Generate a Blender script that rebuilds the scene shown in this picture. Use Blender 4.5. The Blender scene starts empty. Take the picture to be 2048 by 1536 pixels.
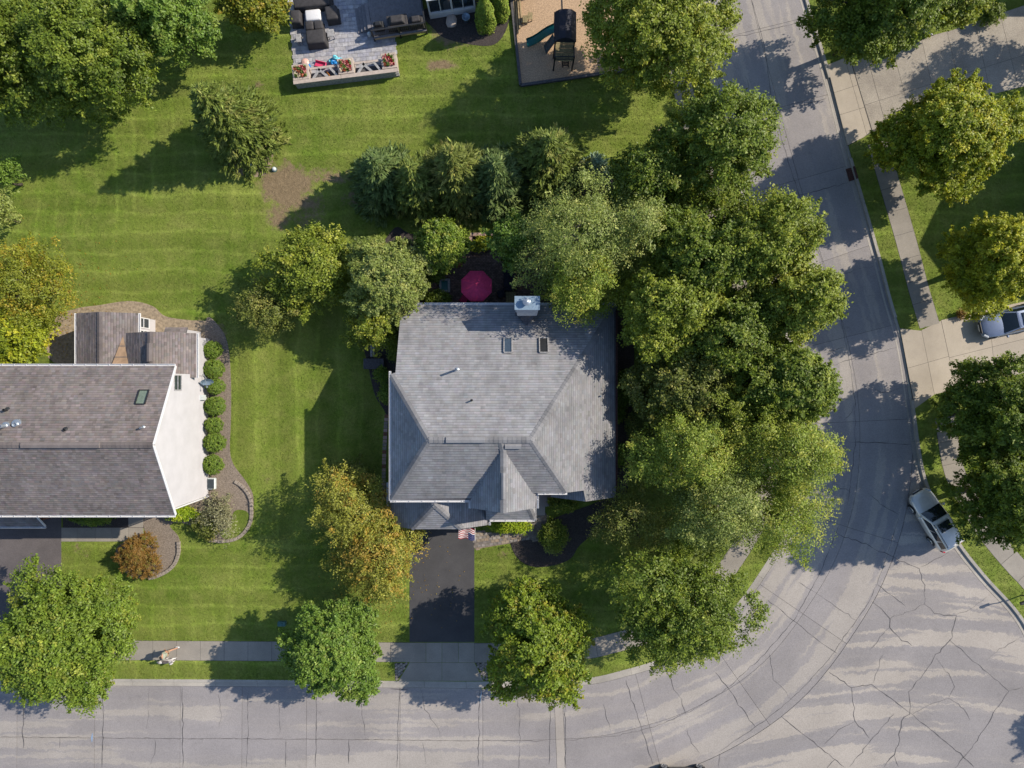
import bpy, bmesh, math, random
import numpy as np
from mathutils import Vector, Matrix, noise
from mathutils.geometry import tessellate_polygon

SC = bpy.context.scene
COL = SC.collection
random.seed(7)

# ------------------------------------------------------------------ camera
CAMH = 50.0            # drone height, metres
PPM = 27.0             # photograph pixels per metre on the ground
cam_d = bpy.data.cameras.new("camera")
cam_d.sensor_width = 36.0
cam_d.lens = 36.0 * CAMH / (2048.0 / PPM)
cam_d.clip_start = 0.5
cam_d.clip_end = 2000.0
cam = bpy.data.objects.new("camera", cam_d)
cam.location = (0, 0, CAMH)
COL.objects.link(cam)
SC.camera = cam

# ------------------------------------------------------------------ sky, sun, exposure
SUNV = Vector((1.333, 0.5, 1.0)).normalized()
world = bpy.data.worlds.new("World")
SC.world = world
world.use_nodes = True
wn = world.node_tree.nodes
wl = world.node_tree.links
sky = wn.new("ShaderNodeTexSky")
sky.sky_type = 'NISHITA'
sky.sun_disc = False
sky.sun_elevation = math.asin(SUNV.z)
sky.sun_rotation = math.atan2(SUNV.x, SUNV.y)
sky.air_density = 1.0
sky.dust_density = 0.6
sky.ozone_density = 2.0
bg = wn["Background"]
bg.inputs["Strength"].default_value = 0.13
wl.new(sky.outputs[0], bg.inputs["Color"])
sun_d = bpy.data.lights.new("sun", 'SUN')
sun_d.energy = 4.6
sun_d.angle = math.radians(0.53)
sun_d.color = (1.0, 0.90, 0.745)
sun = bpy.data.objects.new("sun", sun_d)
sun.rotation_euler = (-SUNV).to_track_quat('-Z', 'Y').to_euler()
sun.location = SUNV * 80
COL.objects.link(sun)
SC.view_settings.view_transform = 'Standard'
SC.view_settings.look = 'None'
SC.view_settings.exposure = 0.54
SC.view_settings.gamma = 1.0
SC.view_settings.use_curve_mapping = False
SC.render.engine = 'CYCLES'
SC.cycles.max_bounces = 6
SC.cycles.diffuse_bounces = 3
SC.cycles.transmission_bounces = 3
SC.cycles.transparent_max_bounces = 4

# ------------------------------------------------------------------ helpers
def P(x, y, z=0.0):
    """a point of the photograph (2048 px wide) lying at height z"""
    k = (CAMH - z) / CAMH / PPM
    return Vector(((x - 1024) * k, (768 - y) * k, z))

def G(gx, gy, z=0.0):
    """plan position in ground pixels, height in metres"""
    return Vector(((gx - 1024) / PPM, (768 - gy) / PPM, z))

def m2(p):
    return np.array([((x - 1024) / PPM, (768 - y) / PPM) for x, y in p])

def catmull(pts, n=8, closed=False):
    pts = [np.array(p, float) for p in pts]
    out = []
    N = len(pts)
    rng = range(N if closed else N - 1)
    for i in rng:
        p0 = pts[(i - 1) % N] if (closed or i > 0) else 2 * pts[0] - pts[1]
        p1 = pts[i]
        p2 = pts[(i + 1) % N]
        p3 = pts[(i + 2) % N] if (closed or i + 2 < N) else 2 * pts[-1] - pts[-2]
        for j in range(n):
            t = j / n
            out.append(0.5 * ((2 * p1) + (-p0 + p2) * t + (2 * p0 - 5 * p1 + 4 * p2 - p3) * t * t + (-p0 + 3 * p1 - 3 * p2 + p3) * t ** 3))
    if not closed:
        out.append(pts[-1])
    return np.array(out)

def root_offset(o):
    v = Vector((0, 0, 0))
    while o is not None:
        v = v + o.location
        o = o.parent
    return v

def tag(o, label=None, cat=None, group=None, kind=None):
    if label: o["label"] = label
    if cat: o["category"] = cat
    if group: o["group"] = group
    if kind: o["kind"] = kind
    return o

def empty(name, loc=(0, 0, 0), rz=0.0):
    o = bpy.data.objects.new(name, None)
    o.location = loc
    o.rotation_euler = (0, 0, rz)
    o.empty_display_size = 0.3
    COL.objects.link(o)
    return o

def thing(name, label, cat, loc=(0, 0, 0), rz=0.0, group=None):
    return tag(empty(name, loc, rz), label, cat, group)

def copy_tree(o, parent=None):
    c = o.copy()
    COL.objects.link(c)
    if parent is not None:
        c.parent = parent
    for ch in o.children:
        copy_tree(ch, c)
    return c

class MB:
    """collects boxes, tubes and polygons; build() links them as one mesh object"""
    def __init__(self):
        self.v = []; self.f = []; self.mi = []
    def add(self, vs, fs, mi=0):
        b = len(self.v)
        self.v += [tuple(p) for p in vs]
        self.f += [tuple(b + i for i in f) for f in fs]
        self.mi += [mi] * len(fs)
        return self
    def box(self, x0, x1, y0, y1, z0, z1, mi=0):
        vs = [(x0, y0, z0), (x1, y0, z0), (x1, y1, z0), (x0, y1, z0), (x0, y0, z1), (x1, y0, z1), (x1, y1, z1), (x0, y1, z1)]
        return self.add(vs, [(3, 2, 1, 0), (4, 5, 6, 7), (0, 1, 5, 4), (1, 2, 6, 5), (2, 3, 7, 6), (3, 0, 4, 7)], mi)
    def rbox(self, c, sx, sy, sz, rz=0.0, mi=0, taper=1.0):
        """box with base centre c, turned by rz"""
        ca, sa = math.cos(rz), math.sin(rz)
        vs = []
        for z, t in ((0, 1.0), (sz, taper)):
            for dx, dy in ((-1, -1), (1, -1), (1, 1), (-1, 1)):
                x, y = dx * sx / 2 * t, dy * sy / 2 * t
                vs.append((c[0] + x * ca - y * sa, c[1] + x * sa + y * ca, c[2] + z))
        return self.add(vs, [(3, 2, 1, 0), (4, 5, 6, 7), (0, 1, 5, 4), (1, 2, 6, 5), (2, 3, 7, 6), (3, 0, 4, 7)], mi)
    def beam(self, a, b, w, h, mi=0):
        """bar of width w and height h from a to b"""
        a = Vector(a); b = Vector(b)
        d = (b - a).normalized()
        up = Vector((0, 0, 1)) if abs(d.z) < 0.95 else Vector((0, 1, 0))
        s = d.cross(up).normalized() * (w / 2)
        u = s.cross(d).normalized() * (h / 2)
        vs = []
        for p in (a, b):
            vs += [p - s - u, p + s - u, p + s + u, p - s + u]
        return self.add(vs, [(3, 2, 1, 0), (4, 5, 6, 7), (0, 1, 5, 4), (1, 2, 6, 5), (2, 3, 7, 6), (3, 0, 4, 7)], mi)
    def tube(self, pts, rad, n=8, mi=0, cap=True):
        pts = [Vector(p) for p in pts]
        if not hasattr(rad, '__len__'): rad = [rad] * len(pts)
        vs = []
        for i, p in enumerate(pts):
            d = (pts[min(i + 1, len(pts) - 1)] - pts[max(i - 1, 0)])
            if d.length < 1e-9: d = Vector((0, 0, 1))
            d.normalize()
            up = Vector((0, 0, 1)) if abs(d.z) < 0.9 else Vector((1, 0, 0))
            s = d.cross(up).normalized(); u = s.cross(d)
            for k in range(n):
                a = 2 * math.pi * k / n
                vs.append(p + (s * math.cos(a) + u * math.sin(a)) * rad[i])
        fs = []
        for i in range(len(pts) - 1):
            for k in range(n):
                fs.append((i * n + k, i * n + (k + 1) % n, (i + 1) * n + (k + 1) % n, (i + 1) * n + k))
        if cap:
            fs.append(tuple(range(n - 1, -1, -1)))
            fs.append(tuple((len(pts) - 1) * n + k for k in range(n)))
        return self.add(vs, fs, mi)
    def lathe(self, c, prof, n=16, mi=0, ax=None):
        """profile of (radius, height) turned about a vertical axis through c"""
        vs = []; fs = []
        for r, z in prof:
            for k in range(n):
                a = 2 * math.pi * k / n
                vs.append((c[0] + r * math.cos(a), c[1] + r * math.sin(a), c[2] + z))
        for i in range(len(prof) - 1):
            for k in range(n):
                fs.append((i * n + k, i * n + (k + 1) % n, (i + 1) * n + (k + 1) % n, (i + 1) * n + k))
        fs.append(tuple(range(n - 1, -1, -1)))
        fs.append(tuple((len(prof) - 1) * n + k for k in range(n)))
        return self.add(vs, fs, mi)
    def prism(self, poly, z0, z1, mi=0, bottom=False):
        """flat polygon (world xy) as a solid from z0 to z1"""
        n = len(poly)
        tri = tessellate_polygon([[Vector((p[0], p[1], 0)) for p in poly]])
        area = sum(poly[i][0] * poly[(i + 1) % n][1] - poly[(i + 1) % n][0] * poly[i][1] for i in range(n))
        if area < 0:
            poly = list(poly)[::-1]
            tri = tessellate_polygon([[Vector((p[0], p[1], 0)) for p in poly]])
        vs = [(p[0], p[1], z1) for p in poly] + [(p[0], p[1], z0) for p in poly]
        fs = []
        for t in tri:
            a, b, c = [Vector(vs[i]) for i in t]
            fs.append(tuple(t) if (b - a).cross(c - a).z > 0 else tuple(t[::-1]))
        for i in range(n):
            j = (i + 1) % n
            fs.append((i, n + i, n + j, j))
        return self.add(vs, fs, mi)
    def build(self, name, mat, parent=None, smooth=False, bevel=0.0, local=False, seg=1):
        me = bpy.data.meshes.new(name)
        off = Vector((0, 0, 0)) if local else root_offset(parent)
        vs = [(p[0] - off.x, p[1] - off.y, p[2] - off.z) for p in self.v]
        me.from_pydata(vs, [], self.f)
        mats = mat if isinstance(mat, (list, tuple)) else [mat]
        for m in mats: me.materials.append(m)
        if len(mats) > 1:
            me.polygons.foreach_set("material_index", self.mi)
        if bevel > 0 or smooth:
            bm = bmesh.new(); bm.from_mesh(me)
            if bevel > 0:
                bmesh.ops.remove_doubles(bm, verts=bm.verts, dist=1e-5)
                bmesh.ops.bevel(bm, geom=[e for e in bm.edges if e.calc_face_angle(0) > 0.5], offset=bevel, segments=seg, affect='EDGES', profile=0.5, clamp_overlap=True)
            if smooth:
                for f in bm.faces: f.smooth = True
            bm.to_mesh(me); bm.free()
        me.update()
        o = bpy.data.objects.new(name, me)
        COL.objects.link(o)
        if parent is not None: o.parent = parent
        return o

def fast_quads(name, V, mats, cols=None, smooth=False, parent=None, uv=None, nv=4):
    """V: (N, nv, 3) array of separate faces -> mesh object"""
    N = V.shape[0]
    me = bpy.data.meshes.new(name)
    me.vertices.add(N * nv)
    me.vertices.foreach_set("co", np.ascontiguousarray(V.reshape(-1), dtype=np.float32))
    me.loops.add(N * nv)
    me.loops.foreach_set("vertex_index", np.arange(N * nv, dtype=np.int32))
    me.polygons.add(N)
    me.polygons.foreach_set("loop_start", np.arange(0, N * nv, nv, dtype=np.int32))
    if cols is not None:
        a = me.color_attributes.new("tint", 'FLOAT_COLOR', 'POINT')
        c4 = np.ones((N, nv, 4), np.float32)
        c4[:, :, :3] = cols[:, None, :]
        a.data.foreach_set("color", c4.reshape(-1))
    for m in (mats if isinstance(mats, (list, tuple)) else [mats]): me.materials.append(m)
    me.update(calc_edges=True)
    o = bpy.data.objects.new(name, me)
    COL.objects.link(o)
    if parent is not None: o.parent = parent
    return o

# ------------------------------------------------------------------ materials
def nmat(name):
    m = bpy.data.materials.new(name)
    m.use_nodes = True
    nt = m.node_tree
    return m, nt, nt.nodes["Principled BSDF"]

class NT:
    """small node-graph writer"""
    def __init__(self, nt):
        self.nt = nt; self.n = nt.nodes; self.l = nt.links
    def pos(self):
        return self.n.new("ShaderNodeNewGeometry").outputs["Position"]
    def link(self, a, b):
        self.l.new(a, b)
    def math(self, op, a, b=None, clamp=False):
        x = self.n.new("ShaderNodeMath"); x.operation = op; x.use_clamp = clamp
        for i, v in enumerate((a, b)):
            if v is None: continue
            if isinstance(v, (int, float)): x.inputs[i].default_value = v
            else: self.l.new(v, x.inputs[i])
        return x.outputs[0]
    def sep(self, v):
        x = self.n.new("ShaderNodeSeparateXYZ"); self.l.new(v, x.inputs[0]); return x.outputs
    def comb(self, a, b, c=0.0):
        x = self.n.new("ShaderNodeCombineXYZ")
        for i, v in enumerate((a, b, c)):
            if isinstance(v, (int, float)): x.inputs[i].default_value = v
            else: self.l.new(v, x.inputs[i])
        return x.outputs[0]
    def vmul(self, v, s):
        x = self.n.new("ShaderNodeVectorMath"); x.operation = 'MULTIPLY'
        self.l.new(v, x.inputs[0]); x.inputs[1].default_value = s
        return x.outputs[0]
    def vadd(self, v, s):
        x = self.n.new("ShaderNodeVectorMath"); x.operation = 'ADD'
        self.l.new(v, x.inputs[0])
        if isinstance(s, tuple): x.inputs[1].default_value = s
        else: self.l.new(s, x.inputs[1])
        return x.outputs[0]
    def noise(self, v, scale, detail=3.0, rough=0.55, dist=0.0):
        x = self.n.new("ShaderNodeTexNoise")
        x.inputs["Scale"].default_value = scale; x.inputs["Detail"].default_value = detail
        x.inputs["Roughness"].default_value = rough; x.inputs["Distortion"].default_value = dist
        if v is not None: self.l.new(v, x.inputs["Vector"])
        return x.outputs["Fac"]
    def voro(self, v, scale, out="Distance", feature='F1'):
        x = self.n.new("ShaderNodeTexVoronoi"); x.feature = feature
        x.inputs["Scale"].default_value = scale
        self.l.new(v, x.inputs["Vector"])
        return x.outputs[out]
    def ramp(self, fac, stops):
        x = self.n.new("ShaderNodeValToRGB")
        e = x.color_ramp.elements
        while len(e) < len(stops): e.new(0.5)
        for i, (p, c) in enumerate(stops):
            e[i].position = p; e[i].color = (c[0], c[1], c[2], 1) if hasattr(c, '__len__') else (c, c, c, 1)
        self.l.new(fac, x.inputs[0])
        return x.outputs[0]
    def mix(self, fac, a, b, mode='MIX'):
        x = self.n.new("ShaderNodeMix"); x.data_type = 'RGBA'; x.blend_type = mode
        for i, v in ((0, fac), (6, a), (7, b)):
            if isinstance(v, (int, float)): x.inputs[i].default_value = v
            elif isinstance(v, tuple): x.inputs[i].default_value = (v[0], v[1], v[2], 1)
            else: self.l.new(v, x.inputs[i])
        return x.outputs[2]
    def bump(self, h, strength, dist=0.02):
        x = self.n.new("ShaderNodeBump")
        x.inputs["Strength"].default_value = strength; x.inputs["Distance"].default_value = dist
        self.l.new(h, x.inputs["Height"])
        return x.outputs[0]
    def attr(self, name):
        x = self.n.new("ShaderNodeAttribute"); x.attribute_name = name
        return x.outputs["Color"]
    def objrand(self):
        return self.n.new("ShaderNodeObjectInfo").outputs["Random"]

def simple(name, col, rough=0.6, metal=0.0, var=0.12, scale=6.0, bump=0.0, bscale=40.0, spec=0.4, tint=False):
    m, nt, b = nmat(name)
    g = NT(nt)
    p = g.pos()
    n = g.noise(p, scale, 4)
    col = (col[0] * 0.78, col[1] * 0.80, col[2] * 0.84)
    lo = tuple(c * (1 - var) for c in col); hi = tuple(min(1, c * (1 + var)) for c in col)
    c = g.ramp(n, [(0.3, lo), (0.7, hi)])
    if tint:
        c = g.mix(1.0, c, g.attr("tint"), 'MULTIPLY')
    g.link(c, b.inputs["Base Color"])
    b.inputs["Roughness"].default_value = rough
    b.inputs["Metallic"].default_value = metal
    b.inputs["Specular IOR Level"].default_value = spec
    if bump > 0:
        g.link(g.bump(g.noise(p, bscale, 3), bump), b.inputs["Normal"])
    return m

def leaf_material(name, trans=0.3, rough=0.5):
    m, nt, b = nmat(name)
    g = NT(nt)
    c = g.attr("tint")
    g.link(c, b.inputs["Base Color"])
    b.inputs["Roughness"].default_value = rough
    b.inputs["Specular IOR Level"].default_value = 0.35
    t = g.n.new("ShaderNodeBsdfTranslucent")
    g.link(g.mix(1.0, c, (1.25, 1.15, 0.5), 'MULTIPLY'), t.inputs[0])
    mx = g.n.new("ShaderNodeMixShader"); mx.inputs[0].default_value = trans
    g.link(b.outputs[0], mx.inputs[1]); g.link(t.outputs[0], mx.inputs[2])
    g.link(mx.outputs[0], nt.nodes["Material Output"].inputs[0])
    return m

def concrete(name, c1, c2, speck=0.5, streak=False, contrast=0.5):
    """weathered concrete; streak uses the 'run' uv map (metres along, metres across)"""
    c1 = (c1[0] * 0.785, c1[1] * 0.80, c1[2] * 0.835); c2 = (c2[0] * 0.785, c2[1] * 0.80, c2[2] * 0.835)
    m, nt, b = nmat(name)
    g = NT(nt)
    p = g.pos()
    if streak:
        u = g.n.new("ShaderNodeUVMap"); u.uv_map = "run"
        s = g.sep(u.outputs[0])
        wob = g.noise(p, 1.3, 6, 0.78)
        wv = g.math('ADD', s[1], g.math('MULTIPLY', g.math('SUBTRACT', wob, 0.5), 1.0))
        sv = g.comb(g.math('MULTIPLY', s[0], 0.07), g.math('MULTIPLY', wv, 0.8))
        n1 = g.noise(sv, 1.0, 2.0, 0.55)
        sv2 = g.comb(g.math('MULTIPLY', s[0], 0.05), g.math('MULTIPLY', wv, 2.6), 4.0)
        n2 = g.noise(sv2, 1.0, 3.0, 0.6)
        f = g.math('ADD', g.math('MULTIPLY', n1, 0.75), g.math('MULTIPLY', n2, 0.25))
        f = g.ramp(f, [(0.52 - 0.08 / contrast, 0.0), (0.53 - 0.006 / contrast, 0.22), (0.53 + 0.012 / contrast, 1.0)])
    else:
        f = g.ramp(g.noise(p, 0.7, 5, 0.65), [(0.3, 0.0), (0.7, 1.0)])
    c = g.mix(f, c1, c2)
    big = g.ramp(g.noise(p, 0.25, 3), [(0.3, 0.88), (0.7, 1.08)])
    c = g.mix(1.0, c, big, 'MULTIPLY')
    fine = g.ramp(g.noise(p, 14.0, 4, 0.75), [(0.25, 1 - 0.3 * speck), (0.75, 1 + 0.3 * speck)])
    c = g.mix(1.0, c, fine, 'MULTIPLY')
    stain = g.ramp(g.noise(p, 1.7, 6, 0.75), [(0.55, 1.0), (0.85, 0.78)])
    c = g.mix(1.0, c, stain, 'MULTIPLY')
    r = g.math('ADD', g.math('MULTIPLY', g.objrand(), 0.12), 0.94)
    c = g.mix(1.0, c, g.comb(r, r, r), 'MULTIPLY')
    g.link(c, b.inputs["Base Color"])
    b.inputs["Roughness"].default_value = 0.85
    b.inputs["Specular IOR Level"].default_value = 0.25
    g.link(g.bump(g.noise(p, 30, 3), 0.25, 0.01), b.inputs["Normal"])
    return m

MT = {}
MT['road'] = concrete("road_concrete", (0.30, 0.275, 0.268), (0.39, 0.35, 0.31), 0.75, True, 0.6)
MT['bulb'] = concrete("weathered_turnout_concrete", (0.29, 0.266, 0.256), (0.415, 0.368, 0.318), 0.8, True, 1.4)
MT['road_patch'] = concrete("road_patch_concrete", (0.38, 0.34, 0.30), (0.43, 0.38, 0.33), 0.4)
MT['curb'] = concrete("curb_concrete", (0.36, 0.33, 0.29), (0.47, 0.43, 0.37), 0.5)
MT['walk'] = concrete("sidewalk_concrete", (0.29, 0.26, 0.22), (0.37, 0.33, 0.275), 0.5)
MT['drive'] = concrete("driveway_concrete", (0.42, 0.36, 0.285), (0.50, 0.43, 0.34), 0.3)
MT['aggr'] = concrete("aggregate_driveway_concrete", (0.31, 0.27, 0.225), (0.43, 0.38, 0.31), 1.3)
MT['crack'] = simple("crack_sealant", (0.085, 0.078, 0.078), 0.7, var=0.3)
MT['roadbase'] = simple("joint_filler", (0.06, 0.055, 0.05), 0.8, var=0.3)
MT['asphalt'] = concrete("sealed_asphalt", (0.066, 0.064, 0.067), (0.088, 0.085, 0.087), 0.6)
MT['asphalt2'] = concrete("worn_asphalt", (0.115, 0.10, 0.098), (0.155, 0.135, 0.13), 0.8)
MT['bark'] = simple("bark", (0.075, 0.06, 0.045), 0.9, var=0.35, scale=9)
MT['barkpale'] = simple("pale_bark", (0.30, 0.26, 0.21), 0.8, var=0.35, scale=9)
MT['leaf'] = leaf_material("leaf", 0.40, 0.5)
MT['needle'] = leaf_material("needle", 0.2, 0.65)
MT['white'] = simple("white_trim", (0.78, 0.76, 0.74), 0.45, var=0.04)
MT['siding'] = simple("white_siding", (0.555, 0.53, 0.53), 0.5, var=0.06, scale=1.1)
MT['greysiding'] = simple("grey_siding", (0.36, 0.37, 0.38), 0.6, var=0.06)
MT['brickwall'] = simple("brick_facing", (0.22, 0.10, 0.065), 0.85, var=0.3, scale=12)
MT['glass'] = simple("window_glass", (0.03, 0.045, 0.055), 0.04, var=0.2, spec=0.8)
MT['skyglass'] = simple("skylight_glass", (0.05, 0.07, 0.09), 0.03, var=0.2, spec=1.0)
MT['greenglass'] = simple("green_skylight_glass", (0.17, 0.21, 0.15), 0.05, var=0.2, spec=0.8)
MT['dark'] = simple("dark_metal", (0.025, 0.026, 0.028), 0.45, var=0.2)
MT['galv'] = simple("galvanised_metal", (0.42, 0.46, 0.50), 0.35, metal=0.6, var=0.12)
MT['bluemetal'] = simple("grey_blue_metal", (0.27, 0.36, 0.44), 0.4, metal=0.2, var=0.15)
MT['mulch'] = simple("dark_mulch", (0.062, 0.05, 0.045), 0.95, var=0.6, scale=16, bump=1.0, bscale=26)
MT['mulchgrey'] = simple("weathered_mulch", (0.245, 0.195, 0.15), 0.95, var=0.4, scale=12, bump=1.0, bscale=26)
MT['drydirt'] = simple("dry_soil", (0.33, 0.255, 0.17), 0.95, var=0.35, scale=5, bump=0.8, bscale=20)
MT['woodchip'] = simple("wood_chips", (0.50, 0.34, 0.21), 0.95, var=0.4, scale=14, bump=1.0, bscale=24)
MT['block'] = simple("retaining_block", (0.30, 0.25, 0.20), 0.9, var=0.3, scale=9)
MT['paver'] = simple("walk_paver", (0.27, 0.235, 0.20), 0.85, var=0.3, scale=5, tint=True)
MT['redpaver'] = simple("patio_brick_paver", (0.20, 0.13, 0.105), 0.9, var=0.35, scale=5, tint=True)
MT['stamped'] = simple("patio_paver", (0.40, 0.39, 0.40), 0.85, var=0.25, scale=5, tint=True)
MT['timber'] = simple("grey_timber", (0.10, 0.095, 0.10), 0.85, var=0.3, scale=8)
MT['deck'] = simple("deck_board", (0.21, 0.195, 0.20), 0.8, var=0.2, scale=6)
MT['tanwood'] = simple("tan_timber", (0.42, 0.31, 0.17), 0.8, var=0.25, scale=8)
MT['greenwood'] = simple("treated_timber", (0.30, 0.24, 0.12), 0.85, var=0.3, scale=8)
MT['caststone'] = simple("cast_stone", (0.50, 0.41, 0.34), 0.85, var=0.15, scale=6)
MT['stonegrey'] = simple("grey_stone", (0.36, 0.345, 0.33), 0.9, var=0.3, scale=7)
MT['cover'] = simple("charcoal_cover", (0.05, 0.046, 0.047), 0.8, var=0.25, scale=5)
MT['coverwhite'] = simple("white_cover", (0.78, 0.76, 0.74), 0.7, var=0.04)
MT['teal'] = simple("teal_plastic", (0.0, 0.12, 0.105), 0.3, var=0.15, spec=0.5)
MT['navyfab'] = simple("navy_canvas", (0.022, 0.022, 0.034), 0.8, var=0.25)
MT['maroon'] = simple("maroon_canvas", (0.55, 0.035, 0.12), 0.8, var=0.12)
MT['terra'] = simple("terracotta", (0.36, 0.15, 0.06), 0.8, var=0.2)
MT['blue'] = simple("blue_plastic", (0.02, 0.25, 0.62), 0.35, var=0.2)
MT['aqua'] = simple("aqua_plastic", (0.15, 0.58, 0.66), 0.35, var=0.25)
MT['pink'] = simple("pink_plastic", (0.72, 0.06, 0.15), 0.35, var=0.15)
MT['orange'] = simple("orange_plastic", (0.7, 0.22, 0.02), 0.4, var=0.1)
MT['peach'] = simple("peach_plastic", (0.75, 0.45, 0.36), 0.4, var=0.1)
MT['tyre'] = simple("tyre_rubber", (0.018, 0.018, 0.019), 0.8, var=0.2)
MT['rim'] = simple("alloy_rim", (0.55, 0.56, 0.58), 0.3, metal=0.8, var=0.1)
MT['red'] = simple("red_lens", (0.45, 0.01, 0.02), 0.25, var=0.1)
MT['carglass'] = simple("tinted_car_glass", (0.012, 0.018, 0.022), 0.03, var=0.1, spec=0.9)
MT['lens'] = simple("clear_lamp_lens", (0.62, 0.64, 0.66), 0.12, var=0.1, spec=0.8)
MT['skin'] = simple("skin", (0.50, 0.27, 0.17), 0.6, var=0.08)
MT['greenbox'] = simple("green_utility_box", (0.07, 0.17, 0.15), 0.5, var=0.15)
MT['utilwhite'] = simple("pale_plastic", (0.60, 0.64, 0.62), 0.5, var=0.1)
MT['rust'] = simple("rusty_cast_iron", (0.10, 0.04, 0.03), 0.8, var=0.4, scale=9)
MT['pinkstone'] = simple("pink_stone", (0.44, 0.30, 0.24), 0.85, var=0.2)
MT['tan'] = simple("tan_membrane", (0.30, 0.20, 0.125), 0.85, var=0.2, scale=3)

def car_paint(name, col):
    m, nt, b = nmat(name)
    g = NT(nt)
    g.link(g.ramp(g.noise(g.pos(), 3.0, 3), [(0.3, tuple(c * 0.92 for c in col)), (0.7, tuple(min(1, c * 1.06) for c in col))]), b.inputs["Base Color"])
    b.inputs["Metallic"].default_value = 0.35
    b.inputs["Roughness"].default_value = 0.35
    b.inputs["Coat Weight"].default_value = 0.6
    b.inputs["Coat Roughness"].default_value = 0.06
    return m
MT['silver'] = car_paint("champagne_paint", (0.64, 0.61, 0.56))
MT['steelblue'] = car_paint("blue_grey_paint", (0.17, 0.21, 0.31))
MT['blackpaint'] = car_paint("black_paint", (0.03, 0.03, 0.036))

def shingle_material(name, base, var=0.10):
    m, nt, b = nmat(name)
    g = NT(nt)
    p = g.pos()
    c = g.mix(1.0, g.attr("tint"), base, 'MULTIPLY')
    gr = g.ramp(g.noise(p, 34.0, 3, 0.8), [(0.25, 0.82), (0.75, 1.18)])
    c = g.mix(1.0, c, gr, 'MULTIPLY')
    st = g.ramp(g.noise(g.vmul(p, (0.9, 0.45, 0.5)), 0.9, 6, 0.7), [(0.30, 0.70), (0.62, 1.08)])
    c = g.mix(1.0, c, st, 'MULTIPLY')
    g.link(c, b.inputs["Base Color"])
    b.inputs["Roughness"].default_value = 0.9
    b.inputs["Specular IOR Level"].default_value = 0.25
    g.link(g.bump(g.noise(p, 60, 2), 0.4, 0.01), b.inputs["Normal"])
    return m
MT['shingleG'] = shingle_material("grey_shingle", (0.247, 0.246, 0.258))
MT['shingleB'] = shingle_material("brown_grey_shingle", (0.180, 0.156, 0.152))
MT['shingleT'] = shingle_material("tan_shingle", (0.30, 0.23, 0.18))

def G_(px): return (px - 1024) / PPM
def GY_(py): return (768 - py) / PPM

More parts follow.
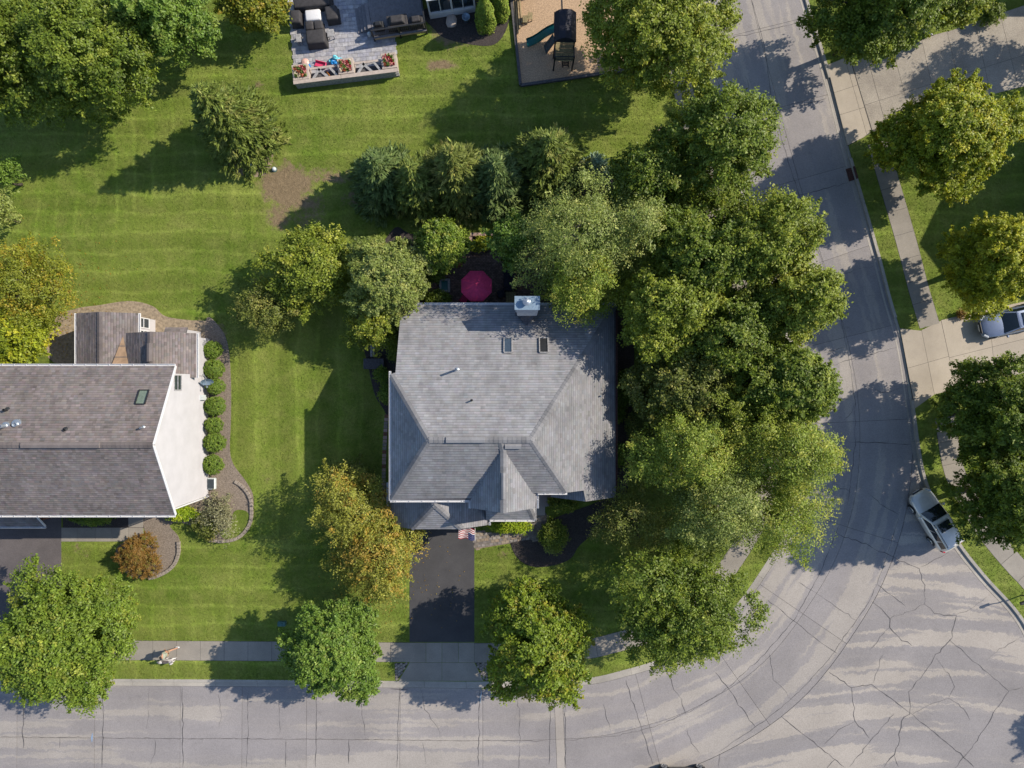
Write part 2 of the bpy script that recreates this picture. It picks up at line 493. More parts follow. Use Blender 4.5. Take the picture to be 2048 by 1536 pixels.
def lawn_material():
    m, nt, b = nmat("lawn_grass")
    g = NT(nt)
    p = g.pos()
    s = g.sep(p)
    big = g.noise(p, 0.12, 4, 0.6)
    c = g.mix(g.ramp(big, [(0.35, 0.0), (0.65, 1.0)]), (0.094, 0.146, 0.018), (0.150, 0.192, 0.033))
    mid = g.noise(p, 0.8, 5, 0.65)
    c = g.mix(g.ramp(mid, [(0.40, 0.0), (0.75, 0.55)]), c, (0.225, 0.230, 0.068))
    # dry / bare spots with their own outlines
    bare = None
    for (px, py, rx, ry, amt) in ((572, 372, 62, 52, 1.15), (560, 430, 34, 42, 0.8), (655, 352, 60, 22, 0.75), (610, 415, 60, 45, 0.7),
                                  (880, 130, 42, 14, 0.9), (905, 60, 50, 40, 1.0), (160, 1100, 22, 26, 0.55), (1010, 1110, 40, 18, 0.4),
                                  (515, 165, 30, 40, 0.45), (530, 950, 20, 30, 0.35), (1320, 262, 20, 18, 0.4), (395, 660, 60, 22, 1.0),
                                  (255, 1250, 14, 22, 0.9), (255, 1300, 18, 30, 0.9), (1240, 780, 22, 150, 1.1), (1240, 660, 40, 40, 1.0), (720, 395, 40, 30, 0.8)):
        q = G(px, py)
        dx = g.math('MULTIPLY', g.math('SUBTRACT', s[0], q.x), PPM / rx)
        dy = g.math('MULTIPLY', g.math('SUBTRACT', s[1], q.y), PPM / ry)
        d = g.math('SQRT', g.math('ADD', g.math('MULTIPLY', dx, dx), g.math('MULTIPLY', dy, dy)))
        d = g.math('MULTIPLY', g.math('SUBTRACT', 1.35, d, True), amt)
        bare = d if bare is None else g.math('MAXIMUM', bare, d)
    rag = g.math('ADD', bare, g.math('MULTIPLY', g.math('SUBTRACT', g.noise(p, 1.3, 7, 0.75), 0.5), 2.2))
    bf = g.ramp(rag, [(0.42, 0.0), (0.80, 1.0)])
    dirt = g.mix(g.noise(p, 3.0, 5, 0.7), (0.13, 0.095, 0.055), (0.27, 0.205, 0.125))
    # mowing stripes: sheen of bent blades painted into the grass colour as bands
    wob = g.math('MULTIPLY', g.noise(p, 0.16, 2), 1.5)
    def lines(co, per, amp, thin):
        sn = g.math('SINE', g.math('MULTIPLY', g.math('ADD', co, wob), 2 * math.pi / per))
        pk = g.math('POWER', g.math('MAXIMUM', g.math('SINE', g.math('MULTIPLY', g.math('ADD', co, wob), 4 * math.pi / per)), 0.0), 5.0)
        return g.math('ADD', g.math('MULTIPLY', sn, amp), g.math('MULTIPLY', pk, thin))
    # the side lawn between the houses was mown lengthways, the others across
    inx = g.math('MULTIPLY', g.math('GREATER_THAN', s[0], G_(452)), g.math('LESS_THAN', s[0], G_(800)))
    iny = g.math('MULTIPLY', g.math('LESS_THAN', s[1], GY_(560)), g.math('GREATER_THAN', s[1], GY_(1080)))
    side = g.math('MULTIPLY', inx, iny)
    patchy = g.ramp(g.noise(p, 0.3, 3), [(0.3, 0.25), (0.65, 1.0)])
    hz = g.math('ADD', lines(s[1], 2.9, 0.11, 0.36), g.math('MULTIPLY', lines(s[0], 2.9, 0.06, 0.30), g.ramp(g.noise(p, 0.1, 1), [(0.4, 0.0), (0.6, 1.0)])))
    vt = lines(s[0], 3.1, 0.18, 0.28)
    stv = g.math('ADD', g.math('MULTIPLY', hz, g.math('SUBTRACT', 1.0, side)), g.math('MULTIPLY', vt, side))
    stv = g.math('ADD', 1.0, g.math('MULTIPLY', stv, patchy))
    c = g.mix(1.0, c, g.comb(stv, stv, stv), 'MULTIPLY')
    c = g.mix(bf, c, dirt)
    f1 = g.ramp(g.noise(p, 5.0, 5, 0.8), [(0.25, 0.68), (0.75, 1.35)])
    c = g.mix(1.0, c, f1, 'MULTIPLY')
    f2 = g.ramp(g.noise(p, 22.0, 3, 0.8), [(0.25, 0.65), (0.75, 1.4)])
    c = g.mix(1.0, c, f2, 'MULTIPLY')
    g.link(c, b.inputs["Base Color"])
    b.inputs["Roughness"].default_value = 0.9
    b.inputs["Specular IOR Level"].default_value = 0.15
    h = g.math('ADD', g.noise(p, 16, 4, 0.8), g.math('MULTIPLY', g.noise(p, 3.5, 3), 0.8))
    g.link(g.bump(h, 0.9, 0.07), b.inputs["Normal"])
    return m
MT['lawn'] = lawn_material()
# ------------------------------------------------------------------ ground plan paths (photograph pixels on the ground)
class Path:
    def __init__(self, pts, n=10):
        self.p = catmull(pts, n)
        d = np.diff(self.p, axis=0)
        self.s = np.concatenate([[0], np.cumsum(np.hypot(d[:, 0], d[:, 1]))])
        t = np.gradient(self.p, axis=0)
        t /= np.hypot(t[:, 0], t[:, 1])[:, None]
        self.nr = np.stack([-t[:, 1], t[:, 0]], 1)
        self.L = self.s[-1]
    def at(self, s, d=0.0):
        x = np.interp(s, self.s, self.p[:, 0]); y = np.interp(s, self.s, self.p[:, 1])
        nx = np.interp(s, self.s, self.nr[:, 0]); ny = np.interp(s, self.s, self.nr[:, 1])
        l = np.hypot(nx, ny)
        return (x + nx / l * d, y + ny / l * d)
    def line(self, d, s0=None, s1=None, step=18):
        s0 = 0 if s0 is None else s0; s1 = self.L if s1 is None else s1
        n = max(2, int(abs(s1 - s0) / step) + 1)
        return [self.at(s, d) for s in np.linspace(s0, s1, n)]
    def near(self, x, y):
        return self.s[np.argmin((self.p[:, 0] - x) ** 2 + (self.p[:, 1] - y) ** 2)]
    def cell(self, s0, s1, d0, d1, step=18):
        return self.line(d0, s0, s1, step) + self.line(d1, s0, s1, step)[::-1]

LC = Path([(-500, 1366), (-200, 1370), (0, 1372), (400, 1374), (800, 1377), (1000, 1378), (1167, 1372), (1250, 1355), (1324, 1332), (1400, 1292),
           (1450, 1255), (1490, 1212), (1536, 1147), (1575, 1080), (1603, 1000), (1615, 920), (1615, 830), (1600, 730), (1570, 620), (1530, 500),
           (1490, 360), (1440, 175), (1418, 90), (1396, 0), (1370, -100), (1320, -300)])
RC = Path([(1520, -300), (1575, -90), (1601, 0), (1650, 165), (1690, 320), (1742, 500), (1768, 600), (1794, 690), (1812, 800), (1823, 880), (1833, 940),
           (1847, 985), (1870, 1030), (1913, 1101), (1966, 1167), (2016, 1221), (2046, 1265), (2066, 1320), (2076, 1400), (2072, 1480), (2055, 1560), (2010, 1660), (1940, 1750)])

def inset(poly, g):
    """shrink a polygon (px list) by g pixels"""
    n = len(poly); a = np.array(poly, float)
    area = sum(a[i][0] * a[(i + 1) % n][1] - a[(i + 1) % n][0] * a[i][1] for i in range(n))
    sg = 1 if area > 0 else -1
    out = []
    for i in range(n):
        p0, p1, p2 = a[i - 1], a[i], a[(i + 1) % n]
        e1 = p1 - p0; e2 = p2 - p1
        l1 = np.hypot(*e1); l2 = np.hypot(*e2)
        if l1 < 1e-6 or l2 < 1e-6: out.append(p1); continue
        n1 = np.array([-e1[1], e1[0]]) / l1 * sg; n2 = np.array([-e2[1], e2[0]]) / l2 * sg
        b = n1 + n2; bl = b @ b
        if bl < 0.2: out.append(p1 + n1 * g); continue
        out.append(p1 + b * (2 * g / bl))
    return out

def clip(poly, q, d, side):
    """keep the part of poly on one side of the line through q along d"""
    nx, ny = -d[1] * side, d[0] * side
    out = []
    for i in range(len(poly)):
        a = poly[i]; b = poly[(i + 1) % len(poly)]
        da = (a[0] - q[0]) * nx + (a[1] - q[1]) * ny
        db = (b[0] - q[0]) * nx + (b[1] - q[1]) * ny
        if da >= 0: out.append(a)
        if da * db < 0:
            t = da / (da - db)
            out.append((a[0] + (b[0] - a[0]) * t, a[1] + (b[1] - a[1]) * t))
    return out

def split(polys, lines):
    for (q, r) in lines:
        d = (r[0] - q[0], r[1] - q[1]); l = math.hypot(*d); d = (d[0] / l, d[1] / l)
        nw = []
        for p in polys:
            for sd in (1, -1):
                c = clip(p, q, d, sd)
                if len(c) >= 3:
                    ar = abs(sum(c[i][0] * c[(i + 1) % len(c)][1] - c[(i + 1) % len(c)][0] * c[i][1] for i in range(len(c)))) / 2
                    if ar > 25: nw.append(c)
        polys = nw
    return polys

def wpoly(poly):
    return [((x - 1024) / PPM, (768 - y) / PPM) for x, y in poly]

def slab(name, poly, z0, z1, mat, parent, gap=0.35, jit=0.0, bev=0.0):
    mb = MB()
    mb.prism(wpoly(inset(poly, gap)), z0, z1 + random.uniform(-jit, jit))
    return mb.build(name, mat, parent)

def set_run_uv(o, fn):
    me = o.data
    uv = me.uv_layers.new(name="run")
    off = root_offset(o)
    for lp in me.loops:
        co = me.vertices[lp.vertex_index].co
        uv.data[lp.index].uv = fn(co.x + off.x, co.y + off.y)

EXC = []      # areas (px polygons) where no grass grows

# ------------------------------------------------------------------ terrain and lawns
RZ = -0.12                                   # road surface
g0 = MB(); g0.prism([(-400, -400), (400, -400), (400, 400), (-400, 400)], -0.6, -0.2)
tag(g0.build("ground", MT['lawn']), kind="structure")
lawnA_px = LC.line(-15) + [(1200, -1200), (-1600, -1200), (-1600, 1350)]
lawnB_px = RC.line(-15) + [(3000, 1750), (3000, -1200), (1600, -1200)]
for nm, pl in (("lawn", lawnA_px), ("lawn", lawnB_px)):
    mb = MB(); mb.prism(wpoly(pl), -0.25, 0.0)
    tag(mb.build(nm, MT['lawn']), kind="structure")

# ------------------------------------------------------------------ road of concrete slabs
road = tag(empty("road", (0, 0, 0)), kind="structure")
bed_px = LC.line(2) + [(1700, -300), (2300, -300), (2300, 1800), (-500, 1800)]
mb = MB(); mb.prism(wpoly(bed_px), -0.19, RZ - 0.03)
mb.build("joint_filler", MT['roadbase'], road)
sj = [LC.near(x, 1374) for x in (-450, -280, -115, 45, 205, 363, 495, 632, 797, 960, 1100, 1131)]
s = sj[-1] + 150
while s < LC.L - 120:
    sj.append(s); s += random.choice((150, 165, 178))
sj.append(LC.L)
def lane_uv(x, y):
    px, py = x * PPM + 1024, 768 - y * PPM
    i = int(np.argmin((LC.p[:, 0] - px) ** 2 + (LC.p[:, 1] - py) ** 2))
    d = (px - LC.p[i, 0]) * LC.nr[i, 0] + (py - LC.p[i, 1]) * LC.nr[i, 1]
    t = (px - LC.p[i, 0]) * LC.nr[i, 1] - (py - LC.p[i, 1]) * LC.nr[i, 0]
    return ((LC.s[i] + t) / PPM, d / PPM)
for i in range(len(sj) - 1):
    for d0, d1 in ((0, 105), (105, 211)):
        patch = abs(sj[i + 1] - sj[i]) < 60
        o = slab("road_slab", LC.cell(sj[i], sj[i + 1], d0, d1, 14), RZ - 0.08, RZ, MT['road_patch'] if patch else MT['road'], road, 0.28, 0.002)
        if not patch: set_run_uv(o, lane_uv)
# the wide turn-out beside the bend
sA = LC.near(1000, 1378); sB = LC.near(1608, 880)
bulb_px = LC.line(211.4, sA, sB, 16) + RC.line(0, RC.near(1823, 880), RC.L - 40, 16)
o = slab("road_slab", bulb_px, RZ - 0.08, RZ - 0.001, MT['bulb'], road, 0.28)
def bulb_uv(x, y):
    px, py = x * PPM + 1024, 768 - y * PPM
    return ((px - 1840) / PPM, (py - 1300 - 0.00042 * (px - 1810) ** 2 + 40) / PPM + 30)
bm = bmesh.new(); bm.from_mesh(o.data)
bmesh.ops.triangulate(bm, faces=bm.faces)
bmesh.ops.subdivide_edges(bm, edges=[e for e in bm.edges if e.calc_length() > 1.0], cuts=6, use_grid_fill=True)
bm.to_mesh(o.data); bm.free()
set_run_uv(o, bulb_uv)

def ribbon(pts, w, z, jit=3.0, seed=0, step=9):
    """thin ragged crack along px points"""
    rnd = random.Random(seed)
    pl = [np.array(p, float) for p in pts]
    dense = []
    for a, b in zip(pl[:-1], pl[1:]):
        n = max(1, int(np.hypot(*(b - a)) / step))
        for k in range(n): dense.append(a + (b - a) * k / n)
    dense.append(pl[-1])
    for k in range(1, len(dense) - 1): dense[k] = dense[k] + np.array([rnd.gauss(0, jit * .5), rnd.gauss(0, jit * .5)])
    vs = []; fs = []
    for k, p in enumerate(dense):
        d = dense[min(k + 1, len(dense) - 1)] - dense[max(k - 1, 0)]
        l = max(np.hypot(*d), 1e-6); nrm = np.array([-d[1], d[0]]) / l
        ww = w * rnd.uniform(0.25, 1.35) * (0.35 if k in (0, len(dense) - 1) else 1)
        for sg in (-1, 1):
            q = p + nrm * ww * sg * .5
            vs.append((*wpoly([q])[0], z))
    for k in range(len(dense) - 1):
        fs.append((2 * k, 2 * k + 2, 2 * k + 3, 2 * k + 1))
    m = MB(); m.add(vs, [f[::-1] for f in fs])
    return m

CR = [  # cracks and sealed joints in the turn-out and lanes
    ([(1800, 1035), (1770, 1130), (1755, 1170), (1740, 1205), (1690, 1275), (1660, 1320), (1600, 1385), (1540, 1436), (1440, 1505)], 1.5, 1),
    ([(1680, 1070), (1760, 1100), (1790, 1117), (1840, 1136), (1850, 1180), (1851, 1210)], 2.2, 3),
    ([(1851, 1210), (1870, 1228), (1890, 1233), (1915, 1232)], 2.4, 2), ([(1845, 1134), (1900, 1105)], 1.6, 2),
    ([(1745, 1204), (1765, 1218), (1780, 1240), (1781, 1257), (1805, 1280), (1826, 1293)], 2.6, 2), ([(1780, 1258), (1755, 1285), (1740, 1302)], 1.9, 2),
    ([(1780, 1240), (1850, 1210)], 1.2, 3), ([(1915, 1232), (1905, 1275), (1870, 1320), (1820, 1386), (1823, 1405), (1821, 1428), (1805, 1445), (1800, 1480), (1790, 1512), (1770, 1536)], 2.4, 2.5),
    ([(1790, 1512), (1799, 1536)], 2.0, 2), ([(1915, 1230), (1950, 1215), (1975, 1195)], 1.2, 2), ([(1900, 1280), (1940, 1315), (2020, 1384)], 2.0, 1.5),
    ([(2046, 1275), (1985, 1310), (1975, 1322)], 1.1, 2), ([(2022, 1382), (2000, 1412), (1950, 1490), (1910, 1540)], 2.0, 1.5), ([(2022, 1382), (2048, 1376)], 1.5, 1),
    ([(1660, 1346), (1705, 1376), (1745, 1370), (1820, 1426), (1900, 1490), (1950, 1536)], 2.6, 1.5), ([(1705, 1376), (1708, 1430), (1712, 1445), (1740, 1478)], 2.4, 2),
    ([(1712, 1444), (1680, 1460), (1650, 1490)], 1.2, 2), ([(1790, 1430), (1750, 1475), (1700, 1536)], 1.6, 2), ([(1565, 1435), (1620, 1480), (1690, 1536)], 2.4, 1),
    ([(1672, 1520), (1650, 1545)], 1.6, 1), ([(1746, 1371), (1755, 1345), (1768, 1310)], 1.1, 2), ([(1875, 1318), (1905, 1358), (1910, 1375), (1900, 1398)], 1.2, 2),
    ([(1900, 1398), (1930, 1420), (1942, 1442)], 1.4, 2), ([(1900, 1398), (1850, 1415), (1826, 1430)], 1.1, 2), ([(1756, 1170), (1790, 1195), (1813, 1214)], 1.8, 1),
    ([(1536, 1200), (1588, 1242), (1640, 1284), (1676, 1308)], 2.0, 1), ([(1598, 1165), (1630, 1185), (1680, 1220), (1715, 1242)], 1.3, 1.5),
    ([(1680, 1070), (1665, 1060)], 1.5, 1), ([(1540, 1308), (1545, 1340), (1550, 1360), (1586, 1400)], 1.2, 2),
    ([(1252, 1362), (1265, 1400), (1280, 1447), (1295, 1490), (1306, 1530)], 2.2, 1.5), ([(1334, 1340), (1345, 1370), (1365, 1410), (1372, 1430)], 1.6, 2),
    ([(1432, 1346), (1460, 1380), (1490, 1425), (1512, 1455)], 1.9, 1.5), ([(1207, 1410), (1216, 1440), (1221, 1460)], 1.4, 2), ([(1375, 1462), (1385, 1490), (1400, 1508)], 1.2, 2),
    ([(1100, 1402), (1100, 1470), (1098, 1530)], 2.2, 1.5), ([(1131, 1392), (1131, 1480), (1130, 1536)], 2.0, 2.0), ([(1036, 1400), (1040, 1470), (1037, 1540)], 1.2, 2),
    ([(960, 1378), (958, 1430), (956, 1536)], 2.0, 1.5), ([(799, 1377), (797, 1430), (793, 1536)], 2.0, 1), ([(632, 1378), (632, 1450), (630, 1536)], 2.0, 1),
    ([(720, 1390), (722, 1430), (729, 1472)], 1.4, 2), ([(697, 1480), (697, 1530)], 2.4, 1), ([(571, 1480), (570, 1536)], 2.0, 1.5), ([(840, 1378), (850, 1420), (875, 1455), (880, 1480)], 1.3, 2),
    ([(557, 1400), (558, 1470)], 1.1, 1.5), ([(845, 1485), (852, 1530)], 1.1, 2), ([(495, 1380), (494, 1480), (492, 1536)], 1.7, 1), ([(363, 1376), (364, 1450), (364, 1536)], 2.4, 1.5),
    ([(297, 1378), (294, 1420), (291, 1460)], 1.2, 2), ([(435, 1390), (440, 1430), (437, 1460)], 1.2, 2), ([(205, 1378), (204, 1450), (202, 1536)], 2.2, 1), ([(45, 1400), (43, 1470), (44, 1500)], 2.4, 1.5),
    ([(118, 1475), (117, 1497)], 2.0, 1), ([(0, 1475), (200, 1477), (420, 1479), (640, 1480), (900, 1483), (1090, 1483)], 1.2, 1.2), ([(308, 1480), (310, 1500), (300, 1530)], 1.3, 2),
    ([(1132, 1482), (1230, 1474), (1310, 1455), (1390, 1420), (1460, 1375)], 1.2, 1.5), ([(1460, 1375), (1530, 1310), (1590, 1240), (1640, 1150), (1680, 1050)], 1.6, 1),
    ([(1696, 1010), (1706, 940), (1712, 890), (1712, 800), (1700, 720), (1683, 640), (1660, 560), (1620, 450), (1580, 330), (1545, 200), (1530, 90), (1505, 0)], 1.5, 1.2),
    ([(1700, 885), (1760, 886), (1822, 889)], 2.4, 1), ([(1665, 730), (1700, 720), (1770, 702), (1795, 695)], 1.9, 1.5), ([(1650, 705), (1690, 694)], 1.4, 1.5), ([(1720, 686), (1748, 680)], 1.2, 1.5),
    ([(1750, 778), (1765, 785), (1785, 783), (1808, 772)], 1.3, 1), ([(1712, 805), (1706, 822), (1690, 840)], 1.6, 1.5), ([(1675, 552), (1710, 540), (1748, 532)], 1.6, 1.5),
    ([(1676, 795), (1700, 800)], 1.1, 1.5), ([(1560, 400), (1620, 385), (1698, 365)], 1.8, 1.5), ([(1550, 224), (1600, 210), (1655, 195)], 1.5, 1.5), ([(1465, 75), (1530, 60), (1605, 42)], 1.6, 1.5),
    ([(1475, 190), (1500, 170), (1490, 150)], 1.2, 2), ([(1735, 592), (1752, 590)], 1.2, 1), ([(1668, 975), (1690, 978), (1703, 986)], 1.8, 2), ([(1742, 990), (1770, 1015), (1800, 1030)], 1.6, 2),
    ([(1540, 1130), (1556, 1100)], 1.0, 1), ([(970, 1372), (965, 1385), (963, 1400)], 2.2, 1), ([(780, 1379), (815, 1380)], 3.0, 1.5), ([(1508, 1180), (1530, 1196)], 1.2, 1), ([(1440, 1510), (1438, 1536)], 1.6, 2),
]
for i, (pts, w, jt) in enumerate(CR):
    ribbon(pts, w * 0.6, RZ + 0.006, jt * 1.3, i).build("crack", MT['crack'], road)
# faint locator paint
for pts, c in (([(183, 1468), (182, 1486)], (0.25, 0.35, 0.5)), ([(963, 1384), (960, 1408)], (0.28, 0.36, 0.42))):
    ribbon(pts, 2.6, RZ + 0.008, 1.0, 5).build("paint_mark", simple("blue_marking_paint", c, 0.8), road)

# ------------------------------------------------------------------ kerbs
def curb(path, side, s0, s1, flat=()):
    root = tag(empty("kerb"), kind="structure")
    step = 82
    n = int((s1 - s0) / step)
    for i in range(n):
        a = s0 + (s1 - s0) * i / n; b = s0 + (s1 - s0) * (i + 1) / n
        mid = path.at((a + b) / 2)
        low = any(abs(mid[0] - fx) < fr and abs(mid[1] - fy) < fr2 for fx, fy, fr, fr2 in flat)
        h = RZ + (0.045 if low else 0.125)
        prof = [(0.3, RZ - 0.08), (0.3, RZ + 0.008), (8.8, RZ - 0.012), (9.6, h), (15.2, h + 0.003), (15.2, RZ - 0.08)]
        a += 0.2; b -= 0.2
        m = MB(); k = max(2, int((b - a) / 16) + 1); vs = []
        for s_ in np.linspace(a, b, k):
            for d, z in prof:
                x, y = path.at(s_, -d)
                vs.append((*wpoly([(x, y)])[0], z))
        npf = len(prof); fs = []
        for q in range(k - 1):
            for j in range(npf):
                fs.append((q * npf + j, q * npf + (j + 1) % npf, (q + 1) * npf + (j + 1) % npf, (q + 1) * npf + j))
        fs.append(tuple(range(npf))); fs.append(tuple((k - 1) * npf + j for j in range(npf))[::-1])
        m.add(vs, fs)
        o = m.build("kerb_section", MT['curb'], root)
        bm = bmesh.new(); bm.from_mesh(o.data); bmesh.ops.recalc_face_normals(bm, faces=bm.faces); bm.to_mesh(o.data); bm.free()
    return root
curb(LC, 1, LC.near(-400, 1368), LC.L - 10, [(882, 1377, 90, 60)])
curb(RC, 1, 60, RC.L - 60, [(1675, 210, 40, 75), (1812, 740, 40, 85)])

# ------------------------------------------------------------------ sidewalks
walk = tag(empty("sidewalk"), kind="structure")
def walk_strip(path, s0, s1, d0, d1, step, parent, mat, z=0.012):
    n = max(1, int(round((s1 - s0) / step)))
    mb = MB(); mb.prism(wpoly(path.cell(s0, s1, d0 - .3, d1 + .3, 24)), -0.05, 0.004); mb.build('joint_bed', MT['roadbase'], parent)
    for i in range(n):
        a = s0 + (s1 - s0) * i / n; b = s0 + (s1 - s0) * (i + 1) / n
        poly = path.cell(a, b, d0, d1, 24)
        slab("sidewalk_slab", poly, -0.06, z, mat, parent, 0.3, 0.004)
    EXC.append(path.cell(s0, s1, d0, d1, 24))
walk_strip(LC, LC.near(-300, 1368), LC.near(819, 1377), -92, -53, 47.5, walk, MT['walk'])
walk_strip(LC, LC.near(950, 1378), LC.L - 200, -92, -53, 52, walk, MT['walk'])
walk2 = tag(empty("sidewalk"), kind="structure")
walk_strip(RC, RC.near(1690, 300), RC.near(1790, 668), -93, -52, 46, walk2, MT['walk'])
walk_strip(RC, RC.near(1818, 845), RC.L - 300, -93, -52, 52, walk2, MT['walk'])

# ------------------------------------------------------------------ driveways
dr = tag(empty("driveway"), kind="structure")          # dark sealed drive of the grey house
slab("asphalt_sheet", [(819, 1030), (949, 1030), (949, 1284), (819, 1284)], -0.06, 0.016, MT['asphalt'], dr, 0.3)
EXC.append([(815, 1025), (952, 1025), (952, 1284), (815, 1284)])
ap = split([[(819, 1285), (949, 1285), (949, 1325), (819, 1325)]], [((852, 1200), (852, 1400)), ((884, 1200), (884, 1400)), ((917, 1200), (917, 1400))])
ap += split([[(819, 1325), (949, 1325), (967, 1362), (797, 1362)]], [((884, 1200), (884, 1400))])
for p in ap: slab("apron_slab", p, -0.06, 0.012, MT['walk'], dr, 0.3, 0.002)
EXC.append([(790, 1283), (973, 1283), (975, 1364), (787, 1364)])
rngp = random.Random(3)
def pavers(name, poly_px, size, mat, parent, z=0.02, ang=0.0, gapm=0.012, var=0.2, aspect=1.6, tints=None):
    """small paving stones clipped to an outline, joined as one part"""
    wp = wpoly(poly_px)
    xs = [p[0] for p in wp]; ys = [p[1] for p in wp]
    cx, cy = sum(xs) / len(xs), sum(ys) / len(ys)
    R = max(math.hypot(x - cx, y - cy) for x, y in wp)
    ca, sa = math.cos(ang), math.sin(ang)
    V = []; C = []
    h = size / aspect
    rows = int(R / h) + 1; colsn = int(R / size) + 1
    for r in range(-rows, rows + 1):
        off = (r % 2) * 0.5 * size
        for c in range(-colsn, colsn + 1):
            u, v = c * size + off, r * h
            x, y = cx + u * ca - v * sa, cy + u * sa + v * ca
            if not inside(wp, x, y): continue
            t = rngp.uniform(1 - var, 1 + var)
            tt = np.array([t, t, t]) * (np.array(rngp.choice(tints)) if tints else 1)
            zz = z + rngp.uniform(-0.004, 0.004)
            a, b = size / 2 - gapm, h / 2 - gapm
            q = [(u + du, v + dv) for du, dv in ((-a, -b), (a, -b), (a, b), (-a, b))]
            top = [(cx + uu * ca - vv * sa, cy + uu * sa + vv * ca, zz) for uu, vv in q]
            bot = [(p[0], p[1], zz - 0.03) for p in top]
            V.append(top); C.append(tt)
            for k in range(4):
                V.append([top[k], bot[k], bot[(k + 1) % 4], top[(k + 1) % 4]]); C.append(tt)
    off = root_offset(parent)
    V = np.array(V) - np.array(off)
    o = fast_quads(name, V, mat, np.array(C), parent=parent)
    o["kind"] = "stuff"
    return o

def inside(poly, x, y):
    c = False; n = len(poly); j = n - 1
    for i in range(n):
        xi, yi = poly[i]; xj, yj = poly[j]
        if (yi > y) != (yj > y) and x < (xj - xi) * (y - yi) / (yj - yi) + xi: c = not c
        j = i
    return c
for tri in ([(790, 1326), (817, 1326), (795, 1360), (790, 1360)], [(951, 1326), (974, 1326), (974, 1362), (970, 1362)]):
    mb = MB(); mb.prism(wpoly(tri), -0.05, 0.004); mb.build("flare_bed", MT['roadbase'], dr)
    pavers("flare_stones", tri, 0.22, MT['paver'], dr, 0.03, 0.6, var=0.3, aspect=1.2)

drl = tag(empty("driveway"), kind="structure")         # worn drive of the white-gabled house
slab("asphalt_sheet", [(-300, 1010), (123, 1010), (123, 1180), (120, 1284), (-300, 1284)], -0.06, 0.014, MT['asphalt2'], drl, 0.3)
EXC.append([(-300, 1010), (126, 1010), (123, 1284), (-300, 1284)])

drt = tag(empty("driveway"), kind="structure")         # wide aggregate drive, top right
D1 = [(1653, 128), (1690, 118), (1760, 122), (1830, 88), (1858, 72), (1905, 60), (1990, 30), (2200, -40), (2300, 110), (2048, 173), (1960, 195), (1830, 232), (1752, 262), (1728, 275), (1695, 293)]
main = [(1699, 112), (1760, 122), (1830, 88), (1858, 72), (1905, 60), (1990, 30), (2200, -40), (2300, 110), (2048, 173), (1960, 195), (1830, 232), (1768, 256), (1744, 260)]
lines = [((1725, 82), (1775, 262)), ((1786, 100), (1825, 250)), ((1843, 78), (1862, 165)), ((1893, 60), (1930, 215)), ((1950, 45), (1985, 205)), ((2003, 40), (2040, 190)), ((2060, 20), (2095, 180)), ((1746, 205), (2010, 122)), ((2000, 82), (2048, 70))]
for k, p in enumerate(split([main], lines[:8])):
    slab("driveway_slab", p, -0.06, 0.012, MT['aggr'], drt, 0.3, 0.002)
for p in split([[(1654, 130), (1698, 112), (1743, 262), (1727, 275), (1695, 291)]], [((1655, 190), (1745, 160)), ((1672, 232), (1760, 205)), ((1690, 118), (1733, 268))]):
    slab("apron_slab", p, -0.06, 0.01, MT['drive'], drt, 0.3, 0.002)
EXC.append(D1)
mb = MB(); mb.prism(wpoly(inset(D1, 1)), -0.05, 0.003); mb.build('joint_bed', MT['roadbase'], drt)

dr2 = tag(empty("driveway"), kind="structure")         # beige drive with the parked car
D2 = [(1799, 655), (1840, 662), (1882, 640), (1960, 622), (2048, 603), (2300, 545), (2300, 690), (2048, 746), (1985, 762), (1912, 779), (1868, 790), (1829, 819)]
b2 = [(1882, 640), (1960, 622), (2048, 603), (2300, 545), (2300, 690), (2048, 746), (1985, 762), (1912, 779)]
for p in split([b2], [((1975, 600), (1993, 780)), ((2090, 560), (2110, 760)), ((1880, 720), (2048, 678))]):
    slab("driveway_slab", p, -0.06, 0.012, MT['drive'], dr2, 0.3, 0.002)
for p in split([[(1800, 657), (1841, 661), (1882, 641), (1912, 778), (1869, 789), (1830, 817)]], [((1820, 735), (1900, 712)), ((1842, 655), (1870, 795))]):
    slab("apron_slab", p, -0.06, 0.01, MT['drive'], dr2, 0.3, 0.002)
EXC.append(D2)
mb = MB(); mb.prism(wpoly(inset(D2, 1)), -0.05, 0.003); mb.build('joint_bed', MT['roadbase'], dr2)

# ------------------------------------------------------------------ planting beds
def bedding(name, pts, mat, z=0.02, closed=True, n=6):
    p = [tuple(q) for q in catmull(pts, n, closed)]
    mb = MB(); mb.prism(wpoly(p), -0.06, z)
    o = mb.build(name, mat)
    EXC.append(p)
    return tag(o, kind="structure")
bedding("planting_bed", [(412, 640), (440, 655), (456, 690), (462, 760), (462, 840), (460, 900), (468, 930), (490, 960), (506, 990), (504, 1030), (490, 1060), (460, 1080), (425, 1082), (400, 1060), (360, 1045), (340, 1052), (358, 1075), (358, 1110), (335, 1140), (300, 1156), (262, 1152), (240, 1130), (232, 1100), (250, 1085), (290, 1085), (288, 1030), (330, 1000), (400, 985), (412, 900), (412, 760)], MT['mulchgrey'], 0.02)
bedding("planting_bed", [(110, 640), (150, 618), (200, 610), (260, 602), (305, 612), (330, 632), (375, 640), (420, 645), (430, 680), (400, 700), (300, 720), (108, 725)], MT['drydirt'], 0.016)
bedding("planting_bed", [(1022, 1078), (1060, 1070), (1100, 1040), (1180, 1010), (1232, 990), (1250, 1040), (1200, 1060), (1160, 1090), (1140, 1118), (1100, 1132), (1060, 1132), (1032, 1112)], MT['mulch'], 0.02)
bedding("planting_bed", [(728, 690), (745, 680), (800, 690), (808, 760), (790, 800), (785, 850), (768, 820), (750, 790), (738, 740)], MT['mulch'], 0.02)
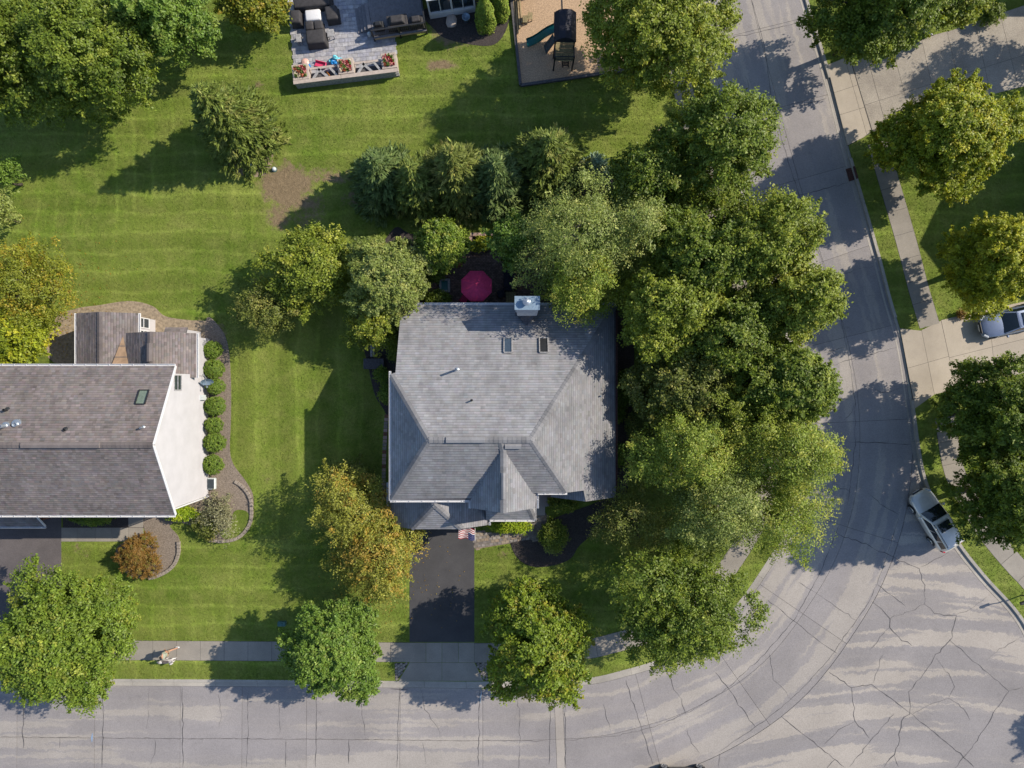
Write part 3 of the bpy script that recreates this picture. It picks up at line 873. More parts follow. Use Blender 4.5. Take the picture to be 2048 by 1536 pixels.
bedding("planting_bed", [(126, 1030), (290, 1030), (290, 1056), (126, 1056)], MT['mulch'], 0.016, n=1)
bedding("planting_bed", [(1215, 640), (1262, 650), (1268, 760), (1262, 900), (1250, 1000), (1215, 1000)], MT['mulch'], 0.018)
bedding("planting_bed", [(850, 18), (1010, 0), (1018, 40), (1000, 80), (970, 92), (900, 80), (870, 60)], MT['mulch'], 0.018)
bedding("planting_bed", [(780, 465), (835, 470), (1000, 470), (1110, 480), (1110, 612), (808, 612), (700, 640)], MT['mulch'], 0.014)
bedding("planting_bed", [(745, 385), (790, 350), (880, 335), (1000, 345), (1120, 345), (1200, 340), (1225, 375), (1150, 400), (1000, 398), (880, 410), (780, 412)], MT['mulch'], 0.012)
bedding("planting_bed", [(470, 345), (450, 290), (500, 255), (545, 300), (530, 350)], MT['drydirt'], 0.012)
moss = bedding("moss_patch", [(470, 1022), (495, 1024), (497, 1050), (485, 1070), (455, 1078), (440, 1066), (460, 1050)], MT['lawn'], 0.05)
EXC.append([(800, 990), (1110, 990), (1110, 1040), (800, 1040)])
EXC.append([(390, 620), (430, 620), (430, 1000), (100, 1010), (100, 620)])
EXC.append([(808, 600), (1225, 600), (1225, 985), (808, 985)])
# ------------------------------------------------------------------ roofs
def scan(poly, v):
    xs = []
    n = len(poly)
    for i in range(n):
        a = poly[i]; b = poly[(i + 1) % n]
        if (a[1] > v) != (b[1] > v):
            xs.append(a[0] + (b[0] - a[0]) * (v - a[1]) / (b[1] - a[1]))
    xs.sort()
    return [(xs[i], xs[i + 1]) for i in range(0, len(xs) - 1, 2)]

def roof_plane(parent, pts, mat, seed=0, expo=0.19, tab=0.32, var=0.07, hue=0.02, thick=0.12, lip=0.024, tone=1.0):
    """roof face: a solid deck plus overlapping courses of separate shingle tabs"""
    rnd = np.random.RandomState(seed)
    pts = [Vector(p) for p in pts]
    n = Vector((0, 0, 0))
    for i in range(len(pts)):
        a = pts[i]; b = pts[(i + 1) % len(pts)]
        n += Vector(((a.y - b.y) * (a.z + b.z), (a.z - b.z) * (a.x + b.x), (a.x - b.x) * (a.y + b.y)))
    n.normalize()
    if n.z < 0: n = -n; pts = pts[::-1]
    v = (Vector((0, 0, 1)) - n * n.z)
    v = v.normalized() if v.length > 1e-4 else Vector((0, 1, 0))
    u = v.cross(n).normalized()
    o = pts[0]
    p2 = [((p - o).dot(u), (p - o).dot(v)) for p in pts]
    tri = tessellate_polygon([[Vector((a, b, 0)) for a, b in p2]])
    m = MB()
    k = len(pts)
    vs = [p for p in pts] + [p - Vector((0, 0, thick)) for p in pts]
    fs = []
    for t in tri:
        a, b, c = [Vector(vs[i]) for i in t]
        f = tuple(t) if (b - a).cross(c - a).z > 0 else tuple(t[::-1])
        fs.append(f); fs.append(tuple(i + k for i in f[::-1]))
    for i in range(k): fs.append((i, k + i, k + (i + 1) % k, (i + 1) % k))
    m.add(vs, fs)
    deck = m.build("roof_deck", MT['timber'], parent)
    vmin = min(p[1] for p in p2); vmax = max(p[1] for p in p2)
    Q = []; C = []
    r = 0
    vv = vmin
    U = np.array(u); Vv = np.array(v); Nn = np.array(n); O = np.array(o)
    def w(a, b, h): return O + U * a + Vv * b + Nn * h
    while vv < vmax - 0.02:
        v1 = min(vv + expo, vmax)
        lo = scan(p2, vv + 1e-4); hi = scan(p2, v1 - 1e-4)
        if len(lo) != len(hi): lo = hi = scan(p2, (vv + v1) / 2)
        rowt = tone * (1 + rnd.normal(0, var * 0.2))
        for (a0, b0), (a1, b1) in zip(lo, hi):
            x = min(a0, a1) - rnd.uniform(0, tab)
            end = max(b0, b1)
            while x < end:
                x2 = x + tab * rnd.uniform(0.75, 1.25)
                q0, q1 = min(max(x, a0), b0), min(max(x2, a0), b0)
                t0, t1 = min(max(x, a1), b1), min(max(x2, a1), b1)
                if (q1 - q0) + (t1 - t0) > 0.02:
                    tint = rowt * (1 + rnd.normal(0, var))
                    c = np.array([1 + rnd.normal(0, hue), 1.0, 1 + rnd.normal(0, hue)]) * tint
                    l = lip * rnd.uniform(0.7, 1.2)
                    g_ = 0.72
                    i0, i1 = q0 + (t0 - q0) * g_, q1 + (t1 - q1) * g_; vm = vv + (v1 - vv) * g_; lm = l + (0.004 - l) * g_
                    Q.append([w(q0, vv, l), w(q1, vv, l), w(i1, vm, lm), w(i0, vm, lm)]); C.append(c)
                    Q.append([w(i0, vm, lm), w(i1, vm, lm), w(t1, v1, 0.004), w(t0, v1, 0.004)]); C.append(c * 0.70)      # dark band of the laminated shingle
                    Q.append([w(q0, vv, 0.0), w(q1, vv, 0.0), w(q1, vv, l), w(q0, vv, l)]); C.append(c * 0.6)
                x = x2
        vv = v1
    off = np.array(root_offset(parent))
    so = fast_quads("shingles", np.clip(np.array(Q), -1e4, 1e4) - off, mat, np.clip(np.array(C), 0.3, 1.8), parent=deck)
    so["kind"] = "stuff"
    return deck

def ridge_cap(parent, a, b, mat, w=0.40, step=0.28, lift=0.035, seed=0):
    """row of bent cap shingles along a hip or ridge"""
    rnd = np.random.RandomState(seed)
    a = Vector(a); b = Vector(b)
    d = (b - a); L = d.length; d.normalize()
    s = d.cross(Vector((0, 0, 1))).normalized() * (w / 2)
    Q = []; C = []
    n = max(1, int(L / step))
    for i in range(n):
        p = a + d * (L * i / n); q = a + d * (L * (i + 1) / n)
        z0 = Vector((0, 0, lift + 0.015)); z1 = Vector((0, 0, lift)); dr = Vector((0, 0, w * 0.16))
        t = 0.70 + rnd.normal(0, 0.05)
        Q.append([p + z0, q + z1, q + z1 + s - dr, p + z0 + s - dr]); Q.append([p + z0 - s - dr, q + z1 - s - dr, q + z1, p + z0])
        C += [np.array([t, t, t])] * 2
    off = np.array(root_offset(parent))
    o = fast_quads("cap_shingles", np.array([[list(p) for p in f] for f in Q]) - off, mat, np.array(C), parent=parent)
    o["kind"] = "stuff"
    return o

def gutter(parent, a, b, mat=None, w=0.11):
    m = MB()
    a = Vector(a); b = Vector(b)
    d = (b - a).normalized(); s = d.cross(Vector((0, 0, 1))).normalized()
    for off, ww, z, h in ((-w / 2, 0.02, -0.02, 0.11), (w / 2, 0.02, -0.02, 0.11), (0, w, -0.07, 0.02)):
        m.beam(a + s * off + Vector((0, 0, z)), b + s * off + Vector((0, 0, z)), ww, h)
    L = (b - a).length; k = max(1, int(L / 0.75))
    for i in range(k):
        p = a + d * (L * (i + 0.5) / k)
        m.beam(p - s * w / 2 + Vector((0, 0, 0.02)), p + s * w / 2 + Vector((0, 0, 0.02)), 0.03, 0.02)
    return m.build("gutter", mat or MT['white'], parent)

def wall_box(parent, gx0, gx1, gy0, gy1, z1, mat, name="wall", z0=0.0):
    a = G(gx0, gy1); b = G(gx1, gy0)
    m = MB(); m.box(a.x, b.x, a.y, b.y, z0, z1)
    return m.build(name, mat, parent)

def pipe(parent, p, h, r, mat, name="vent_pipe", n=10):
    m = MB()
    m.lathe((p.x, p.y, p.z - 0.15), [(r * 2.2, 0.0), (r * 2.0, 0.16), (r * 1.15, 0.2), (r, 0.22), (r, h), (r * 0.75, h + 0.001), (r * 0.72, h - 0.08)], n)
    return m.build(name, mat, parent, smooth=False)

def skylight(parent, gx0, gx1, gy0, gy1, zf, glassmat, framemat):
    fr = MB()
    c = [(gx0, gy1), (gx1, gy1), (gx1, gy0), (gx0, gy0)]
    q = [G(x, y, zf(x, y)) for x, y in c]
    up = Vector((0, 0, 0.14))
    for i in range(4):
        a, b = q[i], q[(i + 1) % 4]
        fr.beam(a + up * 0.5, b + up * 0.5, 0.065, 0.16)
    f = fr.build("skylight", framemat, parent)
    g = MB(); up2 = Vector((0, 0, 0.1))
    g.add([p + up2 for p in q], [(0, 1, 2, 3)])
    g.build("pane", glassmat, f)
    return f

# ------------------------------------------------------------------ the grey house in the middle
H1 = thing("suburban_house", "grey shingled hip roof house in the middle with two skylights and a chimney", "house", G(1010, 800))
sg = MT['shingleG']
Zr = 7.5
zrear = lambda gx, gy: Zr - 0.5 * (863 - gy) / 27
zfront = lambda gx, gy: Zr - 0.5 * (gy - 863) / 27
zright = lambda gx, gy: Zr - 0.75 * (gx - 1056) / 27
zleft = lambda gx, gy: Zr - 0.75 * (883 - gx) / 27
R0 = G(883, 863, Zr); R1 = G(1056, 863, Zr)
FL = G(808.3, 975, 5.426); LR = G(808.3, 751, 5.426)
wall_box(H1, 824, 1119, 745, 961, 5.35, MT['greysiding'])
wall_box(H1, 830, 1206, 634, 745, 3.05, MT['greysiding'])
wall_box(H1, 1119, 1206, 745, 968, 3.0, MT['greysiding'])
wall_box(H1, 966, 1053, 961, 980, 5.3, MT['greysiding'])
m = MB()      # gable fill
m.add([G(966, 980, 5.3), G(1053, 980, 5.3), G(1009.3, 980, 6.95), G(966, 976, 5.3), G(1053, 976, 5.3), G(1009.3, 976, 6.95)], [(0, 1, 2), (5, 4, 3), (0, 2, 5, 3), (1, 4, 5, 2)])
m.build("gable_wall", MT['greysiding'], H1)
roof_plane(H1, [R0, R1, G(1219, 619, zrear(0, 619)), G(816, 619, zrear(0, 619)), G(816, 751, 5.426), LR], sg, 1)
roof_plane(H1, [R0, LR, FL], sg, 2, tab=0.22)
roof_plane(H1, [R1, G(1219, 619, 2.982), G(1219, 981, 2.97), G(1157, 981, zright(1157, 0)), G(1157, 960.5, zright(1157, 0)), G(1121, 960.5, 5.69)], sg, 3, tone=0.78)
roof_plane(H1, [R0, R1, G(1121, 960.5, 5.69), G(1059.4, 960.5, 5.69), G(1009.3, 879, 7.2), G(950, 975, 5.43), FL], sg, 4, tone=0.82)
roof_plane(H1, [G(1009.3, 879, 7.2), G(1009.3, 989, 7.2), G(950, 989, 5.43), G(950, 975, 5.43)], sg, 5)
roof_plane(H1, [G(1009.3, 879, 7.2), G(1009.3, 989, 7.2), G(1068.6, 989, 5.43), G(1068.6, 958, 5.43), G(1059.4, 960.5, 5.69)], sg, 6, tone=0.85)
roof_plane(H1, [G(1157, 981, 4.69), G(1157, 961, 4.69), G(1098, 961, 2.9), G(1098, 981, 2.9)], sg, 7)
for a, b in ((R0, R1), (R0, LR), (R0, FL), (R1, G(1219, 619, 2.98)), (R1, G(1121, 960.5, 5.69)), (G(1009.3, 870, 7.2), G(1009.3, 989, 7.2)), (R1 + Vector((-1.9, 0, 0)), G(1009.3, 884, 7.2))):
    ridge_cap(H1, a, b, sg)
def ridge_vent(parent, a, b, mat, w=0.36):
    m = MB(); a = Vector(a); b = Vector(b)
    d = (b - a).normalized(); s = d.cross(Vector((0, 0, 1))).normalized() * (w / 2)
    L = (b - a).length; n = max(2, int(L / 0.3))
    vs = []; fs = []
    for i in range(n + 1):
        p = a + d * (L * i / n)
        vs += [p - s + Vector((0, 0, -0.03)), p - s + Vector((0, 0, 0.05)), p + Vector((0, 0, 0.11)), p + s + Vector((0, 0, 0.05)), p + s + Vector((0, 0, -0.03))]
    for i in range(n):
        for j in range(4): fs.append((i * 5 + j, i * 5 + j + 1, i * 5 + j + 6, i * 5 + j + 5))
    fs += [(0, 4, 3, 2, 1), tuple(n * 5 + j for j in range(5))]
    m.add(vs, fs)
    o = m.build("ridge_vent", mat, parent)
    bm = bmesh.new(); bm.from_mesh(o.data); bmesh.ops.recalc_face_normals(bm, faces=bm.faces); bm.to_mesh(o.data); bm.free()
    a_ = o.data.color_attributes.new("tint", 'FLOAT_COLOR', 'POINT')
    a_.data.foreach_set("color", np.full(len(o.data.vertices) * 4, 0.92, np.float32))
    return o
ridge_vent(H1, G(912, 863, Zr + 0.03), G(978, 863, Zr + 0.03), sg)
ridge_vent(H1, G(1012, 874, 7.32), G(1040, 874, 7.32), sg)
ridge_vent(H1, G(1009.3, 920, 7.23), G(1009.3, 965, 7.23), sg, 0.26)
# front garage wing with clipped gable
zg = 2.6
gr0 = G(885, 952, 5.24); gr1 = G(885, 984, 5.24)
wall_box(H1, 806, 968, 961, 1022, 2.55, MT['greysiding'])
m = MB(); m.add([G(812, 1022, 2.55), G(962, 1022, 2.55), G(921, 1022, 3.75), G(849, 1022, 3.75)], [(0, 1, 2, 3)]); m.build("gable_wall", MT['greysiding'], H1)
roof_plane(H1, [gr0, gr1, G(838, 1035, 3.935), G(790, 1035, zg), G(790, 952, zg)], sg, 8)
roof_plane(H1, [gr0, gr1, G(932, 1035, 3.935), G(980, 1035, zg), G(980, 952, zg)], sg, 9)
roof_plane(H1, [gr1, G(838, 1035, 3.935), G(932, 1035, 3.935)], sg, 10)
for a, b in ((gr0, gr1), (gr1, G(838, 1035, 3.935)), (gr1, G(932, 1035, 3.935))): ridge_cap(H1, a, b, sg)
m = MB()
for k in range(4): m.box(G(832, 0).x, G(938, 0).x, G(0, 1022).y - 0.03, G(0, 1022).y - 0.005, 0.03 + k * 0.53, 0.53 + k * 0.53)
m.build("garage_door", MT['white'], H1)
# entry roof
roof_plane(H1, [G(975, 981, 4.05), G(1050, 981, 4.05), G(1066, 1024, 2.8), G(975, 1024, 2.8)], sg, 11)
roof_plane(H1, [G(1050, 981, 4.05), G(1066, 1024, 2.8), G(1066, 981, 2.8)], sg, 12)
ridge_cap(H1, G(1050, 981, 4.05), G(1066, 1024, 2.8), sg)
for q in ((985, 1018), (1060, 1018)):
    p = G(*q); mb = MB(); mb.rbox((p.x, p.y, 0.2), 0.16, 0.16, 2.5); mb.build("porch_post", MT['white'], H1)
for a, b in ((G(816, 617, 2.98), G(1219, 617, 2.98)), (G(806.5, 745, 5.42), G(806.5, 976, 5.42)), (G(806.5, 977, 5.42), G(948, 977, 5.42)), (G(948.5, 977, 5.4), G(948.5, 990, 5.4)),
             (G(1070, 958, 5.4), G(1070, 990, 5.4)), (G(1070, 962.5, 5.66), G(1122, 962.5, 5.66)), (G(788, 955, zg), G(788, 1035, zg)), (G(982, 1026, zg), G(982, 1036, zg)),
             (G(982, 1026, 2.78), G(1067, 1026, 2.78)), (G(1068, 985, 2.78), G(1068, 1026, 2.78))):
    gutter(H1, a, b)
gutter(H1, G(1220.8, 619, 2.96), G(1220.8, 981, 2.96), MT['rust'])
# roof fittings
for (x, y, h, r, mt) in ((912, 739, 1.0, 0.075, 'galv'), (944, 801, 0.35, 0.05, 'dark'), (1199, 792, 0.25, 0.05, 'galv')):
    k = 0.88 if x < 1100 else 0.93
    gx, gy = 1024 + (x - 1024) * k, 768 + (y - 768) * k
    z = zrear(gx, gy) if x < 1100 else zright(gx, gy)
    pipe(H1, G(gx, gy, z), h + 0.15, r, MT[mt])
for x0, x1, gm in ((1008, 1024, 'skyglass'), (1079, 1096, 'dark')):
    k0 = 0.91
    skylight(H1, 1024 + (x0 - 1024) * k0, 1024 + (x1 - 1024) * k0, 768 + (675 - 768) * k0, 768 + (705 - 768) * k0, lambda x, y: zrear(x, y), MT[gm], MT['stonegrey'])
# chimney chase with metal cap
m = MB(); a = P(1031, 594, 6.3); b = P(1078, 618, 6.3)
m.box(a.x, b.x, b.y, a.y, 0.0, 6.25)
ch = m.build("chimney", MT['greysiding'], H1)
m = MB(); m.box(a.x - 0.06, b.x + 0.06, b.y - 0.06, a.y + 0.06, 6.25, 6.33); m.build("chimney_cap", MT['bluemetal'], ch)
cc = P(1053, 604, 6.4)
m = MB(); m.lathe((cc.x, cc.y, 6.33), [(0.2, 0), (0.2, 0.25), (0.26, 0.26), (0.26, 0.33), (0.05, 0.4)], 16); m.build("flue", MT['galv'], ch)
m = MB(); ys = b.y - 0.06
m.add([(a.x + 0.05, ys, 6.24), (b.x - 0.05, ys, 6.24), (b.x - 0.12, ys - 0.32, 5.75), (a.x + 0.12, ys - 0.32, 5.75), (a.x + 0.05, ys, 5.6), (b.x - 0.05, ys, 5.6)], [(3, 2, 1, 0), (0, 4, 3), (2, 5, 1), (3, 4, 5, 2)])
m.build("chimney_hood", MT['galv'], ch)
m = MB()
c0 = G(1051, 660, zrear(0, 660) + 0.03)
m.add([(a.x, b.y, 4.3), (b.x, b.y, 4.3), c0, (a.x, b.y, 3.2), (b.x, b.y, 3.2)], [(0, 2, 1), (0, 3, 2), (1, 2, 4)])
m.build("cricket", MT['timber'], H1)
# doors and windows on the walls (mostly under the eaves)
def window(parent, c, w, h, axis, out, frame=MT['white'], pane=MT['glass']):
    """wall window centred at c; axis 'x' or 'y' runs along the wall, out is the outward sign"""
    f = MB(); t = 0.06
    def bx(mb, u0, u1, z0, z1, d0, d1):
        if axis == 'x': mb.box(c.x + u0, c.x + u1, c.y + min(d0, d1) * 1, c.y + max(d0, d1), c.z + z0, c.z + z1)
        else: mb.box(c.x + min(d0, d1), c.x + max(d0, d1), c.y + u0, c.y + u1, c.z + z0, c.z + z1)
    for (u0, u1, z0, z1) in ((-w / 2, w / 2, -h / 2, -h / 2 + t), (-w / 2, w / 2, h / 2 - t, h / 2), (-w / 2, -w / 2 + t, -h / 2 + t, h / 2 - t), (w / 2 - t, w / 2, -h / 2 + t, h / 2 - t), (-w / 2 + t, w / 2 - t, -0.02, 0.02)):
        bx(f, u0, u1, z0, z1, 0.004 * out, 0.05 * out)
    fo = f.build("window", frame, parent)
    g = MB(); bx(g, -w / 2 + t, w / 2 - t, -h / 2 + t, h / 2 - t, 0.002 * out, 0.015 * out); g.build("pane", pane, fo)
    return fo
for gx in (880, 1000, 1150): window(H1, G(gx, 634, 1.5), 1.5, 1.3, 'x', 1)
for gx in (855, 900, 1090): window(H1, G(gx, 961, 4.4), 1.0, 1.2, 'x', -1)
for gy in (800, 880): window(H1, G(824, gy, 3.9), 1.0, 1.2, 'y', -1)
for gy in (700, 800, 900): window(H1, G(1206, gy, 1.6), 1.2, 1.2, 'y', 1)
m = MB(); p = G(1085, 968.2); m.box(p.x - 0.5, p.x + 0.5, p.y - 0.24, p.y + 0.2, 0.3, 2.4); m.build("front_door", MT['maroon'], H1)

porch = tag(empty("porch"), kind="structure")
slab("porch_slab", [(1045, 978), (1102, 978), (1102, 1012), (1045, 1012)], -0.05, 0.32, MT['road_patch'], porch, 0.2)
slab("porch_step", [(1066, 1012.5), (1090, 1012.5), (1090, 1030), (1066, 1030)], -0.05, 0.17, MT['road_patch'], porch, 0.2)

# ------------------------------------------------------------------ the white-gabled house on the left
H2 = thing("suburban_house", "brown grey shingled house on the left with a tall white gable wall", "house", G(260, 870))
sb = MT['shingleB']
E = 420; Wl = 100
rz, ez = 8.0, 5.2
m = MB()
a = G(Wl + 6, 990); b = G(417, 750)
m.box(a.x, b.x, a.y, b.y, 0, 5.12)
m.build("wall", MT['siding'], H2)
m = MB()
gxs = G(417, 0).x
m.add([(gxs - 0.004, G(0, 1000).y, 5.1), (gxs - 0.004, G(0, 742).y, 5.1), (gxs - 0.004, G(0, 870.5).y, 7.86), (gxs - 0.3, G(0, 1000).y, 5.1), (gxs - 0.3, G(0, 742).y, 5.1), (gxs - 0.3, G(0, 870.5).y, 7.86)], [(0, 1, 2), (5, 4, 3)])
m.build("gable_wall", MT['siding'], H2)
# clapboards of the gable wall, each a long lapped board
zb = 0.15
while zb < 7.7:
    y0, y1 = G(0, 990.5).y, G(0, 749.5).y
    if zb > 4.95:
        f = (zb + 0.1 - 5.1) / 2.76
        ym = G(0, 870.5).y
        y0 = G(0, 1000).y + (ym - G(0, 1000).y) * max(0, f); y1 = G(0, 742).y + (ym - G(0, 742).y) * max(0, f)
    if y1 - y0 > 0.3:
        m = MB()
        m.add([(gxs + 0.034, y0, zb), (gxs + 0.034, y1, zb), (gxs + 0.006, y1, zb + 0.2), (gxs + 0.006, y0, zb + 0.2), (gxs, y0, zb), (gxs, y1, zb)], [(0, 1, 2, 3), (0, 4, 5, 1)])
        m.build("clapboard", MT['siding'], H2)
    zb += 0.2
roof_plane(H2, [G(Wl, 870.5, rz), G(E, 870.5, rz), G(E, 1003, ez), G(Wl, 1003, ez)], sb, 21, 0.17, 0.26, 0.11, 0.035)
roof_plane(H2, [G(Wl, 870.5, rz), G(E, 870.5, rz), G(E, 735.6, ez), G(Wl, 735.6, ez)], sb, 22, 0.17, 0.26, 0.11, 0.035)
ridge_cap(H2, G(Wl, 870.5, rz), G(E, 870.5, rz), sb)
ridge_vent(H2, G(200, 870.5, rz + 0.04), G(332, 870.5, rz + 0.04), sb)
gutter(H2, G(Wl, 1005, ez - 0.02), G(E, 1005, ez - 0.02)); gutter(H2, G(Wl, 733.6, ez - 0.02), G(E, 733.6, ez - 0.02))
for gy in (1003, 735.6):
    m = MB(); m.beam(G(E + 0.5, 870.5, rz - 0.09), G(E + 0.5, gy, ez - 0.09), 0.04, 0.2); m.build("bargeboard", MT['white'], H2)
m = MB(); m.beam(G(419, 992, 5.0), G(419, 992, 0.1), 0.08, 0.08); m.build("downspout", MT['white'], H2)
zf2 = lambda gx, gy: rz - (rz - ez) * abs(gy - 870.5) / 132.5
def k2(x, y, z): return 1024 + (x - 1024) * (50 - z) / 50, 768 + (y - 768) * (50 - z) / 50
g1 = k2(264, 808, 6.9); g2 = k2(288, 780, 6.6)
skylight(H2, g1[0] + 2, g2[0] + 2, g2[1], g1[1], zf2, MT['greenglass'], MT['dark'])
for (x, y, z, h, r, mt) in ((285, 855, 7.5, 0.4, 0.06, 'galv'), (128, 860, 7.6, 0.15, 0.09, 'dark'), (12, 820, 6.9, 0.35, 0.09, 'dark'), (10, 852, 7.4, 0.55, 0.13, 'galv'), (30, 849, 7.4, 0.2, 0.16, 'galv')):
    gx, gy = k2(x, y, z)
    pipe(H2, G(gx, gy, zf2(gx, gy)), h + 0.15, r, MT[mt])
window(H2, Vector((gxs + 0.02, G(0, 765.5).y, 4.68)), 1.05, 1.0, 'y', 1, MT['stonegrey'])
for gy, zz in ((800, 1.6), (930, 1.6)): pass
m = MB(); q = P(410, 795, 1.2); m.box(gxs, gxs + 0.22, q.y - 0.18, q.y + 0.18, 0.9, 1.45); m.build("meter_box", MT['utilwhite'], H2)
m = MB(); m.box(gxs + 0.02, gxs + 0.62, G(0, 978).y, G(0, 955).y, 0.02, 0.32); ww = m.build("window_well", MT['utilwhite'], H2, bevel=0.06)
m = MB(); m.box(gxs + 0.08, gxs + 0.55, G(0, 976).y, G(0, 957).y, 0.3, 0.335); m.build("well_cover", MT['glass'], ww)
# rear wings
za, zra = 2.7, 3.57
wall_box(H2, 206, 311, 640, 745, 2.62, MT['siding'])
roof_plane(H2, [G(258, 634, zra), G(258, 752, zra), G(200, 752, za), G(200, 634, za)], sb, 23, 0.17, 0.26, 0.11, 0.035)
roof_plane(H2, [G(258, 634, zra), G(258, 752, zra), G(317, 752, za), G(317, 634, za)], sb, 24, 0.17, 0.26, 0.11, 0.035)
ridge_cap(H2, G(258, 634, zra), G(258, 750, zra), sb)
gutter(H2, G(198, 634, za - 0.02), G(198, 740, za - 0.02)); gutter(H2, G(319, 634, za - 0.02), G(319, 672, za - 0.02))
wx = G(311, 0).x
for gy, ww_ in ((650, 0.75), (672, 0.6)): window(H2, Vector((wx, G(0, gy).y, 1.65)), ww_, 1.5, 'y', 1)
wall_box(H2, 311, 420, 678, 752, 2.75, MT['siding'])
roof_plane(H2, [G(361, 672, 4.2), G(361, 756, 4.2), G(296, 756, 2.95), G(296, 672, 2.95)], sb, 25, 0.17, 0.26, 0.11, 0.035)
roof_plane(H2, [G(361, 672, 4.2), G(361, 756, 4.2), G(427, 756, 2.7), G(427, 672, 2.7)], sb, 26, 0.17, 0.26, 0.11, 0.035)
ridge_cap(H2, G(361, 672, 4.2), G(361, 750, 4.2), sb)
ridge_vent(H2, G(361, 693, 4.24), G(361, 727, 4.24), sb)
gutter(H2, G(429, 672, 2.68), G(429, 756, 2.68), MT['white'])
m = MB()
m.add([P(246, 672, 3.05), P(222, 733, 3.50), P(258, 733, 3.14)], [(0, 1, 2)])
cs = m.build("saddle_flashing", MT['tan'], H2)
for y in (692, 714):
    f = (y - 672) / 61
    l = P(246 - 24 * f, y, 3.05 + 0.45 * f + 0.012); r = P(246 + 12 * f, y, 3.05 + 0.09 * f + 0.012)
    mm = MB(); mm.beam(l, r, 0.05, 0.015); mm.build("seam", MT['timber'], cs)
wall_box(H2, 366, 402, 664, 678, 2.2, MT['siding'], "bay_wall")
roof_plane(H2, [G(362, 672, 2.5), G(404, 672, 2.5), G(404, 660, 2.25), G(362, 660, 2.25)], sb, 27, 0.17, 0.26, 0.11, 0.035)
# lower front roof over the garage and its brick pier
wall_box(H2, -100, 136, 990, 1026, 2.65, MT['brickwall'], "brick_pier")
roof_plane(H2, [G(-100, 990, 4.0), G(128, 990, 4.0), G(142, 1037, 2.8), G(-100, 1037, 2.8)], sb, 28, 0.17, 0.26, 0.11, 0.035)
gutter(H2, G(-100, 1039, 2.78), G(143, 1039, 2.78), MT['galv'])
m = MB(); m.beam(G(142.5, 1037, 2.75), G(128.5, 990, 3.95), 0.04, 0.14); m.build("bargeboard", MT['white'], H2)
m = MB(); q = G(320, 990.2); m.box(q.x - 0.5, q.x + 0.5, q.y - 0.05, q.y, 0.15, 2.25); m.build("front_door", MT['dark'], H2)
for gx in (200, 260): window(H2, G(gx, 990, 1.6), 1.3, 1.3, 'x', -1)

fw = tag(empty("front_walk"), kind="structure")
for p in split([[(123, 1055), (287, 1055), (287, 1083), (123, 1083)]], [((x, 1000), (x, 1100)) for x in (156, 192, 224, 257)]):
    slab("walk_slab", p, -0.05, 0.03, MT['walk'], fw, 0.25, 0.002)
slab("walk_slab", [(257, 1025), (287, 1025), (287, 1054.6), (257, 1054.6)], -0.05, 0.03, MT['walk'], fw, 0.25)
EXC.append([(120, 1020), (290, 1020), (290, 1086), (120, 1086)])

# ------------------------------------------------------------------ the neighbour at the top edge: sunroom and house behind it
H3 = thing("suburban_house", "house at the top edge with a white framed glass sunroom beside the deck", "house", G(930, -60))
wall_box(H3, 858, 1075, -230, -12, 5.2, MT['greysiding'])
roof_plane(H3, [G(850, -120, 7.6), G(1085, -120, 7.6), G(1085, -4, 5.2), G(850, -4, 5.2)], MT['shingleB'], 31)
roof_plane(H3, [G(850, -120, 7.6), G(1085, -120, 7.6), G(1085, -236, 5.2), G(850, -236, 5.2)], MT['shingleB'], 32)
m = MB()
for gx in (848, 1083): pass
m.add([G(859, -228, 5.1), G(859, -14, 5.1), G(859, -121, 7.5)], [(0, 1, 2)]); m.build("gable_wall", MT['greysiding'], H3)
m = MB(); m.add([G(1074, -228, 5.1), G(1074, -14, 5.1), G(1074, -121, 7.5)], [(2, 1, 0)]); m.build("gable_wall", MT['greysiding'], H3)
# sunroom: knee wall, posts, rails and panes in a slightly turned frame
sr = MB()
c0 = G(862, 36); c1 = G(950, 22)
ux = (c1 - c0).normalized(); uy = Vector((-ux.y, ux.x, 0))
SRL = (c1 - c0).length
def sp(u, v, z): return c0 + ux * u + uy * v + Vector((0, 0, z))
sr.beam(sp(-0.05, 0, 0.3), sp(SRL + 0.05, 0, 0.3), 0.16, 0.6); sr.beam(sp(0, 0, 0.3), sp(0, 2.2, 0.3), 0.16, 0.6)
kw = sr.build("knee_wall", MT['white'], H3)
for i in range(5):
    u = SRL * i / 4
    m = MB(); m.beam(sp(u, 0, 0.6), sp(u, 0, 2.3), 0.12 if i % 2 == 0 else 0.06, 0.12); m.beam(sp(u, 0, 2.3), sp(u, 1.6, 3.2), 0.12 if i % 2 == 0 else 0.06, 0.1)
    m.build("mullion", MT['white'], H3)
m = MB()
for z, v in ((0.64, 0), (2.3, 0), (2.75, 0.8), (3.2, 1.6)): m.beam(sp(-0.06, v, z), sp(SRL + 0.06, v, z), 0.12, 0.1)
for v in (0.0, 0.9, 1.8): m.beam(sp(0, v, 0.6), sp(0, v, 2.3 + 0.56 * v), 0.1, 0.1)
m.beam(sp(0, 0, 2.3), sp(0, 1.7, 3.25), 0.14, 0.12)
m.build("sunroom_rail", MT['white'], H3)
for i in range(4):
    u0, u1 = SRL * i / 4 + 0.05, SRL * (i + 1) / 4 - 0.05
    m = MB(); m.add([sp(u0, 0.02, 0.7), sp(u1, 0.02, 0.7), sp(u1, 0.02, 2.26), sp(u0, 0.02, 2.26)], [(0, 1, 2, 3)]); m.build("pane", MT['glass'], H3)
    m = MB(); m.add([sp(u0, 0.02, 2.3), sp(u1, 0.02, 2.3), sp(u1, 1.6, 3.2), sp(u0, 1.6, 3.2)], [(0, 1, 2, 3)]); m.build("pane", MT['glass'], H3)

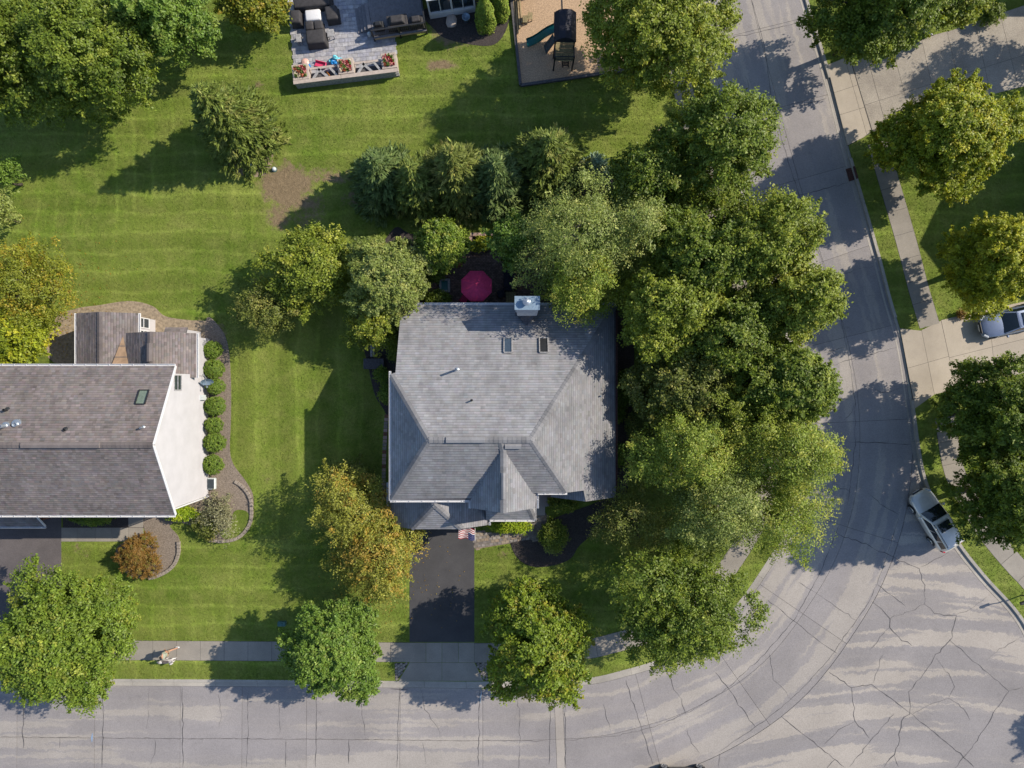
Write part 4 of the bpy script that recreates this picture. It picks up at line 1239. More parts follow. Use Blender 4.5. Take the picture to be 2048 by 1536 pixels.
# the houses just outside the frame whose shade and garage front reach into it
H4 = thing("suburban_house", "grey house outside the right edge casting its straight edged shade on the lawn", "house", G(2210, 380))
wall_box(H4, 2120, 2370, 250, 520, 5.2, MT['greysiding'])
roof_plane(H4, [G(2112, 385, 7.6), G(2378, 385, 7.6), G(2378, 530, 5.2), G(2112, 530, 5.2)], MT['shingleB'], 41)
roof_plane(H4, [G(2112, 385, 7.6), G(2378, 385, 7.6), G(2378, 242, 5.2), G(2112, 242, 5.2)], MT['shingleB'], 42)
m = MB(); m.add([G(2121, 250, 5.1), G(2121, 520, 5.1), G(2121, 385, 7.5)], [(0, 1, 2)]); m.build("gable_wall", MT['greysiding'], H4)
H5 = thing("suburban_house", "house at the top right corner behind the aggregate driveway", "house", G(2100, -80))
wall_box(H5, 2000, 2280, -220, -30, 4.2, MT['greysiding'])
roof_plane(H5, [G(1990, -125, 6.4), G(2290, -125, 6.4), G(2290, -22, 4.1), G(1990, -22, 4.1)], MT['shingleB'], 51)
roof_plane(H5, [G(1990, -125, 6.4), G(2290, -125, 6.4), G(2290, -228, 4.1), G(1990, -228, 4.1)], MT['shingleB'], 52)
m = MB(); m.add([G(2001, -220, 4.1), G(2001, -32, 4.1), G(2001, -125, 6.3)], [(0, 1, 2)]); m.build("gable_wall", MT['greysiding'], H5)
# ------------------------------------------------------------------ trees and shrubs
def unit(v):
    return v / np.maximum(np.linalg.norm(v, axis=1), 1e-9)[:, None]

def leaf_faces(rs, pos, nrm, size, aspect=0.55, droop=0.15, along=None):
    """one rhombic leaf per position"""
    N = len(pos)
    r = rs.normal(size=(N, 3)) if along is None else along + rs.normal(size=(N, 3)) * 0.35
    t = unit(r - nrm * np.sum(r * nrm, 1)[:, None])
    b = np.cross(nrm, t)
    s = size[:, None]
    a = pos - t * s * 0.5
    c = pos + t * s * 0.5 - np.array([0, 0, 1]) * s * droop
    return np.stack([a, pos + b * s * aspect * 0.5 - t * s * 0.05, c, pos - b * s * aspect * 0.5 - t * s * 0.05], 1)

PAL = {  # darker tone, lighter tone, accent tone (share of accent clumps)
    'maple':   ((0.095, 0.125, 0.018), (0.190, 0.215, 0.034), (0.27, 0.27, 0.055), 0.12),
    'dark':    ((0.066, 0.100, 0.016), (0.140, 0.175, 0.028), (0.20, 0.22, 0.045), 0.10),
    'bright':  ((0.078, 0.135, 0.026), (0.135, 0.190, 0.042), (0.18, 0.22, 0.06), 0.10),
    'green2':  ((0.082, 0.125, 0.020), (0.155, 0.200, 0.034), (0.22, 0.23, 0.05), 0.12),
    'yellow':  ((0.115, 0.148, 0.014), (0.235, 0.250, 0.024), (0.33, 0.30, 0.03), 0.22),
    'gold':    ((0.140, 0.160, 0.014), (0.280, 0.280, 0.026), (0.36, 0.33, 0.035), 0.22),
    'autumn':  ((0.130, 0.142, 0.030), (0.250, 0.235, 0.055), (0.33, 0.215, 0.055), 0.22),
    'mixed':   ((0.080, 0.125, 0.016), (0.170, 0.205, 0.024), (0.22, 0.20, 0.035), 0.13),
    'fall':    ((0.105, 0.125, 0.018), (0.195, 0.195, 0.028), (0.27, 0.20, 0.03), 0.18),
    'birch':   ((0.115, 0.145, 0.045), (0.200, 0.225, 0.080), (0.28, 0.28, 0.12), 0.15),
    'willow':  ((0.110, 0.150, 0.028), (0.200, 0.235, 0.045), (0.29, 0.28, 0.07), 0.18),
    'olive':   ((0.085, 0.100, 0.028), (0.150, 0.165, 0.045), (0.22, 0.20, 0.07), 0.12),
    'spruce':  ((0.070, 0.095, 0.022), (0.135, 0.160, 0.040), (0.19, 0.19, 0.07), 0.12),
    'pine':    ((0.055, 0.085, 0.032), (0.105, 0.140, 0.055), (0.15, 0.18, 0.08), 0.10),
    'blue':    ((0.120, 0.165, 0.150), (0.210, 0.270, 0.250), (0.27, 0.33, 0.31), 0.10),
    'box':     ((0.075, 0.120, 0.020), (0.130, 0.180, 0.032), (0.17, 0.21, 0.04), 0.10),
    'rust':    ((0.120, 0.068, 0.022), (0.215, 0.118, 0.038), (0.17, 0.14, 0.04), 0.22),
    'hedge':   ((0.120, 0.180, 0.012), (0.230, 0.290, 0.020), (0.32, 0.34, 0.03), 0.15),
    'pale':    ((0.120, 0.115, 0.085), (0.210, 0.195, 0.160), (0.26, 0.25, 0.21), 0.20),
}

def tones(rs, pal, ids, ncl, jitter=0.22):
    lo, hi, ac, fr = [np.array(x) if hasattr(x, '__len__') else x for x in PAL[pal]]
    k = rs.rand(ncl)[:, None]
    cc = lo * (1 - k) + hi * k
    acm = rs.rand(ncl) < fr
    cc[acm] = ac * rs.uniform(0.8, 1.1, (acm.sum(), 1))
    c = cc[ids]
    j = rs.normal(1.0, jitter, (len(ids), 1))
    c = c * np.clip(j, 0.45, 1.6)
    mixin = rs.rand(len(ids), 1) ** 2 * 0.6
    alt = lo * (1 - rs.rand(len(ids), 1)) + hi * rs.rand(len(ids), 1)
    return np.clip((c * (1 - mixin) + alt * mixin) * np.array([1.42, 1.50, 1.08]), 0.008, 0.7)

def broad_crown(rs, rx, ry, rz, style):
    """clump centres over a union of lobes -> leaf positions, normals, clump ids"""
    st = dict(lobes=11, lob_r=0.42, dens=1.0, cl=0.5, per=85, leaf=0.185, gap=0.72, flat=0.6, airy=0.0, spike=0.12)
    st.update(style)
    R = (rx + ry) / 2
    # lobes
    cs = [np.zeros(3)]; rr = [1.0 if st['lobes'] == 0 else 0.55]
    for i in range(st['lobes']):
        a = 2 * math.pi * (i + rs.uniform(-0.3, 0.3)) / st['lobes']
        e = rs.uniform(-0.6, 0.5)
        d = rs.uniform(0.42, 0.86)
        cs.append(np.array([math.cos(a) * math.cos(e), math.sin(a) * math.cos(e), math.sin(e)]) * d)
        rr.append(st['lob_r'] * rs.uniform(0.55, 1.12))
    for i in range(0 if st['lobes'] == 0 else max(2, st['lobes'] // 2)):
        a = rs.uniform(0, 6.28)
        cs.append(np.array([math.cos(a) * 0.25, math.sin(a) * 0.25, rs.uniform(0.4, 0.6)])); rr.append(rs.uniform(0.32, 0.45))
    cs = np.array(cs); rr = np.array(rr)
    pts = []; out = []
    ncand = int(st['dens'] * 95 * R * R / (st['cl'] ** 1.6) / 3.2)
    li = rs.choice(len(rr), ncand, p=(rr ** 2) / np.sum(rr ** 2))
    d = unit(rs.normal(size=(ncand, 3)))
    d[:, 2] = np.where((d[:, 2] < -0.3) & (rs.rand(ncand) < 0.55), -d[:, 2], d[:, 2])
    rad = rs.uniform(0.80, 1.0, ncand) + np.where(rs.rand(ncand) < 0.25, rs.uniform(0, st['spike'], ncand), 0)
    q = cs[li] + d * (rr[li] * rad)[:, None]
    # drop those buried in another lobe
    dist = np.linalg.norm(q[:, None, :] - cs[None], axis=2) / rr[None]
    dist[np.arange(ncand), li] = 9
    keep = (dist.min(1) > st['gap'])
    if st['airy'] > 0: keep &= rs.rand(ncand) > st['airy']
    q = q[keep]; d = d[keep]
    q = q * np.array([rx, ry, rz])
    n = len(q)
    # sparse inner clumps so that the crown is not hollow
    ni = int(n * 0.18)
    qi = unit(rs.normal(size=(ni, 3))) * (rs.uniform(0.2, 0.6, ni) ** 0.6)[:, None] * np.array([rx, ry, rz]) * 0.8
    q = np.concatenate([q, qi]); d = np.concatenate([d, unit(rs.normal(size=(ni, 3)))])
    n = len(q)
    # loose twig sprays that break up the outline
    nt_ = int(n * st.get('sprays', 0.0))
    if nt_:
        sel = rs.choice(n, nt_)
        e = d[sel] * np.array([1, 1, 0.5]) + rs.normal(size=(nt_, 3)) * 0.25
        e = unit(e)
        q = np.concatenate([q] + [q[sel] + e * (st['cl'] * f) for f in (0.9, 1.5)]); d = np.concatenate([d, e, e])
    small = np.ones(len(q)); small[n:] = 0.42
    n = len(q)
    per = st['per']
    ids = np.repeat(np.arange(n), per)
    ids = ids[rs.rand(len(ids)) < np.repeat(rs.uniform(0.55, 1.0, n) * np.where(small < 1, 0.35, 1.0), per)]
    N = len(ids)
    crad = st['cl'] * rs.uniform(0.6, 1.25, n) * small
    o = unit(rs.normal(size=(N, 3))) * (rs.rand(N, 1) ** 0.45)
    o = o * crad[ids][:, None] * np.array([1, 1, st['flat']])
    # stretch every clump outwards like a twig spray
    sp = d[ids] * (rs.rand(N, 1) * crad[ids][:, None] * st.get('twig', 0.6))
    pos = q[ids] + o + sp
    nrm = unit(d[ids] * 0.55 + np.array([0.22, 0.08, 0.75]) + rs.normal(size=(N, 3)) * 0.5)
    size = st['leaf'] * rs.uniform(0.65, 1.35, N)
    return pos, nrm, size, ids, n, q, d

STY = {
    'maple':  dict(sprays=0.4),
    'dense':  dict(per=95, dens=1.1, cl=0.42, lobes=14, lob_r=0.38, gap=0.7, leaf=0.17, sprays=0.35),
    'spray':  dict(per=80, cl=0.45, flat=0.5, spike=0.3, airy=0.15, leaf=0.175, twig=1.5, lobes=12, sprays=0.5),
    'airy':   dict(per=70, cl=0.45, airy=0.30, leaf=0.16, spike=0.3, flat=0.7, twig=1.6, sprays=0.5),
    'fine':   dict(per=95, cl=0.62, airy=0.18, leaf=0.135, spike=0.28, flat=0.9, lobes=10, sprays=0.3),
    'fineairy': dict(per=85, cl=0.7, airy=0.36, leaf=0.13, spike=0.32, flat=1.0, lobes=9, sprays=0.4),
    'shrub':  dict(per=60, cl=0.30, leaf=0.13, lobes=6, spike=0.15),
    'ball':   dict(per=22, cl=0.085, leaf=0.08, lobes=0, lob_r=1.0, spike=0.03, gap=0.0, dens=0.55),
    'mound':  dict(per=40, cl=0.16, leaf=0.085, lobes=8, lob_r=0.5, spike=0.1, gap=0.6, dens=0.8, sprays=0.3),
}

def limbs(mb, rs, base, top, q, r0, count=16):
    """tapered trunk that forks towards clump centres"""
    base = Vector(base); top = Vector(top)
    n = 6
    bend = Vector((rs.normal() * 0.15, rs.normal() * 0.15, 0))
    tr = [base.lerp(top, i / n) + bend * math.sin(math.pi * i / n) for i in range(n + 1)]
    mb.tube(tr, [r0 * (1.25 if i == 0 else 1.0 - 0.72 * i / n) for i in range(n + 1)], 9)
    if len(q) == 0: return
    idx = rs.choice(len(q), min(count, len(q)), replace=False)
    for j in idx:
        e = Vector(q[j])
        f = rs.uniform(0.35, 0.9)
        s = base.lerp(top, f)
        mid = s.lerp(e, 0.5) + Vector((0, 0, 0.12 * (e - s).length))
        mb.tube([s, mid, e], [r0 * 0.38 * (1.1 - f * 0.6), r0 * 0.22, r0 * 0.06], 6)

def broad_tree(name, label, cx, cy, rx, ry, zc, rz, style, pal, seed, cat="tree", group=None, bark='bark', sat=1.0, leaves='leaf'):
    rs = np.random.RandomState(seed)
    if cat == "tree":                       # crowns hang low
        zc = min(max(zc * 0.67, 2.0), 5.8); rz = zc * 0.82
    k = (CAMH - zc) / CAMH / PPM
    c = P(cx, cy, zc)
    st = dict(STY[style])
    pos, nrm, size, ids, n, q, d = broad_crown(rs, rx * k * (0.88 if cat == 'tree' else 0.92), ry * k * (0.88 if cat == 'tree' else 0.92), rz * 0.92, st)
    keep = pos[:, 2] + zc > 0.12
    pos, nrm, size, ids = pos[keep], nrm[keep], size[keep], ids[keep]
    root = thing(name, label, cat, (c.x, c.y, 0), group=group)
    cols = tones(rs, pal, ids, n)
    V = leaf_faces(rs, pos + np.array([0, 0, zc]), nrm, size)
    fast_quads("crown", V, MT[leaves], cols, parent=root)
    mb = MB()
    limbs(mb, rs, (0, 0, -0.05), (rs.normal() * 0.2, rs.normal() * 0.2, zc + rz * 0.35), q * 0.85 + np.array([0, 0, zc]), max(0.05, min(0.24, 0.05 * (rx + ry) * k)), 22)
    mb.build("trunk", MT[bark], root, smooth=True, local=True)
    return root

def conifer(name, label, gx, gy, h, r, pal, seed, group=None, whorls=None, tip=0.42, dens=1.0, spread=0.38, z0=0.35):
    """cone of drooping whorled boughs set with needle sprays"""
    rs = np.random.RandomState(seed)
    base = G(gx, gy)
    root = thing(name, label, "tree", base, group=group)
    W = whorls or int(h * 3.0)
    P_, T_, I_ = [], [], []
    bough = 0
    mb = MB()
    mb.tube([(0, 0, -0.05), (rs.normal() * 0.05, rs.normal() * 0.05, h * 0.5), (0, 0, h)], [0.03 * h * 0.55 + 0.03, 0.02 * h * 0.5, 0.01], 8)
    for w in range(W):
        f = w / (W - 1)
        z = z0 + (h - z0 - 0.15) * f
        R = r * (1 - f) ** 0.85 * rs.uniform(0.86, 1.06) + 0.12
        nb = max(5, int((9 + 7 * (1 - f)) * dens))
        a0 = rs.uniform(0, 6.28)
        for b in range(nb):
            a = a0 + 2 * math.pi * b / nb + rs.normal() * 0.12
            L = R * rs.uniform(0.72, 1.1)
            rise = rs.uniform(-0.12, 0.10) + 0.35 * f
            nsp = max(3, int(L * 13 * dens))
            t = np.sort(rs.uniform(0.12, 1.0, nsp))
            dx, dy = math.cos(a), math.sin(a)
            zz = z + L * t * rise - 0.10 * L * t * t
            side = rs.choice([-1, 1], nsp) * rs.uniform(0.0, 1.0, nsp) * spread * L * (1 - t * 0.6) * 0.5
            px = dx * L * t - dy * side; py = dy * L * t + dx * side
            for rep in range(3):
                jx = rs.normal(size=(nsp, 3)) * np.array([0.05, 0.05, 0.035])
                P_.append(np.stack([px, py, zz], 1) + jx)
                ang = a + np.sign(side) * rs.uniform(0.1, 0.8, nsp)
                T_.append(np.stack([np.cos(ang), np.sin(ang), rs.uniform(-0.1, 0.5, nsp)], 1))
                I_.append(np.full(nsp, bough))
            if b % 2 == 0 and L > 0.6:
                mb.tube([(0, 0, z), (dx * L * 0.85, dy * L * 0.85, z + L * rise * 0.8 - 0.06 * L)], [0.03, 0.008], 5)
            bough += 1
    pos = np.concatenate(P_); tan = unit(np.concatenate(T_)); ids = np.concatenate(I_)
    N = len(pos)
    nrm = unit(np.array([0, 0, 1.0]) + rs.normal(size=(N, 3)) * 0.5)
    t = unit(tan - nrm * np.sum(tan * nrm, 1)[:, None]); bb = np.cross(nrm, t)
    s = (tip * rs.uniform(0.6, 1.25, N))[:, None]
    V = np.stack([pos - t * s * 0.3, pos + bb * s * 0.16, pos + t * s * 0.7, pos - bb * s * 0.16], 1)
    cols = tones(rs, pal, ids, bough, 0.2)
    fast_quads("crown", V, MT['needle'], cols, parent=root)
    mb.build("trunk", MT['bark'], root, smooth=True, local=True)
    return root

B = broad_tree
# ---- top left
B("maple_tree", "large green maple at the left end of the top left group", 35, 95, 125, 135, 8.5, 3.6, 'spray', 'dark', 101, group="trees in the top left corner")
B("maple_tree", "large green maple overhanging the lawn, middle of the top left group", 190, 118, 122, 118, 8.0, 3.4, 'spray', 'dark', 102, group="trees in the top left corner")
B("maple_tree", "brighter green tree at the top edge right of the large maples", 325, 28, 92, 90, 7.0, 3.2, 'maple', 'bright', 103, group="trees in the top left corner")
B("ornamental_tree", "small yellow green tree at the top edge left of the patio", 505, 14, 66, 46, 3.4, 1.7, 'maple', 'fall', 104)
conifer("spruce_tree", "tall lone spruce on the lawn beside white utility pedestal", 495, 272, 8.2, 3.3, 'spruce', 105, dens=1.25, tip=0.36)
B("sapling", "small pale tree at the left edge, upper of two", 2, 352, 30, 30, 3.0, 1.5, 'airy', 'bright', 106)
B("sapling", "small blue green tree at the left edge, lower of two", -2, 430, 28, 34, 3.0, 1.5, 'airy', 'birch', 107)
B("autumn_tree", "yellow turning tree at the left edge behind the white gabled house", 48, 565, 92, 100, 5.0, 2.6, 'fine', 'fall', 108)
B("autumn_tree", "green and yellow tree below the yellow one at the left edge", 28, 668, 78, 78, 4.2, 2.3, 'maple', 'yellow', 109)
# ---- evergreen screen
conifer("pine_tree", "leftmost pine of the evergreen screen behind the patio", 778, 372, 6.0, 2.9, 'pine', 111, group="evergreen screen", tip=0.42, spread=0.6, dens=1.2)
conifer("pine_tree", "second pine from the left in the evergreen screen", 842, 384, 5.8, 2.8, 'spruce', 112, group="evergreen screen", tip=0.42, spread=0.6, dens=1.2)
conifer("pine_tree", "tall middle pine of the evergreen screen", 918, 370, 7.0, 3.2, 'olive', 113, group="evergreen screen", tip=0.42, spread=0.6, dens=1.2)
conifer("pine_tree", "blue green pine right of the middle of the evergreen screen", 996, 378, 6.0, 2.9, 'pine', 114, group="evergreen screen", tip=0.42, spread=0.6, dens=1.2)
conifer("spruce_tree", "broad spruce at the right of the evergreen screen", 1090, 345, 7.2, 3.4, 'spruce', 115, group="evergreen screen", dens=1.1)
conifer("blue_spruce", "small silvery blue spruce beside the broad spruce", 1187, 345, 2.9, 1.15, 'blue', 116, tip=0.3)
# ---- left of the grey house
B("ornamental_tree", "leafy yellow green tree left of the grey house", 622, 540, 86, 76, 4.2, 2.2, 'spray', 'maple', 121)
B("ornamental_tree", "dark low tree in shade at the left of the group by the lawn", 545, 612, 62, 60, 2.6, 1.5, 'fine', 'olive', 122)
B("magnolia_tree", "grey green tree touching the rear left corner of the grey roof", 778, 560, 92, 92, 5.0, 2.6, 'dense', 'birch', 123)
B("magnolia_tree", "small tree by the left wall of the grey house", 748, 655, 46, 40, 3.2, 1.5, 'airy', 'maple', 124)
B("maple_tree", "small bright green tree beside the maroon umbrella", 886, 494, 56, 56, 4.0, 2.0, 'dense', 'green2', 125)
# ---- big group between the grey house and the bend
B("birch_tree", "pale feathery birch over the patio right of the umbrella", 1150, 470, 130, 112, 9.0, 4.0, 'fineairy', 'birch', 131, bark='barkpale')
B("birch_tree", "pale birch leaning over the rear right corner of the grey roof", 1165, 575, 95, 70, 7.0, 3.0, 'fine', 'willow', 132, bark='barkpale')
B("birch_tree", "narrow pale birch between the feathery birch and the street trees", 1265, 450, 48, 70, 8.0, 3.0, 'fine', 'birch', 146, bark='barkpale')
B("maple_tree", "brighter green small tree left of the feathery birch", 1022, 488, 40, 46, 4.6, 2.2, 'maple', 'bright', 133)
B("street_tree", "dark green tree at the top of the roadside group", 1425, 305, 112, 128, 9.0, 3.8, 'spray', 'dark', 134, group="roadside trees")
B("street_tree", "dark spreading tree left of the topmost roadside tree", 1300, 370, 82, 95, 6.5, 3.0, 'spray', 'dark', 135, group="roadside trees")
B("street_tree", "dark green tree over the road edge, second down the roadside", 1520, 490, 122, 115, 9.0, 3.8, 'spray', 'maple', 136, group="roadside trees")
B("street_tree", "dark green tree in the heart of the group right of the birch", 1400, 510, 110, 110, 8.0, 3.6, 'spray', 'dark', 137, group="roadside trees")
B("street_tree", "green tree over the road, third down the roadside", 1575, 600, 92, 92, 8.0, 3.4, 'spray', 'maple', 138, group="roadside trees")
B("street_tree", "yellow green tree right of the grey roof, upper one", 1325, 620, 95, 95, 7.5, 3.4, 'spray', 'maple', 139)
B("street_tree", "green tree filling the middle of the group above the bend", 1450, 665, 110, 92, 7.0, 3.2, 'spray', 'dark', 140)
B("maple_tree", "dense dark green round tree on the road edge at the bend", 1572, 765, 112, 100, 7.5, 3.4, 'dense', 'dark', 141)
B("street_tree", "dark tree beside the right eave of the grey roof", 1370, 770, 100, 85, 5.5, 2.6, 'spray', 'olive', 142)
B("birch_tree", "light yellow green birch at the bend of the road", 1575, 900, 112, 92, 8.0, 3.4, 'fine', 'willow', 143, bark='barkpale')
B("birch_tree", "tall light birch right of the front bed", 1365, 900, 105, 92, 7.5, 3.4, 'fine', 'willow', 144, bark='barkpale')
B("birch_tree", "light airy birch hanging over the curve sidewalk", 1560, 1035, 108, 98, 7.0, 3.0, 'fineairy', 'willow', 145, bark='barkpale')
B("birch_tree", "light birch in the middle of the front group", 1430, 1005, 105, 95, 7.5, 3.2, 'fine', 'birch', 147, bark='barkpale')
B("crabapple_tree", "brownish fine leaved small tree beside the dark mulch bed", 1265, 1035, 88, 78, 4.2, 2.0, 'fineairy', 'olive', 148)
B("street_tree", "open crowned green tree over the sidewalk at the front curve", 1355, 1215, 142, 128, 7.5, 3.2, 'airy', 'dark', 149)
B("maple_tree", "large green tree shading the play area and top sidewalk", 1305, 62, 152, 128, 8.5, 3.6, 'spray', 'maple', 150)
B("street_tree", "green tree filling the gap between the dense dark tree and the birches", 1480, 850, 95, 85, 7.0, 3.2, 'fine', 'maple', 151)
# ---- across the road
B("maple_tree", "yellow green maple below the aggregate driveway", 1892, 280, 140, 118, 6.6, 3.8, 'dense', 'yellow', 161, group="maples across the road")
B("maple_tree", "yellow maple above the beige driveway at the right edge", 1985, 528, 106, 106, 6.4, 3.8, 'dense', 'gold', 162, group="maples across the road")
B("maple_tree", "dark green maple at the right edge below the beige driveway", 2000, 830, 106, 112, 7.0, 3.8, 'dense', 'dark', 163, group="maples across the road")
B("maple_tree", "dark green maple at the right edge beside the parked silver car", 2028, 1000, 108, 112, 7.2, 3.8, 'dense', 'dark', 164, group="maples across the road")
B("maple_tree", "dark green tree at the top edge beside the aggregate driveway", 1745, 32, 112, 92, 7.6, 3.6, 'maple', 'dark', 165)
B("ornamental_tree", "light green tree at the top edge right of the dark one", 1905, 10, 78, 40, 4.0, 2.0, 'maple', 'maple', 166)
B("street_tree", "tree outside the right edge whose shade falls on the turn-out", 2410, 1440, 85, 95, 5.5, 3.0, 'maple', 'dark', 167)
B("street_tree", "tree outside the right edge shading the aggregate driveway", 2230, 20, 90, 70, 6.5, 3.0, 'airy', 'dark', 168)
# ---- front
B("zelkova_tree", "large green street tree at the lower left by the asphalt drive", 122, 1265, 146, 152, 6.5, 3.2, 'spray', 'green2', 171)
B("maple_tree", "round blue green maple left of the sealed driveway apron", 670, 1288, 100, 106, 5.5, 2.8, 'dense', 'bright', 172)
B("autumn_tree", "orange and yellow tree left of the sealed driveway, upper crown", 705, 1010, 72, 85, 4.4, 2.2, 'fine', 'autumn', 173)
B("autumn_tree", "orange and yellow tree beside the sealed driveway, lower crown", 752, 1112, 100, 98, 4.8, 2.4, 'fine', 'autumn', 174)
B("maple_tree", "green maple turning orange right of the driveway apron", 1078, 1282, 112, 126, 6.0, 3.0, 'maple', 'mixed', 175)

# ---- shrubs
def shrub(name, label, cx, cy, rx, ry, h, style, pal, seed, group=None, cat="shrub"):
    return broad_tree(name, label, cx, cy, rx, ry, h * 0.5, h * 0.55, style, pal, seed, cat, group)
ORD = ["first", "second", "third", "fourth", "fifth", "sixth", "seventh"]
b0 = None
for i, (x, y, r) in enumerate(((425, 700, 20), (428, 738, 21), (432, 773, 19), (430, 812, 21), (428, 850, 19), (430, 885, 21), (426, 929, 21))):
    shrub("boxwood_ball", ORD[i] + " clipped round shrub along the white wall, counted from its rear end", x, y, r * (1.0, 1.08, .96, 1.06, .98, 1.08, 1.05)[i], r * (.92, .95, .86, .97, .88, .93, 1.0)[i], 1.2 + .1 * (i % 3), 'ball', 'box', 200 + i, "clipped balls along the white wall")
shrub("spirea_bush", "round rust coloured bush by the front walk of the left house", 274, 1115, 43, 41, 1.7, 'mound', 'rust', 211)
shrub("dwarf_weeping_shrub", "pale grey bare twigged shrub at the front corner of the left house", 438, 1030, 34, 30, 1.5, 'fineairy', 'pale', 212)
shrub("low_shrub", "olive low shrub on the left of the bare twigged one", 408, 1052, 24, 26, 0.9, 'shrub', 'olive', 213)
shrub("hedge", "bright green low hedge under the front eave of the left house", 360, 1026, 38, 12, 0.9, 'shrub', 'hedge', 214, cat="hedge")
shrub("hedge", "dark foundation hedge in shade beside the front walk", 185, 1036, 52, 11, 0.9, 'shrub', 'box', 215, cat="hedge")
shrub("hedge", "yellow green hedge under the entry roof of the grey house", 1018, 1050, 44, 13, 0.8, 'shrub', 'hedge', 216, cat="hedge")
shrub("azalea", "loose green shrub in the dark mulch bed by the paver walk", 1108, 1070, 30, 30, 1.3, 'shrub', 'dark', 217)
shrub("azalea", "pale sprawling shrub at the front of the dark mulch bed", 1100, 1092, 16, 12, 0.8, 'shrub', 'birch', 218)
shrub("yew", "dark shrub behind the porch of the grey house", 1130, 1010, 36, 14, 1.1, 'shrub', 'dark', 219)
shrub("yew", "small round shrub left of the grey house, upper", 762, 750, 14, 14, 0.8, 'shrub', 'box', 220)
shrub("yew", "small round shrub left of the grey house, lower", 772, 790, 17, 20, 0.9, 'shrub', 'box', 221)
shrub("yew", "dark shrubs against the left wall near the garden bench", 792, 680, 16, 50, 1.6, 'shrub', 'dark', 222)
shrub("yew", "dark hedge along the right wall of the grey house", 1238, 800, 13, 60, 1.2, 'shrub', 'dark', 223)
shrub("yew", "dark round shrub near the front of the right wall", 1238, 905, 15, 22, 1.2, 'shrub', 'box', 224)
shrub("rhododendron", "dark green shrub under the rear gutter left of the umbrella", 875, 598, 30, 15, 1.3, 'shrub', 'dark', 225)
shrub("rhododendron", "dark green shrub beside the small blue fountain on the patio", 868, 545, 20, 26, 1.5, 'shrub', 'dark', 226)
shrub("ornamental_grass", "yellow green tuft inside the low stone wall behind the patio", 965, 488, 26, 12, 0.6, 'shrub', 'yellow', 227)
shrub("burning_bush", "dark tree foot shrub behind the bare soil patch", 738, 668, 22, 18, 0.9, 'shrub', 'dark', 228)
shrub("yew", "dark clipped shrub at the top right beside the aggregate driveway", 1985, 28, 24, 22, 1.2, 'shrub', 'dark', 229)
shrub("understory_shrub", "dark brush under the street trees beside the grey house", 1310, 840, 60, 70, 1.6, 'shrub', 'olive', 230)
shrub("rose_bush", "dark red bush by the edge of the beige driveway", 1922, 624, 8, 9, 0.5, 'shrub', 'rust', 231)
shrub("orange_bush", "small yellow tree in the side yard by the orange crown", 708, 955, 40, 30, 2.2, 'fine', 'olive', 232)
def arbor(label, gx, gy, h, r, seed):
    rs = np.random.RandomState(seed)
    root = thing("arborvitae", label, "tree", G(gx, gy), group="arborvitae by the sunroom")
    N = 5200
    z = h * rs.rand(N) ** 0.9; a = rs.uniform(0, 6.283, N)
    rad = r * np.sqrt(np.clip(1 - (z / h) ** 2.2, 0, 1)) * rs.uniform(0.82, 1.03, N) * (1 + 0.06 * np.sin(a * 5 + z * 3))
    d = np.stack([np.cos(a), np.sin(a), 0.25 + 0.5 * z / h], 1)
    pos = np.stack([np.cos(a) * rad, np.sin(a) * rad, z], 1)
    nrm = unit(d + rs.normal(size=(N, 3)) * 0.45)
    V = leaf_faces(rs, pos, nrm, 0.17 * rs.uniform(0.6, 1.3, N), 0.45, 0, np.tile([0, 0, 1.0], (N, 1)))
    fast_quads("crown", V, MT['needle'], tones(rs, 'green2', rs.randint(0, 200, N), 200), parent=root)
    mb = MB(); mb.tube([(0, 0, -0.05), (0, 0, h * 0.8)], [0.09, 0.03], 8); mb.build("trunk", MT['bark'], root, local=True)
arbor("upright clipped conifer by the sunroom, left one", 972, 52, 3.4, 0.75, 241)
arbor("upright clipped conifer by the sunroom, right one behind", 1000, 30, 3.2, 0.7, 242)

# ------------------------------------------------------------------ grass blades on the lawns in view
def grass():
    rs = np.random.RandomState(5)
    N = 330000
    x = rs.uniform(-30, 2080, N); y = rs.uniform(-30, 1400, N)
    def inp(poly, x, y):
        c = np.zeros(len(x), bool); n = len(poly); j = n - 1
        for i in range(n):
            xi, yi = poly[i]; xj, yj = poly[j]
            if yi != yj:
                t = ((yi > y) != (yj > y)) & (x < (xj - xi) * (y - yi) / (yj - yi) + xi)
                c ^= t
            j = i
        return c
    ok = inp(lawnA_px, x, y) | inp(lawnB_px, x, y)
    for e in EXC: ok &= ~inp(e, x, y)
    for (px, py, rx, ry) in ((572, 372, 60, 50), (560, 430, 30, 40), (655, 352, 55, 20), (610, 415, 55, 40), (905, 60, 50, 40), (880, 130, 40, 12)):
        ok &= ~((((x - px) / rx) ** 2 + ((y - py) / ry) ** 2 < 1) & (rs.rand(N) < 0.8))
    x, y = x[ok], y[ok]; n = len(x)
    X = (x - 1024) / PPM; Y = (768 - y) / PPM
    a = rs.uniform(0, 6.283, n); h = rs.uniform(0.025, 0.075, n); l = rs.uniform(0.02, 0.08, n); w = rs.uniform(0.018, 0.035, n)
    V = np.zeros((n, 3, 3))
    V[:, 0] = np.stack([X - np.sin(a) * w, Y + np.cos(a) * w, np.zeros(n)], 1)
    V[:, 1] = np.stack([X + np.sin(a) * w, Y - np.cos(a) * w, np.zeros(n)], 1)
    V[:, 2] = np.stack([X + np.cos(a) * l, Y + np.sin(a) * l, h], 1)
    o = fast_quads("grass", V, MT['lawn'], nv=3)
    tag(o, "mown green grass covering the lawns", "grass", kind="stuff")
